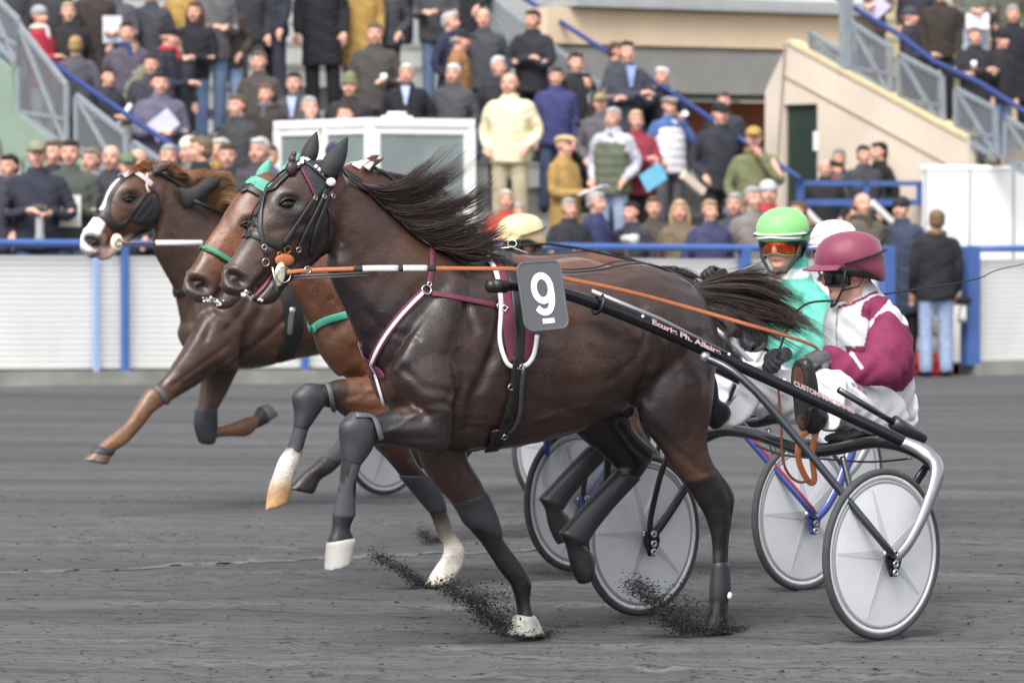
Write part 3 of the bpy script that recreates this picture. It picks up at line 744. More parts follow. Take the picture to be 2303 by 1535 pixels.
HEADGEAR = {'short': ('hair', hair_short), 'bald': ('hair', hair_bald), 'long': ('hair', hair_long), 'beanie': ('beanie', hat_beanie), 'flat': ('flat_cap', hat_flat), 'cap': ('cap', hat_cap), 'brim': ('hat', hat_brim), 'scarf': ('scarf', hood_scarf)}
_pm = {}
def pmesh(kind, *a):
    k = (kind,) + a
    if k not in _pm:
        if kind == 'body': _pm[k] = make_body(*a)
        elif kind == 'jacket': _pm[k] = make_jacket(*a)
        elif kind == 'trousers': _pm[k] = make_trousers()
        elif kind == 'shoes': _pm[k] = make_shoes()
        elif kind == 'vest': _pm[k] = make_vest()
        else: _pm[k] = shell(HEADGEAR[a[0]][1], HEADGEAR[a[0]][0])
    return _pm[k]
def pchild(name, me, m, par):
    o = bpy.data.objects.new(name, me); sc.collection.objects.link(o); o.parent = par
    if m is not None: o.material_slots[0].link = 'OBJECT'; o.material_slots[0].material = m
    return o
SKINS = [None] + [mat('skin %d' % k, '#c89a86', .55, attr=True, spec=.35, noise=.05 + .04 * k, nscale=30 + k) for k in (1, 2)]
CROWD = []
def person(label, x, y, where='T', face=0, pose='pocket', hem='short', jack='#2c2d33', trou='#2a2b30', head='short', hc='#33261f', H=1.75, wid=1.0, items=(), scarf=None, hair2=None, dn=0.0, shirt=None, kids=1.0, vest=None):
    if where == 'T':
        best = None
        for k in range(18):
            n, zt = tread(k); n += .36 + dn; p = SF.px(x, y, -n, 1); e = abs(p[2] - zt - H)
            if p[0] < .2 and p[0] > -1.8 and k > 3: continue
            if p[0] < -1.8 and p[0] > -4.0 and k > 3: continue
            if best is None or e < best[0]: best = (e, n, zt, p)
        _, n, fl, p = best
    else:
        n = where; p = SF.px(x, y, -n, 1)
        fl = APR(p[0]) if n > .2 else float(gz(*SF.world(p)[:2]))
    h = (p[2] - fl); hm = 1.80 if head in ('beanie', 'flat', 'cap', 'brim') else 1.757
    s = min(max(h / hm, .80 * kids), 1.12)
    w = SF.world((p[0], -n, fl)); wx = s * (1 + (wid - 1) * .9)
    jr = hsh('turn', x, y); r = -R(face + (jr.uniform(-24, 30) if abs(face) < 40 and not items else 0))
    e = empty('person', tuple(w), r); e.rotation_euler = (R(jr.uniform(-2.5, 2.5)) * (0 if items else 1), R(jr.uniform(-2.5, 2.5)) * (0 if items else 1), r); e.scale = ((wx + s) / 2, (wx + s) / 2, s)
    tag(e, label, 'person', 'spectators watching the race')
    pchild('body', pmesh('body', pose), SKINS[hsh(x, y).randrange(3)], e)
    pchild('jacket', pmesh('jacket', pose, hem), cloth(jack), e)
    pchild('trousers', pmesh('trousers'), cloth(trou), e)
    pchild('shoes', pmesh('shoes'), None, e)
    g = HEADGEAR[head][0]; pchild(g, pmesh('head', head), cloth(hc), e)
    if hair2: pchild('hair', pmesh('head', 'bald'), cloth(hair2), e)
    if scarf: pchild('scarf', pmesh('head', 'scarf'), cloth(scarf), e)
    if shirt:
        mb = MB(); mb.prism([(-.05, 1.49), (.05, 1.49), (.012, 1.27), (-.012, 1.27)], 1, -.158, -.120); mb.build('shirt', cloth(shirt), e)
    if vest: pchild('vest', pmesh('vest'), cloth(vest), e)
    CROWD.append(e)
    M = Matrix.Translation(e.location) @ Matrix.Rotation(r, 4, 'Z') @ Matrix.Diagonal((*e.scale, 1))
    for it in items: held(it, M, label, r)
    return e
def held(it, M, label, r):
    kind, pos, rot, lab = it[:4]
    L = M @ Vector(pos); mb = MB()
    if kind == 'paper':
        mb.box(-.105, .105, -.004, .004, -.15, .15); mb.box(-.10, .10, .005, .011, -.145, .14)
        o = mb.build('race_paper', mat('paper ' + (it[4] if len(it) > 4 else '#dcdce6'), it[4] if len(it) > 4 else '#dcdce6', .8, noise=.1, nscale=12)); cat = 'paper'
    elif kind == 'roll':
        mb.tube([(0, 0, -.15), (0, 0, .15)], .028, 10); o = mb.build('rolled_paper', mat('paper #dcdce6', '#dcdce6', .8), smooth=True); cat = 'paper'
    elif kind == 'cup':
        mb.lathe([(.026, -.05), (.036, .05), (.033, .05), (.024, -.045)], axis=2, n=14); o = mb.build('paper_cup', mat('paper #f0f0f0', '#f0f0f0', .6), smooth=True); cat = 'cup'
    else:
        o = empty('camera', (0, 0, 0)); cat = 'camera'
        bk = mat('camera black', '#1c1d20', .45); lensm = mat('camera grey' if kind != 'whitecam' else 'camera white', '#7a7c80' if kind != 'whitecam' else '#cfcfca', .5)
        mb.box(-.075, .075, -.035, .035, -.05, .05); mb.box(-.03, .03, -.03, .03, .05, .078); mb.build('camera_body', bk, o, bevel=.008)
        mb = MB(); ll = it[4] if len(it) > 4 else .14
        mb.lathe([(.0, -.034), (.036, -.034), (.036, -.07), (.04, -.075), (.04, -.035 - ll * .6), (.05, -.035 - ll * .7), (.05, -.035 - ll), (.0, -.03 - ll)], axis=1, n=18, closed=False); mb.build('lens', lensm, o, True)
    o.location = L; o.rotation_euler = (R(rot[0]), R(rot[1]), r + R(rot[2])); tag(o, lab, cat)
BK = '#25262b'; DG = '#34353b'; NV = '#262b3c'; BR = '#3d342f'; JN = '#54698c'; JL = '#7f95b8'; DJ = '#2e3547'; GT = '#45454c'
GH = '#8f8d8a'; WH = '#b9b6b0'; DH = '#2b211c'; BH = '#57432f'; BL = '#a5865a'
def crowd():
    P = person
    # behind the rail at the left
    P('person in dark purple grey coat cut off by the left edge behind the rail', -22, 322, .75, -10, 'pocket', 'short', '#4a4856', JN, 'short', DH)
    P('photographer in olive cap and navy padded jacket behind the left rail', 83, 306, .55, -8, 'lowcam', 'short', '#2e303e', '#3f517c', 'cap', '#7b7a63', wid=1.15, items=[('longcam', (0.01, -.29, 1.16), (68, 0, 0), 'large black camera with long grey lens held by the olive capped photographer', .34)])
    P('man with pinkish face half hidden behind the olive capped photographer', 113, 312, 1.3, 10, 'pocket', 'short', '#2f2f38', DG, 'short', '#5a463a')
    P('man in dark green jacket and pale jeans holding a white cup', 157, 312, .9, 0, 'hold', 'short', '#4a5148', JL, 'short', '#2d2824', wid=1.1, items=[('paper', (.03, -.30, 1.13), (0, 0, 0), 'crumpled white paper held by the man in the dark green jacket', '#d8d6cf')])
    P('fair haired child in pale grey behind the man in dark green', 196, 330, 1.5, 20, 'pocket', 'short', '#8d9298', DG, 'short', '#7a6a58')
    P('bald man in dark plum jacket beside the green capped man', 246, 324, .95, 12, 'pocket', 'short', '#3d3a46', DG, 'bald', WH)
    P('man in green cap with yellow badge beside the chestnut head', 273, 333, .6, 0, 'pocket', 'short', '#2d2d33', DG, 'cap', '#5c6b4f')
    P('bald tanned man seen just above the chestnut horse forelock', 317, 333, 1.0, 10, 'pocket', 'short', '#3c3c44', DG, 'bald', '#5d4a3c')
    P('young man with wavy brown hair in profile above the pale mane', 441, 300, .6, 75, 'pocket', 'short', '#26282e', DG, 'short', '#6b5842', wid=1.05)
    P('person in cream woolly hat behind the wavy haired young man', 432, 284, 1.35, 10, 'pocket', 'short', '#6d6f72', DG, 'beanie', '#c8bda0')
    P('grey haired man with mustard scarf and grey jacket', 488, 281, 1.2, 15, 'pocket', 'short', '#77777a', DG, 'short', '#a8a29a', scarf='#a98230')
    P('grey haired man in dark plum coat left of the white booth', 572, 296, .8, -5, 'pocket', 'short', '#45424d', DG, 'short', '#a7a39e', wid=1.1)
    P('person in bright blue jacket half hidden beside the booth corner', 606, 322, 1.6, 0, 'pocket', 'short', '#3a5fc0', DG, 'short', BH)
    P('person in navy beanie seen through the booth window', 735, 302, 1.7, 30, 'pocket', 'short', '#7d94c8', DG, 'beanie', '#2a3358')
    # left stair and terrace
    P('person in red and white jacket with grey hat on the left stair', 98, 4, 'T', -55, 'lowcam', 'short', '#b32033', '#c9c4bd', 'beanie', '#8c8d92', wid=1.05, scarf='#c9c4bd')
    P('fair haired man in black jacket beside the red jacket', 150, 2, 'T', 5, 'pocket', 'short', '#2b2a2c', BK, 'short', '#a08a66')
    P('person in jeans on the top left steps cut off by the frame', 30, -95, 'T', 0, 'pocket', 'short', '#3a3b40', JN, 'short', DH)
    P('person in dark brown coat behind the fair haired man', 208, -62, 'T', 0, 'pocket', 'long', '#3b322f', BK, 'short', DH)
    P('person in slate coat holding a white paper by the pale stair', 258, -50, 'T', 0, 'hold', 'long', '#4b4c57', BK, 'short', BH, items=[('paper', (.0, -.30, 1.16), (10, 0, 0), 'white paper held by the person in the slate coat', '#dadbe8')])
    P('blond person in grey jacket seen from behind at the blue handrail', 180, 80, 'T', 170, 'pocket', 'short', '#4d4d57', DG, 'short', '#9c7c45', H=1.6)
    P('dark haired person in mauve coat with blue scarf', 294, 47, 'T', 5, 'pocket', 'short', '#51495a', BK, 'short', DH, scarf='#2d3a7c')
    P('woman in long pale green padded coat', 282, 86, 'T', -5, 'pocket', 'long', '#777965', BK, 'long', '#6e5a48', H=1.65, wid=1.1)
    P('dark haired boy holding a rolled paper beside the handrail', 242, 151, 'T', -40, 'lowcam', 'short', '#33313a', BK, 'short', '#2d2422', H=1.6, items=[('roll', (0, -.33, 1.16), (20, 25, 0), 'rolled white paper in the hands of the dark haired boy')])
    P('man in grey violet anorak reading white papers', 360, 161, 'T', -15, 'hold', 'long', '#5a5870', '#3a3b50', 'short', '#29221f', wid=1.25, items=[('paper', (-.04, -.34, 1.2), (20, 50, 0), 'open white newspaper held by the man in the grey violet anorak', '#cfcfe0')])
    P('man in black cap and red scarf with navy jacket looking right', 376, 50, 'T', -70, 'hold', 'short', '#2b2d3b', BK, 'cap', '#1f1f22', scarf='#b8302f')
    P('small child in cream hood beside the man in navy jacket', 404, 86, 'T', -20, 'pocket', 'short', '#33343f', BK, 'long', '#c0ad88', H=1.5)
    P('woman with long auburn hair in black jacket and jeans', 432, 2, 'T', -10, 'hold', 'waist', '#232329', '#4f6690', 'long', '#5a3322', H=1.68)
    P('person in mustard coat behind the auburn haired woman', 412, -60, 'T', 0, 'pocket', 'long', '#a57f34', BK, 'short', BH, wid=1.15)
    P('man in brown leather jacket with navy scarf and jeans', 516, -24, 'T', 0, 'pocket', 'short', '#3f3531', '#6d83a6', 'short', '#2f2825', scarf='#23273d', wid=1.15)
    P('man in grey brown jacket looking down on the terrace', 586, 113, 'T', 25, 'pocket', 'short', '#46413e', DG, 'short', '#5e5248', H=1.72)
    P('woman with short brown hair in dark brown coat', 597, 187, 'T', 15, 'pocket', 'long', '#3a3231', '#8a745b', 'short', '#6b4f38', H=1.65, scarf='#57585c')
    P('man in grey jacket with pale blue shirt collar', 665, 160, 'T', 5, 'pocket', 'short', '#4b4b50', BK, 'short', '#33281f', shirt='#9fb2dc')
    P('tall person in navy jacket and dark trousers, head above the frame', 618, -112, 'T', 20, 'down', 'short', '#2b2d39', '#2e3140', 'short', DH, wid=1.25)
    P('tall person in long black overcoat, head above the frame', 728, -100, 'T', -10, 'down', 'long', '#212128', '#1e1f26', 'short', DH, wid=1.35)
    P('person in mustard coat right of the long black overcoat', 802, -82, 'T', 5, 'down', 'long', '#a57e38', '#26272c', 'short', BH, wid=1.1)
    P('man in green feathered hat and glasses above the booth', 778, 158, 'T', 0, 'pocket', 'short', '#313136', BK, 'brim', '#67704c', H=1.7)
    P('dark haired man with only his forehead above the booth roof', 765, 231, 'T', 0, 'pocket', 'short', '#2f3036', BK, 'short', '#3b2d24')
    P('man in dark taupe jacket and blue jeans with a white cup', 843, 50, 'T', 0, 'onehold', 'short', '#46423f', '#3f5170', 'short', '#5f4c40', wid=1.12, items=[('cup', (.10, -.33, 1.14), (30, 0, 0), 'white cup held by the man in the dark taupe jacket')])
    P('white haired man in black coat with pale blue shirt', 917, 142, 'T', -20, 'pocket', 'short', '#23242a', BK, 'short', WH, shirt='#a7b9e4', wid=1.1)
    P('white haired man in grey zipped jacket', 1013, 142, 'T', -5, 'pocket', 'short', '#45464f', BK, 'short', '#c2bfb8', wid=1.12)
    P('person with thin black trousers on the upper steps, head above the frame', 935, -205, 'T', 0, 'pocket', 'short', '#3a2f31', '#1d1e24', 'short', DH)
    P('grey haired man in navy jacket behind the tan coat', 1018, 26, 'T', -60, 'pocket', 'short', '#282b45', DJ, 'short', '#a09c97', wid=1.15)
    P('man in navy cap and long tan coat seen from the side', 1022, 56, 'T', -85, 'pocket', 'long', '#93633a', '#33343c', 'cap', '#232838', wid=1.1, hair2='#8f8d8a')
    P('bald man in charcoal jacket and jeans', 1091, 17, 'T', 0, 'pocket', 'short', '#3f4049', '#4c6488', 'bald', '#6a5448', wid=1.1)
    P('dark haired man in black jacket in front of the beige lintel', 1195, 21, 'T', 5, 'cross', 'short', '#2b2c33', '#22232a', 'short', '#2c211d', wid=1.15)
    P('person in black on the top step left of the beige lintel', 1050, -140, 'T', 0, 'pocket', 'long', '#26262c', '#22232a', 'short', DH)
    P('grey haired man in black jacket behind the cream jacket', 1134, 124, 'T', -5, 'pocket', 'short', '#2b2c33', DJ, 'short', '#b4b2af')
    P('bald man in cream jacket and cream trousers', 1148, 162, 'T', -10, 'pocket', 'short', '#d8cba0', '#a89a7b', 'bald', '#8a6a58', wid=1.28, H=1.85)
    P('dark haired man in royal blue anorak and jeans', 1245, 150, 'T', -10, 'down', 'short', '#34396f', '#3c4966', 'short', '#3a2e28', wid=1.15)
    P('dark haired man in black behind the royal blue anorak', 1282, 116, 'T', -20, 'pocket', 'short', '#27272c', BK, 'short', '#2a211c')
    P('dark haired woman with grey scarf holding her hands together', 1303, 163, 'T', 5, 'hold', 'long', '#332d2d', BK, 'long', '#2d211d', H=1.65, scarf='#83858f')
    P('brown haired man in slate jacket turned right by the shutter', 1377, 93, 'T', -70, 'hold', 'short', '#3c3e49', '#24252c', 'short', '#4a382c', wid=1.1)
    P('man in navy jacket with blue collar in front of the shutter', 1409, 86, 'T', 5, 'cross', 'short', '#393c49', '#33353f', 'short', '#33291f', shirt='#7f9ad8')
    P('white haired man in black pullover in front of the shutter', 1503, 149, 'T', 5, 'pocket', 'short', '#262932', '#2b2c34', 'short', '#bcbab6', wid=1.1)
    P('man in tan cap and grey coat behind the green vest', 1358, 201, 'T', -10, 'pocket', 'short', '#56545a', BK, 'cap', '#8a7650')
    P('grey haired man in olive green vest with lilac sleeves and pale jeans', 1378, 240, 'T', 5, 'pocket', 'short', '#aaa9bb', '#7f92b2', 'short', '#9a9896', wid=1.12, vest='#5b6350')
    P('blond woman in red padded jacket and black trousers', 1431, 246, 'T', -10, 'cross', 'short', '#93293c', '#1d1d22', 'short', '#b59a66', H=1.62, wid=.95, items=[('paper', (.14, -.28, 1.0), (0, 60, 20), 'pale blue folded paper held by the blond woman in red', '#6fb6d8')])
    P('man in grey cap and white jacket with blue sleeve drinking', 1506, 209, 'T', -25, 'face', 'short', '#3f5c9e', '#55525a', 'flat', '#7f7b6e', wid=1.15, vest='#cfd0d6', items=[('cup', (.05, -.25, 1.52), (60, 0, 0), 'white paper cup raised by the man in the white jacket')])
    P('man in black cap and long black jacket beside the brown fascia', 1612, 222, 'T', -15, 'pocket', 'short', '#2d3039', '#32313a', 'cap', '#202126', wid=1.2)
    P('man with brown hair half hidden behind the black cap', 1634, 206, 'T', -10, 'pocket', 'short', '#33353c', BK, 'short', '#4e3c30')
    P('man in mustard cap and olive jacket with a hand to his mouth', 1706, 276, 'T', -5, 'face', 'short', '#6a7049', '#3a3a3c', 'cap', '#a5803c', wid=1.12, scarf='#8a6a35')
    P('man in tan flat cap and mustard coat reading a paper', 1270, 294, 'T', -55, 'hold', 'long', '#a67f3c', '#4b4030', 'flat', '#b89a66', H=1.7, wid=1.1, items=[('paper', (0, -.36, 1.15), (70, 0, 15), 'white paper held by the man in the mustard coat', '#e6e6f2')])
    # behind the fence, right of the mane
    P('grey haired person in red pullover beside the gold helmet', 1130, 424, .9, -20, 'pocket', 'short', '#b8402f', DG, 'short', '#b5a89a')
    P('man with cropped grey hair and glasses holding a camera', 1281, 443, .6, -25, 'lowcam', 'short', '#2c2d35', DG, 'short', '#8a8784', items=[('camera', (0, -.3, 1.2), (0, 0, 0), 'small black camera held by the man with glasses')])
    P('photographer with curly grey hair aiming a pale lens to the right', 1342, 429, .75, -55, 'lowcam', 'short', '#2e3560', DG, 'short', '#96938c', items=[('whitecam', (0, -.3, 1.26), (0, 0, -20), 'camera with pale lens aimed by the curly haired photographer', .22)])
    P('woman with long curly fair hair behind the rail', 1541, 447, .7, 20, 'pocket', 'short', '#6e5c48', DG, 'long', '#a98a60', H=1.65)
    P('fair haired person in indigo jacket leaning on the blue rail', 1596, 447, .45, -30, 'pocket', 'short', '#393a60', DJ, 'short', '#8d7650', H=1.7)
    P('grey haired man in stone grey coat behind the green helmet', 1697, 417, .6, -10, 'pocket', 'short', '#77706c', DG, 'short', '#8c8885', wid=1.1)
    P('person in pale grey beanie and bright red jacket', 1727, 375, 1.45, -25, 'pocket', 'short', '#c02838', DG, 'beanie', '#a9abb2', wid=1.1)
    P('brown haired woman between the green and white helmets', 1790, 450, .9, 60, 'pocket', 'short', '#5c4a44', DG, 'short', '#5a4438', H=1.6)
    P('bald man in olive brown parka with dark collar', 1940, 432, .6, -5, 'pocket', 'short', '#5a5347', DG, 'bald', '#6a5a4a', scarf='#4a4138', wid=1.15)
    P('man in black beanie and slate blue jacket beside the gate post', 2033, 433, .5, 5, 'pocket', 'long', '#323c52', BK, 'beanie', '#2a2c30', wid=1.1)
    P('photographer in black jacket and light jeans standing in the gate gap with back turned', 2106, 470, -.12, 172, 'down', 'short', '#232429', '#8396bd', 'short', '#6a543e', wid=1.12, scarf='#6b5636', items=[('whitecam', (-.30, -.08, .80), (75, 0, 0), 'camera hanging from the hand of the photographer in the gate gap', .2)])
    # people on the balcony and behind the screen
    P('bald man in black at the left end of the blue balcony rail', 1858, 357, 'T', -5, 'pocket', 'short', '#2a2a2f', BK, 'bald', '#8a7a70')
    P('person in black cap and red collar at the blue balcony rail', 1893, 350, 'T', -40, 'pocket', 'short', '#2e2e34', BK, 'cap', '#1e1e22', scarf='#b02a2c', dn=.3)
    P('man in charcoal jacket in the middle of the blue balcony', 1940, 325, 'T', 0, 'pocket', 'short', '#3b3d46', BK, 'short', '#2c2522', dn=.2)
    P('dark haired person in black turned left on the blue balcony', 1978, 318, 'T', 60, 'pocket', 'short', '#1e1f22', BK, 'short', '#241d1b', dn=.3)
    P('grey haired person behind the black cap on the balcony', 1880, 333, 'T', 0, 'pocket', 'short', '#4a4c52', BK, 'short', '#77756f', dn=.4)
    P('dark haired woman at the right end of the blue balcony', 2040, 360, 'T', 10, 'pocket', 'short', '#26272c', BK, 'long', '#2a2320', H=1.65, dn=.2)
    P('dark skinned man looking over the white screen', 2143, 333, 'T', 0, 'pocket', 'short', '#3a3b40', BK, 'short', '#241e1c')
    P('person in olive cap looking over the white screen', 2215, 346, 'T', -20, 'pocket', 'short', '#55574f', BK, 'cap', '#5e6248')
    P('grey haired person in maroon looking over the white screen', 2268, 338, 'T', 20, 'pocket', 'short', '#6a3f42', BK, 'short', '#7d7b78')
    # right terrace
    P('person in grey brown coat with a lilac paper behind the right handrail', 1960, -98, 'T', 10, 'hold', 'short', '#5c5049', '#55545c', 'short', DH, items=[('paper', (.1, -.30, 1.1), (20, 50, 0), 'lilac white paper held behind the right handrail', '#c9c4e8')])
    P('person in jeans left of the grey brown coat by the corner post', 1912, -120, 'T', 0, 'pocket', 'short', '#44454d', '#6f86b4', 'short', DH)
    P('bearded man in grey beanie and navy jacket looking right', 2051, 9, 'T', -75, 'hold', 'short', '#2c2e3a', '#24252c', 'beanie', '#3a3f50', wid=1.1)
    P('man in dark brown jacket beside the bearded man', 2113, -36, 'T', 0, 'down', 'short', '#37302b', '#1f2026', 'short', '#4a3a30', wid=1.15)
    P('person in dark coat cut off by the frame above the bearded man', 2062, -75, 'T', 0, 'pocket', 'short', '#34333a', BK, 'short', DH)
    P('person in grey green jacket and pale jeans holding a red and white paper', 2193, -84, 'T', 0, 'hold', 'waist', '#5d6155', '#93a7c2', 'short', BH, items=[('paper', (0, -.30, 1.0), (0, 90, 0), 'red and white race paper held above the bald man', '#e4d8e2')])
    P('balding red faced man in black jacket with folded arms', 2193, 60, 'T', -10, 'cross', 'short', '#2b2b30', '#3c4152', 'short', '#5d463c', wid=1.15, items=[('cup', (-.1, -.30, 1.26), (0, 0, 0), 'white cup held by the balding red faced man')])
    P('person in black beanie and jeans beside the red faced man', 2243, 61, 'T', -40, 'down', 'short', '#2a2b30', '#5a6ea0', 'beanie', '#1f2024')
    P('grey haired man in long black coat at the right edge', 2283, 10, 'T', 0, 'down', 'long', '#22242c', '#1f2026', 'short', '#8d8c8c', wid=1.15)
    P('person in olive grey jacket cut off at the top right corner', 2255, -80, 'T', 0, 'pocket', 'short', '#55584c', '#7d92b8', 'short', DH)
    P('person with a pale cup cut off above the grey haired man', 2330, -60, 'T', 0, 'pocket', 'short', '#494a50', DJ, 'short', DH)
    P('person in grey on the upper right steps behind the papers', 2170, -150, 'T', 0, 'pocket', 'short', '#66686c', DJ, 'short', DH)
    # more faces in the gaps
    for k, (x, y, fc, jk, hd, hc, lab) in enumerate([
        (333, -40, 10, '#3c3d47', 'short', DH, 'person in dark slate jacket cut off by the frame beside the pale stair'), (470, -72, -5, '#5b5a5e', 'short', BH, 'person in grey jacket cut off by the frame behind the brown leather jacket'),
        (566, -88, 0, '#2f3038', 'short', DH, 'person in dark jacket cut off by the frame between brown leather and navy jackets'), (868, -70, 5, '#3a3b44', 'short', DH, 'person in charcoal jacket cut off by the frame right of the mustard coat'),
        (985, -96, 0, '#42424a', 'short', BH, 'person in grey jacket cut off by the frame above the navy cap'), (1000, -150, 0, '#2a2b31', 'short', DH, 'person on the highest step seen only by dark legs'),
        (120, -75, 0, '#34343b', 'short', DH, 'person in dark coat cut off by the frame above the red jacket'), (330, 120, -10, '#3a3742', 'short', '#3a2d26', 'dark haired person half hidden behind the grey violet anorak'),
        (540, 210, 10, '#3b3a40', 'short', '#5a4a3c', 'person in dark jacket left of the dark brown coat'), (700, 215, 0, '#3d3e45', 'short', GH, 'grey haired person just above the left end of the booth'),
        (1180, 455, .8, '#4a4a52', 'short', GH, 'grey haired person right of the gold helmet behind the rail'), (1420, 452, .8, '#33343d', 'short', DH, 'dark haired person behind the rail right of the curly haired photographer'),
        (1480, 440, 1.2, '#4b453f', 'short', BH, 'brown haired person behind the rail left of the curly haired woman'), (1640, 432, 1.3, '#3c3f4a', 'short', GH, 'grey haired person behind the rail beside the indigo jacket'),
        (20, 345, 1.4, '#3b3f4a', 'short', DH, 'dark haired man at the far left behind the olive capped photographer'), (380, 322, 1.5, '#55565c', 'short', GH, 'grey haired person above the chestnut horse ears'), (520, 320, 1.0, '#3a3a42', 'short', '#4a3a2e', 'brown haired person in dark jacket left of the plum coat')]):
        if isinstance(fc, float): P(lab, x, y, fc, -10 + 8 * (k % 4), 'pocket', 'short', jk, BK, hd, hc)
        else: P(lab, x, y, 'T', fc, ('pocket', 'hold', 'down')[k % 3], 'short', jk, (BK, JN, GT)[k % 3], hd, hc)
crowd()
# ================================================================ horses
from mathutils.bvhtree import BVHTree
leather = mat('black leather', '#1b1b1d', .42, noise=.1, nscale=40)
tan_l = mat('orange tan leather', '#a05c36', .45, noise=.12, nscale=40)
maroon_w = mat('maroon webbing', '#5f2840', .7, noise=.06, nscale=60)
white_w = mat('white webbing', '#dcdadb', .7)
steel = mat('bright steel', '#b9b9b9', .25, metal=.9)
brass = mat('brass', '#b89a5a', .3, metal=.9)
coatm = mat('horse coat', '#ffffff', .33, attr=True, spec=.5, noise=.26, nscale=11, bump=.0028, bscale=26, stretch=(.6, 1, 1))
def _hairbump(m):
    t = m.node_tree; b = t.nodes['Principled BSDF']; bp0 = [n for n in t.nodes if n.type == 'BUMP'][0]
    tc = t.nodes.new('ShaderNodeTexCoord'); mp = t.nodes.new('ShaderNodeMapping'); mp.inputs['Scale'].default_value = (.25, 1, .6)
    n = t.nodes.new('ShaderNodeTexNoise'); n.inputs['Scale'].default_value = 330; n.inputs['Detail'].default_value = 3
    t.links.new(tc.outputs['Object'], mp.inputs[0]); t.links.new(mp.outputs[0], n.inputs['Vector'])
    bp = t.nodes.new('ShaderNodeBump'); bp.inputs['Distance'].default_value = .0013; bp.inputs['Strength'].default_value = .9
    t.links.new(n.outputs['Fac'], bp.inputs['Height']); t.links.new(bp0.outputs[0], bp.inputs['Normal']); t.links.new(bp.outputs[0], b.inputs['Normal'])
    rn = t.nodes.new('ShaderNodeTexNoise'); rn.inputs['Scale'].default_value = 5; rn.inputs['Detail'].default_value = 4; t.links.new(tc.outputs['Object'], rn.inputs['Vector'])
    mr = t.nodes.new('ShaderNodeMapRange'); mr.inputs['From Min'].default_value = .35; mr.inputs['From Max'].default_value = .65; mr.inputs['To Min'].default_value = .25; mr.inputs['To Max'].default_value = .46
    t.links.new(rn.outputs['Fac'], mr.inputs[0]); t.links.new(mr.outputs[0], b.inputs['Roughness'])
_hairbump(coatm)
def _haircol(m):
    t = m.node_tree; b = t.nodes['Principled BSDF']; old = b.inputs['Base Color'].links[0].from_socket
    tc = t.nodes.new('ShaderNodeTexCoord'); mp = t.nodes.new('ShaderNodeMapping'); mp.inputs['Scale'].default_value = (.35, 1, .7)
    n = t.nodes.new('ShaderNodeTexNoise'); n.inputs['Scale'].default_value = 150; n.inputs['Detail'].default_value = 4; n.inputs['Roughness'].default_value = .7
    t.links.new(tc.outputs['Object'], mp.inputs[0]); t.links.new(mp.outputs[0], n.inputs['Vector'])
    mr = t.nodes.new('ShaderNodeMapRange'); mr.inputs['From Min'].default_value = .3; mr.inputs['From Max'].default_value = .7; mr.inputs['To Min'].default_value = .68; mr.inputs['To Max'].default_value = 1.4
    t.links.new(n.outputs['Fac'], mr.inputs[0]); mx = t.nodes.new('ShaderNodeMix'); mx.data_type = 'RGBA'; mx.blend_type = 'MULTIPLY'; mx.inputs[0].default_value = 1
    t.links.new(old, mx.inputs[6]); t.links.new(mr.outputs[0], mx.inputs[7]); t.links.new(mx.outputs[2], b.inputs['Base Color'])
_haircol(coatm)
bootm = mat('charcoal rubber boot', '#2f3034', .5, noise=.28, nscale=14, bump=.001, bscale=80)
hoodm = mat('black hood cloth', '#2a2a2e', .75, noise=.1, nscale=20, bump=.001, bscale=120)
eyem = mat('horse eye', '#070505', .09, spec=.6)
hornm = mat('hoof horn', '#55504a', .5, noise=.2, nscale=14)
def hx(h, k=1.0): return tuple(c * k for c in lin(h))
def vnoise(p, f, seed=0):
    """smooth value noise on points"""
    q = p * f; i = np.floor(q).astype(int); t = q - i; t = t * t * (3 - 2 * t)
    def h(a, b, c):
        n = (a * 374761393 + b * 668265263 + c * 2147483647 + seed * 144665) & 0xffffffff
        n = ((n ^ (n >> 13)) * 1274126177) & 0xffffffff; return ((n ^ (n >> 16)) & 0xffff) / 65535.0
    r = 0
    for dx in (0, 1):
        for dy in (0, 1):
            for dz in (0, 1):
                w = (t[:, 0] if dx else 1 - t[:, 0]) * (t[:, 1] if dy else 1 - t[:, 1]) * (t[:, 2] if dz else 1 - t[:, 2])
                r = r + w * h(i[:, 0] + dx, i[:, 1] + dy, i[:, 2] + dz)
    return r
def projv(fr, co):
    q = fr.O + co @ fr.B - CAMP; d = q @ _fw
    return np.stack([1151.5 + FPX * (q @ _rt) / d, 767.5 - FPX * (q @ _up) / d], 1)
def pdist(P, path):
    path = np.array(path, float); best = np.full(len(P), 1e9)
    for a, b in zip(path[:-1], path[1:]):
        ab = b - a; t = np.clip(((P - a) @ ab) / (ab @ ab), 0, 1); best = np.minimum(best, np.linalg.norm(P - a - t[:, None] * ab, axis=1))
    return best
def sculpt(fr, co, nr, lines, vmin=.0):
    """press grooves (depth>0) or raise muscle (depth<0) along lines traced in the photograph, near side; the far side gets its mirror"""
    out = np.zeros(len(co))
    for path, width, depth in lines:
        P3 = np.array([fr.px(x, y, .16) for x, y in path])[:, [0, 2]]
        ww = width / 545.0
        d = pdist(co[:, [0, 2]], P3); side = smoothstep(.25, .6, np.abs(nr[:, 1]))
        out -= depth * np.exp(-(d / ww) ** 2) * side
    return co + nr * out[:, None]
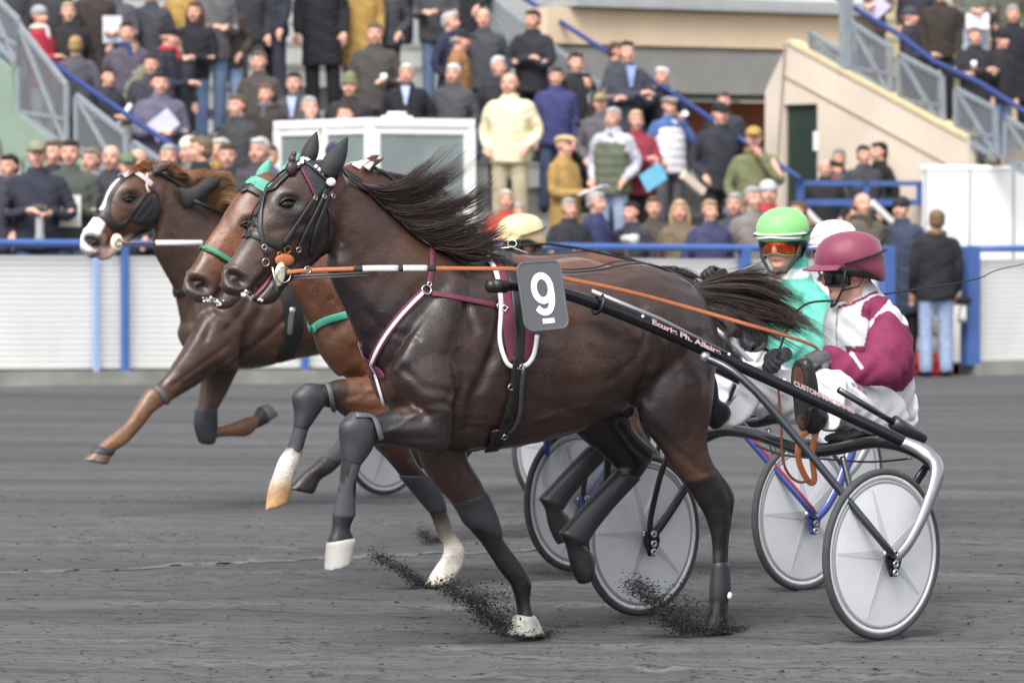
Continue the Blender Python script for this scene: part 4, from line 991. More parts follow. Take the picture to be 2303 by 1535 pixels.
class Tack:
    """straps laid on the skin of one horse"""
    def __init__(s, fr, body, parent):
        s.fr = fr; s.e = parent
        me = body.data; s.bvh = BVHTree.FromPolygons([v.co for v in me.vertices], [tuple(p.vertices) for p in me.polygons])
    def hit(s, x, y, off=.004, v=None):
        d = Vector(s.fr.B @ ray(x, y)).normalized(); o = Vector(s.fr.o); h = s.bvh.ray_cast(o, d)
        if h[0] is None or v is not None:
            p = Vector(s.fr.px(x, y, v if v is not None else .05)); q = s.bvh.find_nearest(p); n = q[1] if q[1] else Vector((0, 1, 0))
            if v is None: p = q[0] + n * off
            return np.array(p), np.array(n)
        return np.array(h[0] + h[1] * off), np.array(h[1])
    def path(s, pts, off=.004, sub=5, v=None):
        P = crom(pts, sub); return [s.hit(x, y, off, v) for x, y in P]
    def ribbon(s, name, pts, w, t, m, off=.004, sub=5, mirror=False, v=None, parent=None, wrap=None):
        Q = s.path(pts, off, sub, v); mb = MB(); s.strip(mb, [q[0] for q in Q], [q[1] for q in Q], w, t)
        if mirror:
            m2 = MB(); s.strip(m2, [q[0] * np.array([1, -1, 1]) for q in Q], [q[1] * np.array([1, -1, 1]) for q in Q], w, t); m2.build(name, m, parent or s.e, True)
        return mb.build(name, m, parent or s.e, True)
    def strip(s, mb, P, N, w, t):
        P = np.array(P); N = np.array(N); k = len(P)
        for _ in range(2):
            P[1:-1] = (P[:-2] + 2 * P[1:-1] + P[2:]) / 4; N[1:-1] = (N[:-2] + 2 * N[1:-1] + N[2:]) / 4
        rs = []
        for i in range(k):
            tg = P[min(i + 1, k - 1)] - P[max(i - 1, 0)]; tg /= np.linalg.norm(tg) + 1e-9
            n = N[i] - tg * (N[i] @ tg); n /= np.linalg.norm(n) + 1e-9; a = np.cross(tg, n)
            rs.append([P[i] + a * (w / 2) * cx + n * t * cy for cx, cy in ((-1, -.3), (-1, .5), (-.8, .9), (.8, .9), (1, .5), (1, -.3), (.8, -.6), (-.8, -.6))])
        mb.rings(rs)
def ring_torus(mb, c, r, t, nrm=(0, 1, 0), n=18):
    c = np.array(c, float); nrm = np.array(nrm, float); nrm /= np.linalg.norm(nrm); a = np.cross(nrm, (0.3, 0.1, 1)); a /= np.linalg.norm(a); b = np.cross(nrm, a)
    mb.tube([c + (a * math.cos(2 * math.pi * k / n) + b * math.sin(2 * math.pi * k / n)) * r for k in range(n)], t, 6, closed=True, up=tuple(nrm))
def strands(name, fr, guides, count, m, parent, r=.0022, seed=1, jit=10, vj=.06, seg=11, curl=8, short=.35, locks=None):
    """hair in locks: guides are lines in the photograph (x, y, v); each lock follows a path between guides and its strands close up towards the tip"""
    rnd = np.random.RandomState(seed); mb = MB(); K = len(guides)
    GS = [crom(g, 4) for g in guides]; L = len(GS[0]); nl = locks or max(12, count // 16)
    T = np.linspace(0, 1, seg)
    for l in range(nl):
        s0 = rnd.rand() * (K - 1); end = 1 - short * rnd.rand() ** 1.3; j = rnd.randn(2) * jit; ph = rnd.rand() * 6.28; fq = 2.2 + 2.6 * rnd.rand(); am = curl * (.3 + 1.3 * rnd.rand()); vv = rnd.randn() * vj
        tone = .55 + .9 * rnd.rand() ** 1.4; brown = rnd.rand()
        for i in range(max(1, count // nl)):
            sr = min(max(s0 + rnd.randn() * .11, 0), K - 1.001); k = int(sr); f = sr - k; g = GS[k] * (1 - f) + GS[k + 1] * f
            e2 = end * (1 - .22 * rnd.rand()); q = rnd.randn(3); w = .35 + rnd.rand() * .75; pts = []
            for u0 in T:
                t = u0 * e2 * (L - 1); a = int(min(t, L - 2)); p = g[a] * (1 - (t - a)) + g[a + 1] * (t - a); u = u0 * e2
                fan = math.sin(math.pi * min(u0 * 1.1, 1)) * 3.2 + 1.6 * u0
                x = p[0] + j[0] * u + math.sin(ph + u * fq) * am * u + q[0] * fan * w + (3 * math.sin(q[2] * 9 + u * 7) * u)
                y = p[1] + j[1] * u + math.cos(ph * 1.7 + u * fq * 1.2) * am * u + q[1] * fan * w + (4 * math.sin(q[1] * 9 + u * 6) * u)
                pts.append(fr.px(x, y, p[2] + vv * u + .008 * q[2]))
            rr = r * (.6 + .7 * rnd.rand()); sh = tone * (.8 + .4 * rnd.rand()); mb.cur = (sh * (1 + .25 * brown), sh, sh * (1 - .12 * brown))
            mb.tube(pts, [rr * (1 - (q2 / (seg - 1)) ** 2.0 * .88) for q2 in range(seg)], 3, cap=False)
    return mb.build(name, m, parent, True, fixn=False, colors=True)
def hairmat(key, col, rough=.45):
    if key in _M: return _M[key]
    m = mat(key, col, rough, spec=.45); t = m.node_tree; b = t.nodes['Principled BSDF']
    a = t.nodes.new('ShaderNodeAttribute'); a.attribute_name = 'Col'; mx = t.nodes.new('ShaderNodeMix'); mx.data_type = 'RGBA'; mx.blend_type = 'MULTIPLY'; mx.inputs[0].default_value = 1
    mx.inputs[6].default_value = (*lin(col), 1); t.links.new(a.outputs['Color'], mx.inputs[7]); t.links.new(mx.outputs[2], b.inputs['Base Color'])
    return m
def leg_cols(n, up, mid, low, k1, k2):
    return [up if i < k1 else (mid if i < k2 else low) for i in range(n)]
def grow(rows, k, dw=.004):
    out = []
    for ax, ay, bx, by, v, w in rows:
        cx, cy = (ax + bx) / 2, (ay + by) / 2
        out.append((cx + (ax - cx) * k, cy + (ay - cy) * k, cx + (bx - cx) * k, cy + (by - cy) * k, v, w + dw))
    return out
def boot(name, fr, rows, parent, m, k=1.14, dw=.005, smooth=3, vox=.008):
    mb = MB(); edge_tube(mb, fr, grow(rows, k, dw), 5, 20, blunt=(name == 'bell_boot')); return skin(mb, name, vox, m, parent, smooth, False)
def mixc(a, b, t): return tuple(x * (1 - t) + y * t for x, y in zip(a, b))

# ---------------------------------------------------------------- the dark bay with number 9
H9 = Frame((.106, 17.146), 33.0)
D9 = hx('#292020'); D9b = hx('#4c3325'); D9k = hx('#1d1817'); D9l = hx('#19171a')
T9 = [(872, 740, 880, 915, 0, .13), (930, 645, 930, 975, 0, .195), (1005, 590, 1000, 1006, 0, .225), (1085, 578, 1085, 1012, 0, .25), (1165, 600, 1168, 1004, 0, .285), (1260, 612, 1260, 982, 0, .305), (1340, 603, 1340, 950, 0, .305), (1420, 592, 1420, 912, 0, .285), (1490, 608, 1490, 900, 0, .25), (1540, 636, 1545, 880, 0, .205), (1572, 690, 1572, 850, 0, .13)]
N9 = [(748, 385, 742, 545, 0, .058), (800, 408, 746, 622, 0, .066), (850, 450, 766, 678, 0, .08), (905, 500, 790, 730, 0, .105), (970, 548, 815, 785, 0, .14), (1045, 575, 850, 850, 0, .17)]
HD9 = [(738, 356, 775, 450, 0, .055), (690, 360, 766, 520, 0, .074), (642, 384, 745, 566, 0, .088), (603, 425, 706, 588, 0, .088), (577, 470, 670, 600, 0, .076), (554, 520, 632, 612, 0, .062), (531, 560, 605, 625, 0, .054), (513, 590, 580, 646, 0, .055), (499, 612, 556, 668, 0, .055), (500, 636, 530, 668, 0, .042)]
JW9 = [(700, 540, 712, 590, 0, .055), (655, 580, 672, 618, 0, .046), (618, 606, 642, 646, 0, .042), (592, 640, 620, 680, 0, .04), (566, 668, 598, 686, 0, .032)]
LF9a = [(890, 790, 1020, 800, .13, .09), (880, 850, 1025, 900, .145, .10), (930, 905, 1000, 1022, .15, .085), (915, 910, 925, 1012, .14, .072), (888, 918, 882, 1004, .13, .06), (850, 930, 846, 1000, .12, .05), (815, 940, 822, 1000, .12, .046)]
LF9b = [(782, 934, 832, 938, .12, .036), (764, 956, 848, 962, .12, .05), (766, 1000, 838, 1005, .12, .047), (768, 1035, 812, 1045, .12, .036), (762, 1085, 801, 1085, .12, .03), (754, 1130, 799, 1135, .12, .031), (746, 1160, 800, 1158, .12, .037), (744, 1190, 788, 1190, .12, .033), (734, 1222, 800, 1214, .12, .042), (729, 1286, 790, 1264, .12, .05)]
RF9 = [(930, 960, 1050, 960, -.10, .095), (940, 1035, 1048, 1020, -.11, .082), (985, 1098, 1078, 1078, -.11, .066), (1030, 1148, 1098, 1118, -.11, .055), (1050, 1182, 1118, 1165, -.11, .051), (1074, 1214, 1130, 1205, -.11, .041), (1108, 1262, 1158, 1245, -.10, .031), (1143, 1306, 1190, 1294, -.10, .034), (1150, 1325, 1196, 1318, -.10, .037), (1158, 1352, 1194, 1346, -.10, .032), (1160, 1386, 1202, 1388, -.10, .041), (1142, 1426, 1222, 1428, -.10, .05)]
LH9 = [(1455, 690, 1590, 715, .13, .10), (1437, 800, 1610, 800, .15, .115), (1428, 880, 1606, 885, .165, .11), (1442, 948, 1597, 950, .17, .088), (1488, 1018, 1592, 1000, .17, .068), (1528, 1076, 1608, 1045, .17, .054), (1572, 1136, 1650, 1106, .17, .049), (1590, 1176, 1648, 1152, .17, .044), (1598, 1215, 1642, 1212, .175, .034), (1601, 1267, 1640, 1267, .18, .03), (1596, 1325, 1643, 1322, .18, .037), (1596, 1350, 1638, 1352, .18, .033), (1590, 1382, 1640, 1385, .18, .041), (1578, 1420, 1648, 1422, .18, .05)]
RH9a = [(1270, 950, 1400, 880, -.12, .095), (1320, 998, 1418, 950, -.13, .075), (1365, 1032, 1440, 980, -.13, .058), (1398, 1062, 1472, 1008, -.13, .048)]
RH9b = [(1396, 1020, 1470, 1036, -.13, .048), (1380, 1062, 1438, 1078, -.13, .042), (1330, 1116, 1380, 1140, -.13, .036), (1288, 1164, 1336, 1195, -.13, .034), (1260, 1194, 1316, 1228, -.13, .04), (1272, 1228, 1328, 1236, -.13, .036), (1282, 1276, 1338, 1252, -.13, .041), (1300, 1320, 1336, 1294, -.13, .045)]
MUSC9 = [([(700, 515), (665, 545), (632, 566), (612, 585)], 4, -.0035), ([(965, 915), (925, 930), (885, 962), (862, 972)], 3.5, -.0035), ([(1015, 965), (1090, 950), (1160, 958), (1240, 925), (1300, 905)], 4.5, -.004), ([(1632, 1150), (1626, 1230), (1624, 1310)], 5, .006), ([(1600, 1060), (1622, 1110), (1630, 1150)], 6, .006),
         ([(1118, 1225), (1150, 1290)], 5, .005), ([(930, 1030), (1010, 1100), (1060, 1150)], 7, .006), ([(1010, 1010), (1060, 1080), (1085, 1120)], 6, .005), ([(1455, 960), (1500, 1010), (1560, 1060)], 8, .007), ([(1570, 960), (1580, 1010), (1612, 1070)], 7, .006), ([(1430, 720), (1470, 760), (1490, 840)], 12, .007), ([(850, 700), (880, 740), (930, 760)], 8, .006), ([(1060, 620), (1040, 680), (1050, 740)], 10, .007), ([(1330, 850), (1390, 800), (1420, 740)], 10, .006),
         ([(1112, 690), (1085, 800), (1052, 890), (1058, 960)], 15, .020), ([(905, 925), (960, 900), (1000, 915)], 7, .006), ([(1015, 790), (1030, 860), (1010, 930)], 9, .010), ([(900, 830), (930, 870), (985, 880)], 10, .007), ([(1300, 700), (1330, 800), (1310, 900)], 60, -.006), ([(1545, 760), (1560, 860), (1545, 940)], 16, .006), ([(800, 600), (850, 680), (900, 740)], 30, -.008), ([(770, 500), (790, 520), (800, 545)], 7, .005), ([(1190, 760), (1200, 840)], 8, .004), ([(1240, 770), (1252, 850)], 8, .004), ([(1290, 780), (1300, 850)], 8, .004), ([(960, 640), (890, 730), (848, 800)], 16, .009), ([(762, 585), (800, 690), (838, 768)], 18, .010),
         ([(1405, 700), (1428, 790), (1418, 885)], 20, .016), ([(1000, 760), (975, 850), (1000, 930)], 40, -.010), ([(1500, 760), (1520, 880)], 50, -.010), ([(1090, 800), (1150, 900), (1300, 930)], 16, .005),
         ([(930, 700), (900, 800)], 26, -.008), ([(985, 890), (930, 945), (860, 955)], 9, .005), ([(880, 985), (960, 985)], 8, .004), ([(1040, 690), (985, 800)], 12, .006), ([(1480, 690), (1468, 800), (1440, 900)], 14, .007),
         ([(640, 520), (690, 510), (730, 500)], 9, .005), ([(600, 500), (570, 560), (555, 585)], 9, .004), ([(690, 540), (735, 560), (760, 520)], 14, .006), ([(780, 470), (800, 560), (850, 640)], 18, .005), ([(860, 560), (900, 640), (960, 700)], 16, .004)]
def ellip(P, c, rx, ry, ang):
    d = P - np.array(c); ca, sa = math.cos(R(ang)), math.sin(R(ang)); return np.sqrt(((d[:, 0] * ca + d[:, 1] * sa) / rx) ** 2 + ((-d[:, 0] * sa + d[:, 1] * ca) / ry) ** 2)
def face_sculpt(fr, co, nr, col, eye, nost, mouth=None, k=1.0, inner=None):
    """nostril hollows, eye sockets and lips on both sides of a head"""
    def loc2(c): return fr.px(c[0], c[1], .05)[[0, 2]]
    P = co[:, [0, 2]]; s = 1 / 570.0 * k; side = smoothstep(.15, .5, np.abs(nr[:, 1]))
    n0 = loc2(nost); d = P - n0; ca, sa = math.cos(R(28)), math.sin(R(28))
    e = np.sqrt(((d[:, 0] * ca + d[:, 1] * sa) / (27 * s)) ** 2 + ((-d[:, 0] * sa + d[:, 1] * ca) / (15 * s)) ** 2)
    w = np.clip(1.35 - e, 0, 1); w = w * w * (3 - 2 * w) * side
    rim = np.exp(-((e - 1.45) / .3) ** 2) * side
    w = np.clip(w * 1.5, 0, 1); co = co + nr * (rim * .007 - w * .024)[:, None]
    red = np.exp(-(e / .45) ** 2)[:, None]; dk = np.array(hx('#0c0808')) * (1 - red) + np.array(inner or hx('#3d1418')) * red; col = col * (1 - np.clip(w * 1.3, 0, 1)[:, None]) + dk * np.clip(w * 1.3, 0, 1)[:, None]
    q = loc2(eye); d = P - q; e = np.sqrt((d[:, 0] / (34 * s)) ** 2 + (d[:, 1] / (22 * s)) ** 2)
    rim = np.exp(-((e - 1.0) / .35) ** 2) * side; soc = np.exp(-(e / .6) ** 2) * side; brow = np.exp(-(((d[:, 0]) / (34 * s)) ** 2 + ((d[:, 1] - 30 * s) / (12 * s)) ** 2)) * side
    co = co + nr * (rim * .005 - soc * .008 + brow * .007)[:, None]
    col = col * (1 - .85 * np.clip(np.exp(-(e / .85) ** 2) * side * 1.3, 0, 1))[:, None]
    if mouth is not None:
        m2 = np.array([loc2(c) for c in mouth]); dd = pdist(P, m2); w = np.exp(-(dd / (7 * s)) ** 2) * side
        co = co - nr * (w * .006)[:, None]; col = col * (1 - .7 * w)[:, None]
    return co, col
def horse_body(fr, parts, dark, brown, muscles, face, seed, tone):
    mb = MB()
    for f, rows, cols, sub in parts: edge_tube(mb, f, rows, sub, 22, cols, blunt=any(rows is q for q in (LF9b, RF9, LH9, RH9b, LF2b, RF2)))
    def post(co, nr, col):
        n = vnoise(co, 3.2, seed); n2 = vnoise(co, 9, seed + 3)
        w = np.clip((n - .46) * 3 + .6 * np.exp(-((co[:, 2] - 1.0) / .13) ** 2) + .3 * np.exp(-((co[:, 0] - .55) / .25) ** 2) * (co[:, 2] < 1.3), 0, 1)[:, None] * tone
        isdark = (np.abs(col - np.array(dark)).sum(1) > .30 * sum(dark))[:, None]
        col = np.where(isdark, col, col * (1 - w) + np.array(brown) * w)
        col = col * (.85 + .3 * n2)[:, None]
        co = sculpt(H9 if muscles is MUSC9 else fr, co, nr, muscles)
        co = co + nr * ((vnoise(co, 8, seed + 6) - .5) * .008 + (vnoise(co, 20, seed + 7) - .5) * .004)[:, None]
        return face_sculpt(fr, co, nr, col, *face)
    return mb, post
def eye_pair(tk, x, y, r=.030, parent=None):
    p, n = tk.hit(x, y, -.009)
    for q in (1, -1):
        mb = MB(); mb.ball(p * np.array([1, q, 1]), (r * 1.12, r * .72, r * .86), 18, 12); ey = mb.build('eye', eyem, tk.e, True)
        mb = MB(); a = np.array([r * 1.25, 0, -.1 * r]); c0 = (p + n * .009) * np.array([1, q, 1])
        mb.tube([c0 + np.array([math.cos(t) * r * 1.15, q * (.001 + .010 * math.sin(t)), math.sin(t) * r * .78]) for t in np.linspace(-.15, math.pi + .15, 12)], [.0045 + .002 * math.sin(math.pi * k / 11) for k in range(12)], 8); mb.build('eyelid', mat('dark eyelid', '#1a1412', .45), ey, True)
def nostrils(tk, x, y, rx=.030, rz=.015, ang=-30):
    p, n = tk.hit(x, y, -.0045); ca, sa = math.cos(R(ang)), math.sin(R(ang))
    for q in (1, -1):
        t = np.array([ca, 0, sa]); t -= n * (t @ n); t /= np.linalg.norm(t); b = np.cross(n, t); rot = np.stack([t, b, n], 1)
        mb = MB(); mb.ball((0, 0, 0), (rx, rz, .007), 18, 10, rot=rot); mb.v = [tuple((np.array(v) + p) * np.array([1, q, 1])) for v in mb.v]
        o = mb.build('nostril', mat('nostril dark', '#1a0d0d', .5, noise=.5, nscale=40), tk.e, True)
def foam(tk, pts, seed=3):
    rnd = np.random.RandomState(seed); mb = MB()
    for x, y in pts:
        p, n = tk.hit(x, y, .001)
        for _ in range(9): mb.ball(p + rnd.randn(3) * .009, .004 + .004 * rnd.rand(), 6, 5)
    skin(mb, 'foam', .003, mat('white foam', '#d9d6d0', .4), tk.e, 1, False)
def ear(mb, fr, base, tip, wpx, v, w=.03, cup=True):
    b = np.array(base, float); t = np.array(tip, float); ax = (t - b) / np.linalg.norm(t - b); n = np.array([-ax[1], ax[0]])
    rows = []
    for f, k in ((0, .75), (.25, 1.0), (.55, .85), (.8, .48), (1.0, .1)):
        c = b + (t - b) * f; a_ = c + n * wpx * k; b_ = c - n * wpx * k; rows.append((a_[0], a_[1], b_[0], b_[1], v, w * k))
    edge_tube(mb, fr, rows, 4, 14, comp=False)

def build_h9():
    e = frame_empty('trotting_horse', H9)
    tag(e, 'dark brown trotting horse with black ear hood in the foreground, number 9 at its side', 'horse', 'trotting horses')
    muz = hx('#4a3a34'); mt = hx('#2b2422')
    legs = lambda n, k: [D9] * k + [mixc(D9, D9l, .6)] + [D9l] * (n - k - 1)
    parts = [(H9, T9, [mixc(D9, D9b, .2)] * len(T9), 6), (H9, N9, [D9] * len(N9), 6),
             (H9, HD9, [D9, D9, D9, D9, mixc(D9, D9b, .5), mixc(D9, D9b, .6), muz, muz, mt, mt], 6), (H9, JW9, [D9, D9, mt, mt, mt], 5),
             (H9, LF9a, legs(len(LF9a), 4), 5), (H9, LF9b, [D9l] * len(LF9b), 5), (H9, RF9, legs(len(RF9), 3), 5), (H9, LH9, legs(len(LH9), 5), 5), (H9, RH9a, legs(4, 1), 5), (H9, RH9b, [D9l] * len(RH9b), 5),
             (H9, [(1000, 612, 1085, 640, .10, .05), (960, 690, 1062, 735, .15, .055), (905, 780, 1015, 830, .16, .06), (880, 830, 975, 880, .15, .05)], None, 5),
             (H9, [(1385, 900, 1430, 890, 0, .06), (1390, 935, 1425, 930, 0, .045)], None, 4)]
    parts = [(f, r, c or [D9] * len(r), s) for f, r, c, s in parts]
    # the far hip and shoulder, so the body is whole from the other side
    parts.append((H9, [(a, b, c, d, -v, w) for a, b, c, d, v, w in LH9[:3]], [D9] * 3, 5)); parts.append((H9, [(a, b, c, d, -v, w) for a, b, c, d, v, w in LF9a[:2]], [D9] * 2, 5))
    parts.append((H9, [(1000, 612, 1085, 640, -.10, .05), (960, 690, 1062, 735, -.15, .055), (905, 780, 1015, 830, -.16, .06)], [D9] * 3, 5))
    mb, post = horse_body(H9, parts, D9, D9b, MUSC9, ((648, 458), (529, 625), [(599, 613), (575, 640), (552, 668)]), 5, .75)
    body = skin(mb, 'body', .0105, coatm, e, 5, True, post)
    tk = Tack(H9, body, e); eye_pair(tk, 647, 459); nostrils(tk, 529, 625)
    # mouth inside and teeth
    mb = MB(); edge_tube(mb, H9, [(600, 610, 608, 622, 0, .03), (584, 634, 596, 650, 0, .03), (562, 660, 572, 674, 0, .026)], 4, 12); mb.build('tongue', mat('mouth pink', '#7d4450', .35), e, True)
    mb = MB()
    for k in range(4):
        p = H9.px(563 + k * 5, 671 - k * 5, .022 - .006 * k); mb.ball(p, (.006, .006, .009), 8, 6)
    mb.build('teeth', mat('ivory', '#c9b99a', .4), e, True)
    foam(tk, [(560, 676), (570, 680), (585, 686), (552, 670)])
    # ear hood
    mb = MB(); ear(mb, H9, (735, 392), (781, 309), 23, .075, .032); ear(mb, H9, (690, 366), (712, 297), 17, -.06, .03); mb.build('ear_cover', hoodm, e, True)
    hoodp = [([(676, 366), (705, 376), (738, 384), (760, 384)], .05), ([(682, 380), (712, 392), (752, 398)], .05), ([(690, 398), (720, 408), (748, 414)], .045), ([(698, 416), (724, 424), (742, 430)], .04), ([(704, 430), (728, 438)], .025)]
    for p, w in hoodp[:1]: hd = tk.ribbon('ear_hood', p, w, .004, hoodm, .003, mirror=True)
    for p, w in hoodp[1:]: tk.ribbon('ear_hood', p, w, .004, hoodm, .0035, mirror=True)
    for p in ([(673, 368), (686, 396), (698, 420), (707, 441)], [(762, 384), (756, 412), (739, 442)]): tk.ribbon('hood_edging', p, .011, .004, maroon_w, .007)
    # bridle
    S = lambda nm, p, w=.018, m=leather, o=.006, mir=True, t=.0035: tk.ribbon(nm, p, w, t, m, o, mirror=mir)
    S('noseband', [(550, 521), (587, 534), (630, 556), (642, 564)], .030); S('nose_strap', [(562, 497), (575, 502), (584, 512)], .016)
    S('cheek_strap', [(665, 363), (630, 390), (605, 418), (590, 464), (585, 510), (592, 548), (598, 571)], .020, o=.010)
    S('cheek_strap', [(655, 369), (622, 400), (592, 445), (575, 488)], .014, mir=False)
    S('cheek_strap', [(740, 402), (706, 446), (670, 500), (636, 552)], .019, o=.010); S('cheek_strap', [(732, 425), (716, 464), (685, 525), (667, 566)], .017, o=.010)
    S('throat_latch', [(738, 440), (725, 480), (709, 520), (697, 575)], .020); S('throat_latch', [(738, 470), (741, 520), (738, 548)], .008)
    bb = S('browband', [(660, 353), (690, 368), (718, 390), (746, 416)], .030, mat('navy browband', '#262536', .5), .014, t=.005)
    wl = mat('white lettering', '#e8e6ee', .6)
    for a in ([(668, 357), (674, 360)], [(678, 361), (684, 365)], [(688, 366), (693, 370)], [(704, 378), (708, 382)], [(711, 384), (716, 388)], [(719, 391), (724, 396)]):
        q0, n0 = tk.hit(*a[0], .0215); q1, n1 = tk.hit(*a[1], .0215); m2 = MB(); tk.strip(m2, [q0, (q0 + q1) / 2, q1], [n0, n0, n1], .015, .0012); m2.build('lettering', wl, bb)
    p, n = tk.hit(737, 412, .024); mb = MB(); mb.ball(p, (.022, .006, .017), 14, 8); mb.build('rosette', white_w, bb, True)
    mb = MB(); p, n = tk.hit(652, 362, .02); mb.ball(p, (.025, .022, .03), 12, 8); mb.ball(p + np.array([-.004, 0, .035]), (.016, .016, .02), 10, 8); mb.ball(p + np.array([-.012, 0, .055]), (.012, .012, .014), 10, 8); mb.build('forelock_knot', hairmat('dark mane', '#3a312e'), e, True, colors=True)
    S('check_rein', [(765, 378), (807, 410), (850, 430), (887, 464)], .014, o=.012); S('check_rein', [(762, 386), (800, 420), (845, 446), (875, 475)], .010, o=.012)
    for (x, y) in ((706, 446), (726, 443), (745, 441), (593, 556), (668, 560)):
        mb = MB(); p, n = tk.hit(x, y, .013); ring_torus(mb, p, .010, .0022, n, 4 if y < 500 else 14); mb.build('buckle', steel, e, True)
    for (x, y, r) in ((596, 589, .015), (645, 560, .014), (627, 572, .011)):
        mb = MB(); p, n = tk.hit(x, y, .008); ring_torus(mb, p, r, .0024, n, 16); mb.build('ring', brass if x > 600 else steel, e, True)
    # bit: cheek disc and rings
    mb = MB(); c = H9.px(629, 617, .085); mb.lathe([(.0, -.004), (.030, -.004), (.034, 0), (.030, .004), (.0, .004)], axis=1, c=(0, 0, 0), n=24, closed=False)
    o = mb.build('bit_disc', mat('cream rubber', '#d8d0b8', .5), e, True); o.location = c; o.scale = (.72, 1, 1.45); o.rotation_euler = (0, R(-12), 0)
    mb = MB(); ring_torus(mb, H9.px(638, 618, .098), .030, .003, (0.1, 1, 0), 20); mb.bar(H9.px(612, 600, .09), H9.px(622, 655, .098), .012, .006); mb.build('bit_ring', steel, e, True)
    mb = MB(); mb.ball(H9.px(640, 585, .075), (.045, .010, .026), 12, 8); mb.build('bit_guard', tan_l, e, True)
    # rein on the near side, with its white and black sleeve
    Q = [H9.px(x, y, v) for x, y, v in ((645, 612, .10), (700, 607, .13), (795, 604, .20), (900, 603, .25), (978, 603, .29), (1090, 604, .33), (1180, 606, .355), (1270, 626, .37), (1400, 652, .37), (1550, 692, .345))]
    rein_end = sulky_hand9
    Q = [np.array(q) for q in crom(Q + [H9.loc(SA.world(p)) for p in rein_end], 5)]
    def band(nm, q, w, t, m, par):
        mb = MB(); tk.strip(mb, q, [np.array([0, 1, .25])] * len(q), w, t); return mb.build(nm, m, par, True)
    r9 = band('rein', Q, .016, .003, tan_l, e)
    px = np.array([H9.proj(q)[0] for q in Q])
    def seg(x0, x1, m, nm):
        q = [Q[0] + 0 for _ in range(0)]; xs = np.linspace(x0, x1, 8); q = [np.array([np.interp(x, px, [c[i] for c in Q]) for i in range(3)]) for x in xs]; band(nm, q, .024, .006, m, r9)
    seg(795, 815, leather, 'sleeve_tape'); seg(815, 895, mat('grey white sleeve', '#bdbcb8', .6), 'rein_sleeve'); seg(895, 906, leather, 'sleeve_tape'); seg(906, 960, mat('grey white sleeve', '#bdbcb8'), 'rein_sleeve'); seg(960, 980, leather, 'sleeve_tape')
    mb = MB(); 
    for dy in (-3, 3): mb.tube([H9.px(660, 624 + dy, .09), H9.px(750, 620 + dy, .10), H9.px(830, 616 + dy, .13)], .004, 6)
    mb.build('rein', mat('grey strap', '#55565a', .5), e, True)
    mb = MB(); ring_torus(mb, H9.px(692, 607, .135), .014, .003, (0, 1, 0)); mb.build('rein_buckle', steel, r9, True)
    # breast collar
    S('breast_strap', [(967, 660), (1040, 672), (1116, 688)], .022, maroon_w, mir=True); S('neck_strap', [(970, 553), (970, 600), (963, 645)], .022, maroon_w)
    S('breast_collar', [(955, 655), (900, 710), (862, 765), (840, 810), (838, 850)], .034, maroon_w, .008); S('breast_piping', [(950, 660), (898, 714), (858, 772), (838, 818)], .014, white_w, .014, mir=False)
    S('breast_collar', [(812, 770), (824, 806), (843, 832), (858, 880), (866, 908)], .016, white_w, .008, mir=False); S('breast_piping', [(812, 764), (828, 806), (846, 836)], .008, maroon_w, .014, mir=False)
    p, n = tk.hit(957, 654, .016); mb = MB(); ring_torus(mb, p, .019, .0035, n, 18); p, n = tk.hit(964, 640, .016); ring_torus(mb, p, .008, .003, n); p, n = tk.hit(1120, 690, .016); ring_torus(mb, p, .012, .003, n); mb.build('ring', steel, e, True)
    # saddle pad, girth
    S('saddle_pad', [(1110, 588), (1132, 640), (1142, 700), (1145, 760), (1156, 812)], .055, mat('maroon pad', '#642640', .8), .012, t=.010)
    S('saddle_pad', [(1188, 745), (1184, 780), (1172, 808)], .04, mat('maroon pad', '#642640'), .012, mir=False, t=.01)
    S('pad_binding', [(1093, 585), (1114, 620), (1124, 690), (1124, 760), (1133, 806), (1146, 822), (1175, 823), (1196, 800), (1203, 755)], .018, white_w, .016, mir=True, t=.010)
    S('girth', [(1130, 585), (1152, 640), (1160, 700), (1163, 770), (1156, 850), (1140, 930), (1120, 990)], .045, leather, .022, t=.006)
    S('girth_strap', [(1152, 800), (1150, 860), (1134, 940)], .02, leather, .030, t=.004); S('girth_strap', [(1172, 830), (1168, 880), (1160, 940), (1140, 965)], .018, mat('grey edge leather', '#37383b', .4), .026, t=.004, mir=False)
    S('girth', [(1118, 960), (1114, 990), (1104, 1006)], .06, leather, .014, t=.006)
    for x, y in ((1168, 824), (1140, 868), (1130, 972), (1137, 700)):
        mb = MB(); p, n = tk.hit(x, y, .030); ring_torus(mb, p, .014, .0026, n, 4); mb.build('buckle', steel, e, True)
    for k, m0 in ((0, [(1105, 580), (1118, 572), (1132, 585)]), (1, [(1120, 592), (1140, 600), (1165, 608)])): S('saddle_tree', m0, .035, leather, .018, t=.012)
    mb = MB(); ring_torus(mb, H9.px(1152, 548, .03), .018, .003, (.4, .6, .6)); mb.tube([H9.px(1120, 560, .02), H9.px(1150, 556, .03), H9.px(1185, 570, .08)], .006, 6); mb.build('terret_ring', steel, e, True)
    S('crupper_strap', [(1180, 612), (1260, 606), (1350, 596), (1430, 588), (1500, 610), (1556, 640)], .016, leather, .008, mir=False)
    S('check_line', [(1200, 600), (1290, 590), (1370, 600), (1420, 586)], .010, leather, .02, mir=False)
    # boots, bandages and hoof caps
    boot('knee_boot', H9, LF9b[0:4], e, bootm, 1.06); boot('leg_bandage', H9, LF9b[3:7], e, mat('dark grey bandage', '#3a3a40', .8, noise=.15, nscale=20, bump=.002, bscale=60), 1.03, .003)
    S('knee_strap', [(800, 936), (838, 940), (852, 975), (856, 985)], .022, mat('grey strap', '#55565a'), .010, mir=False)
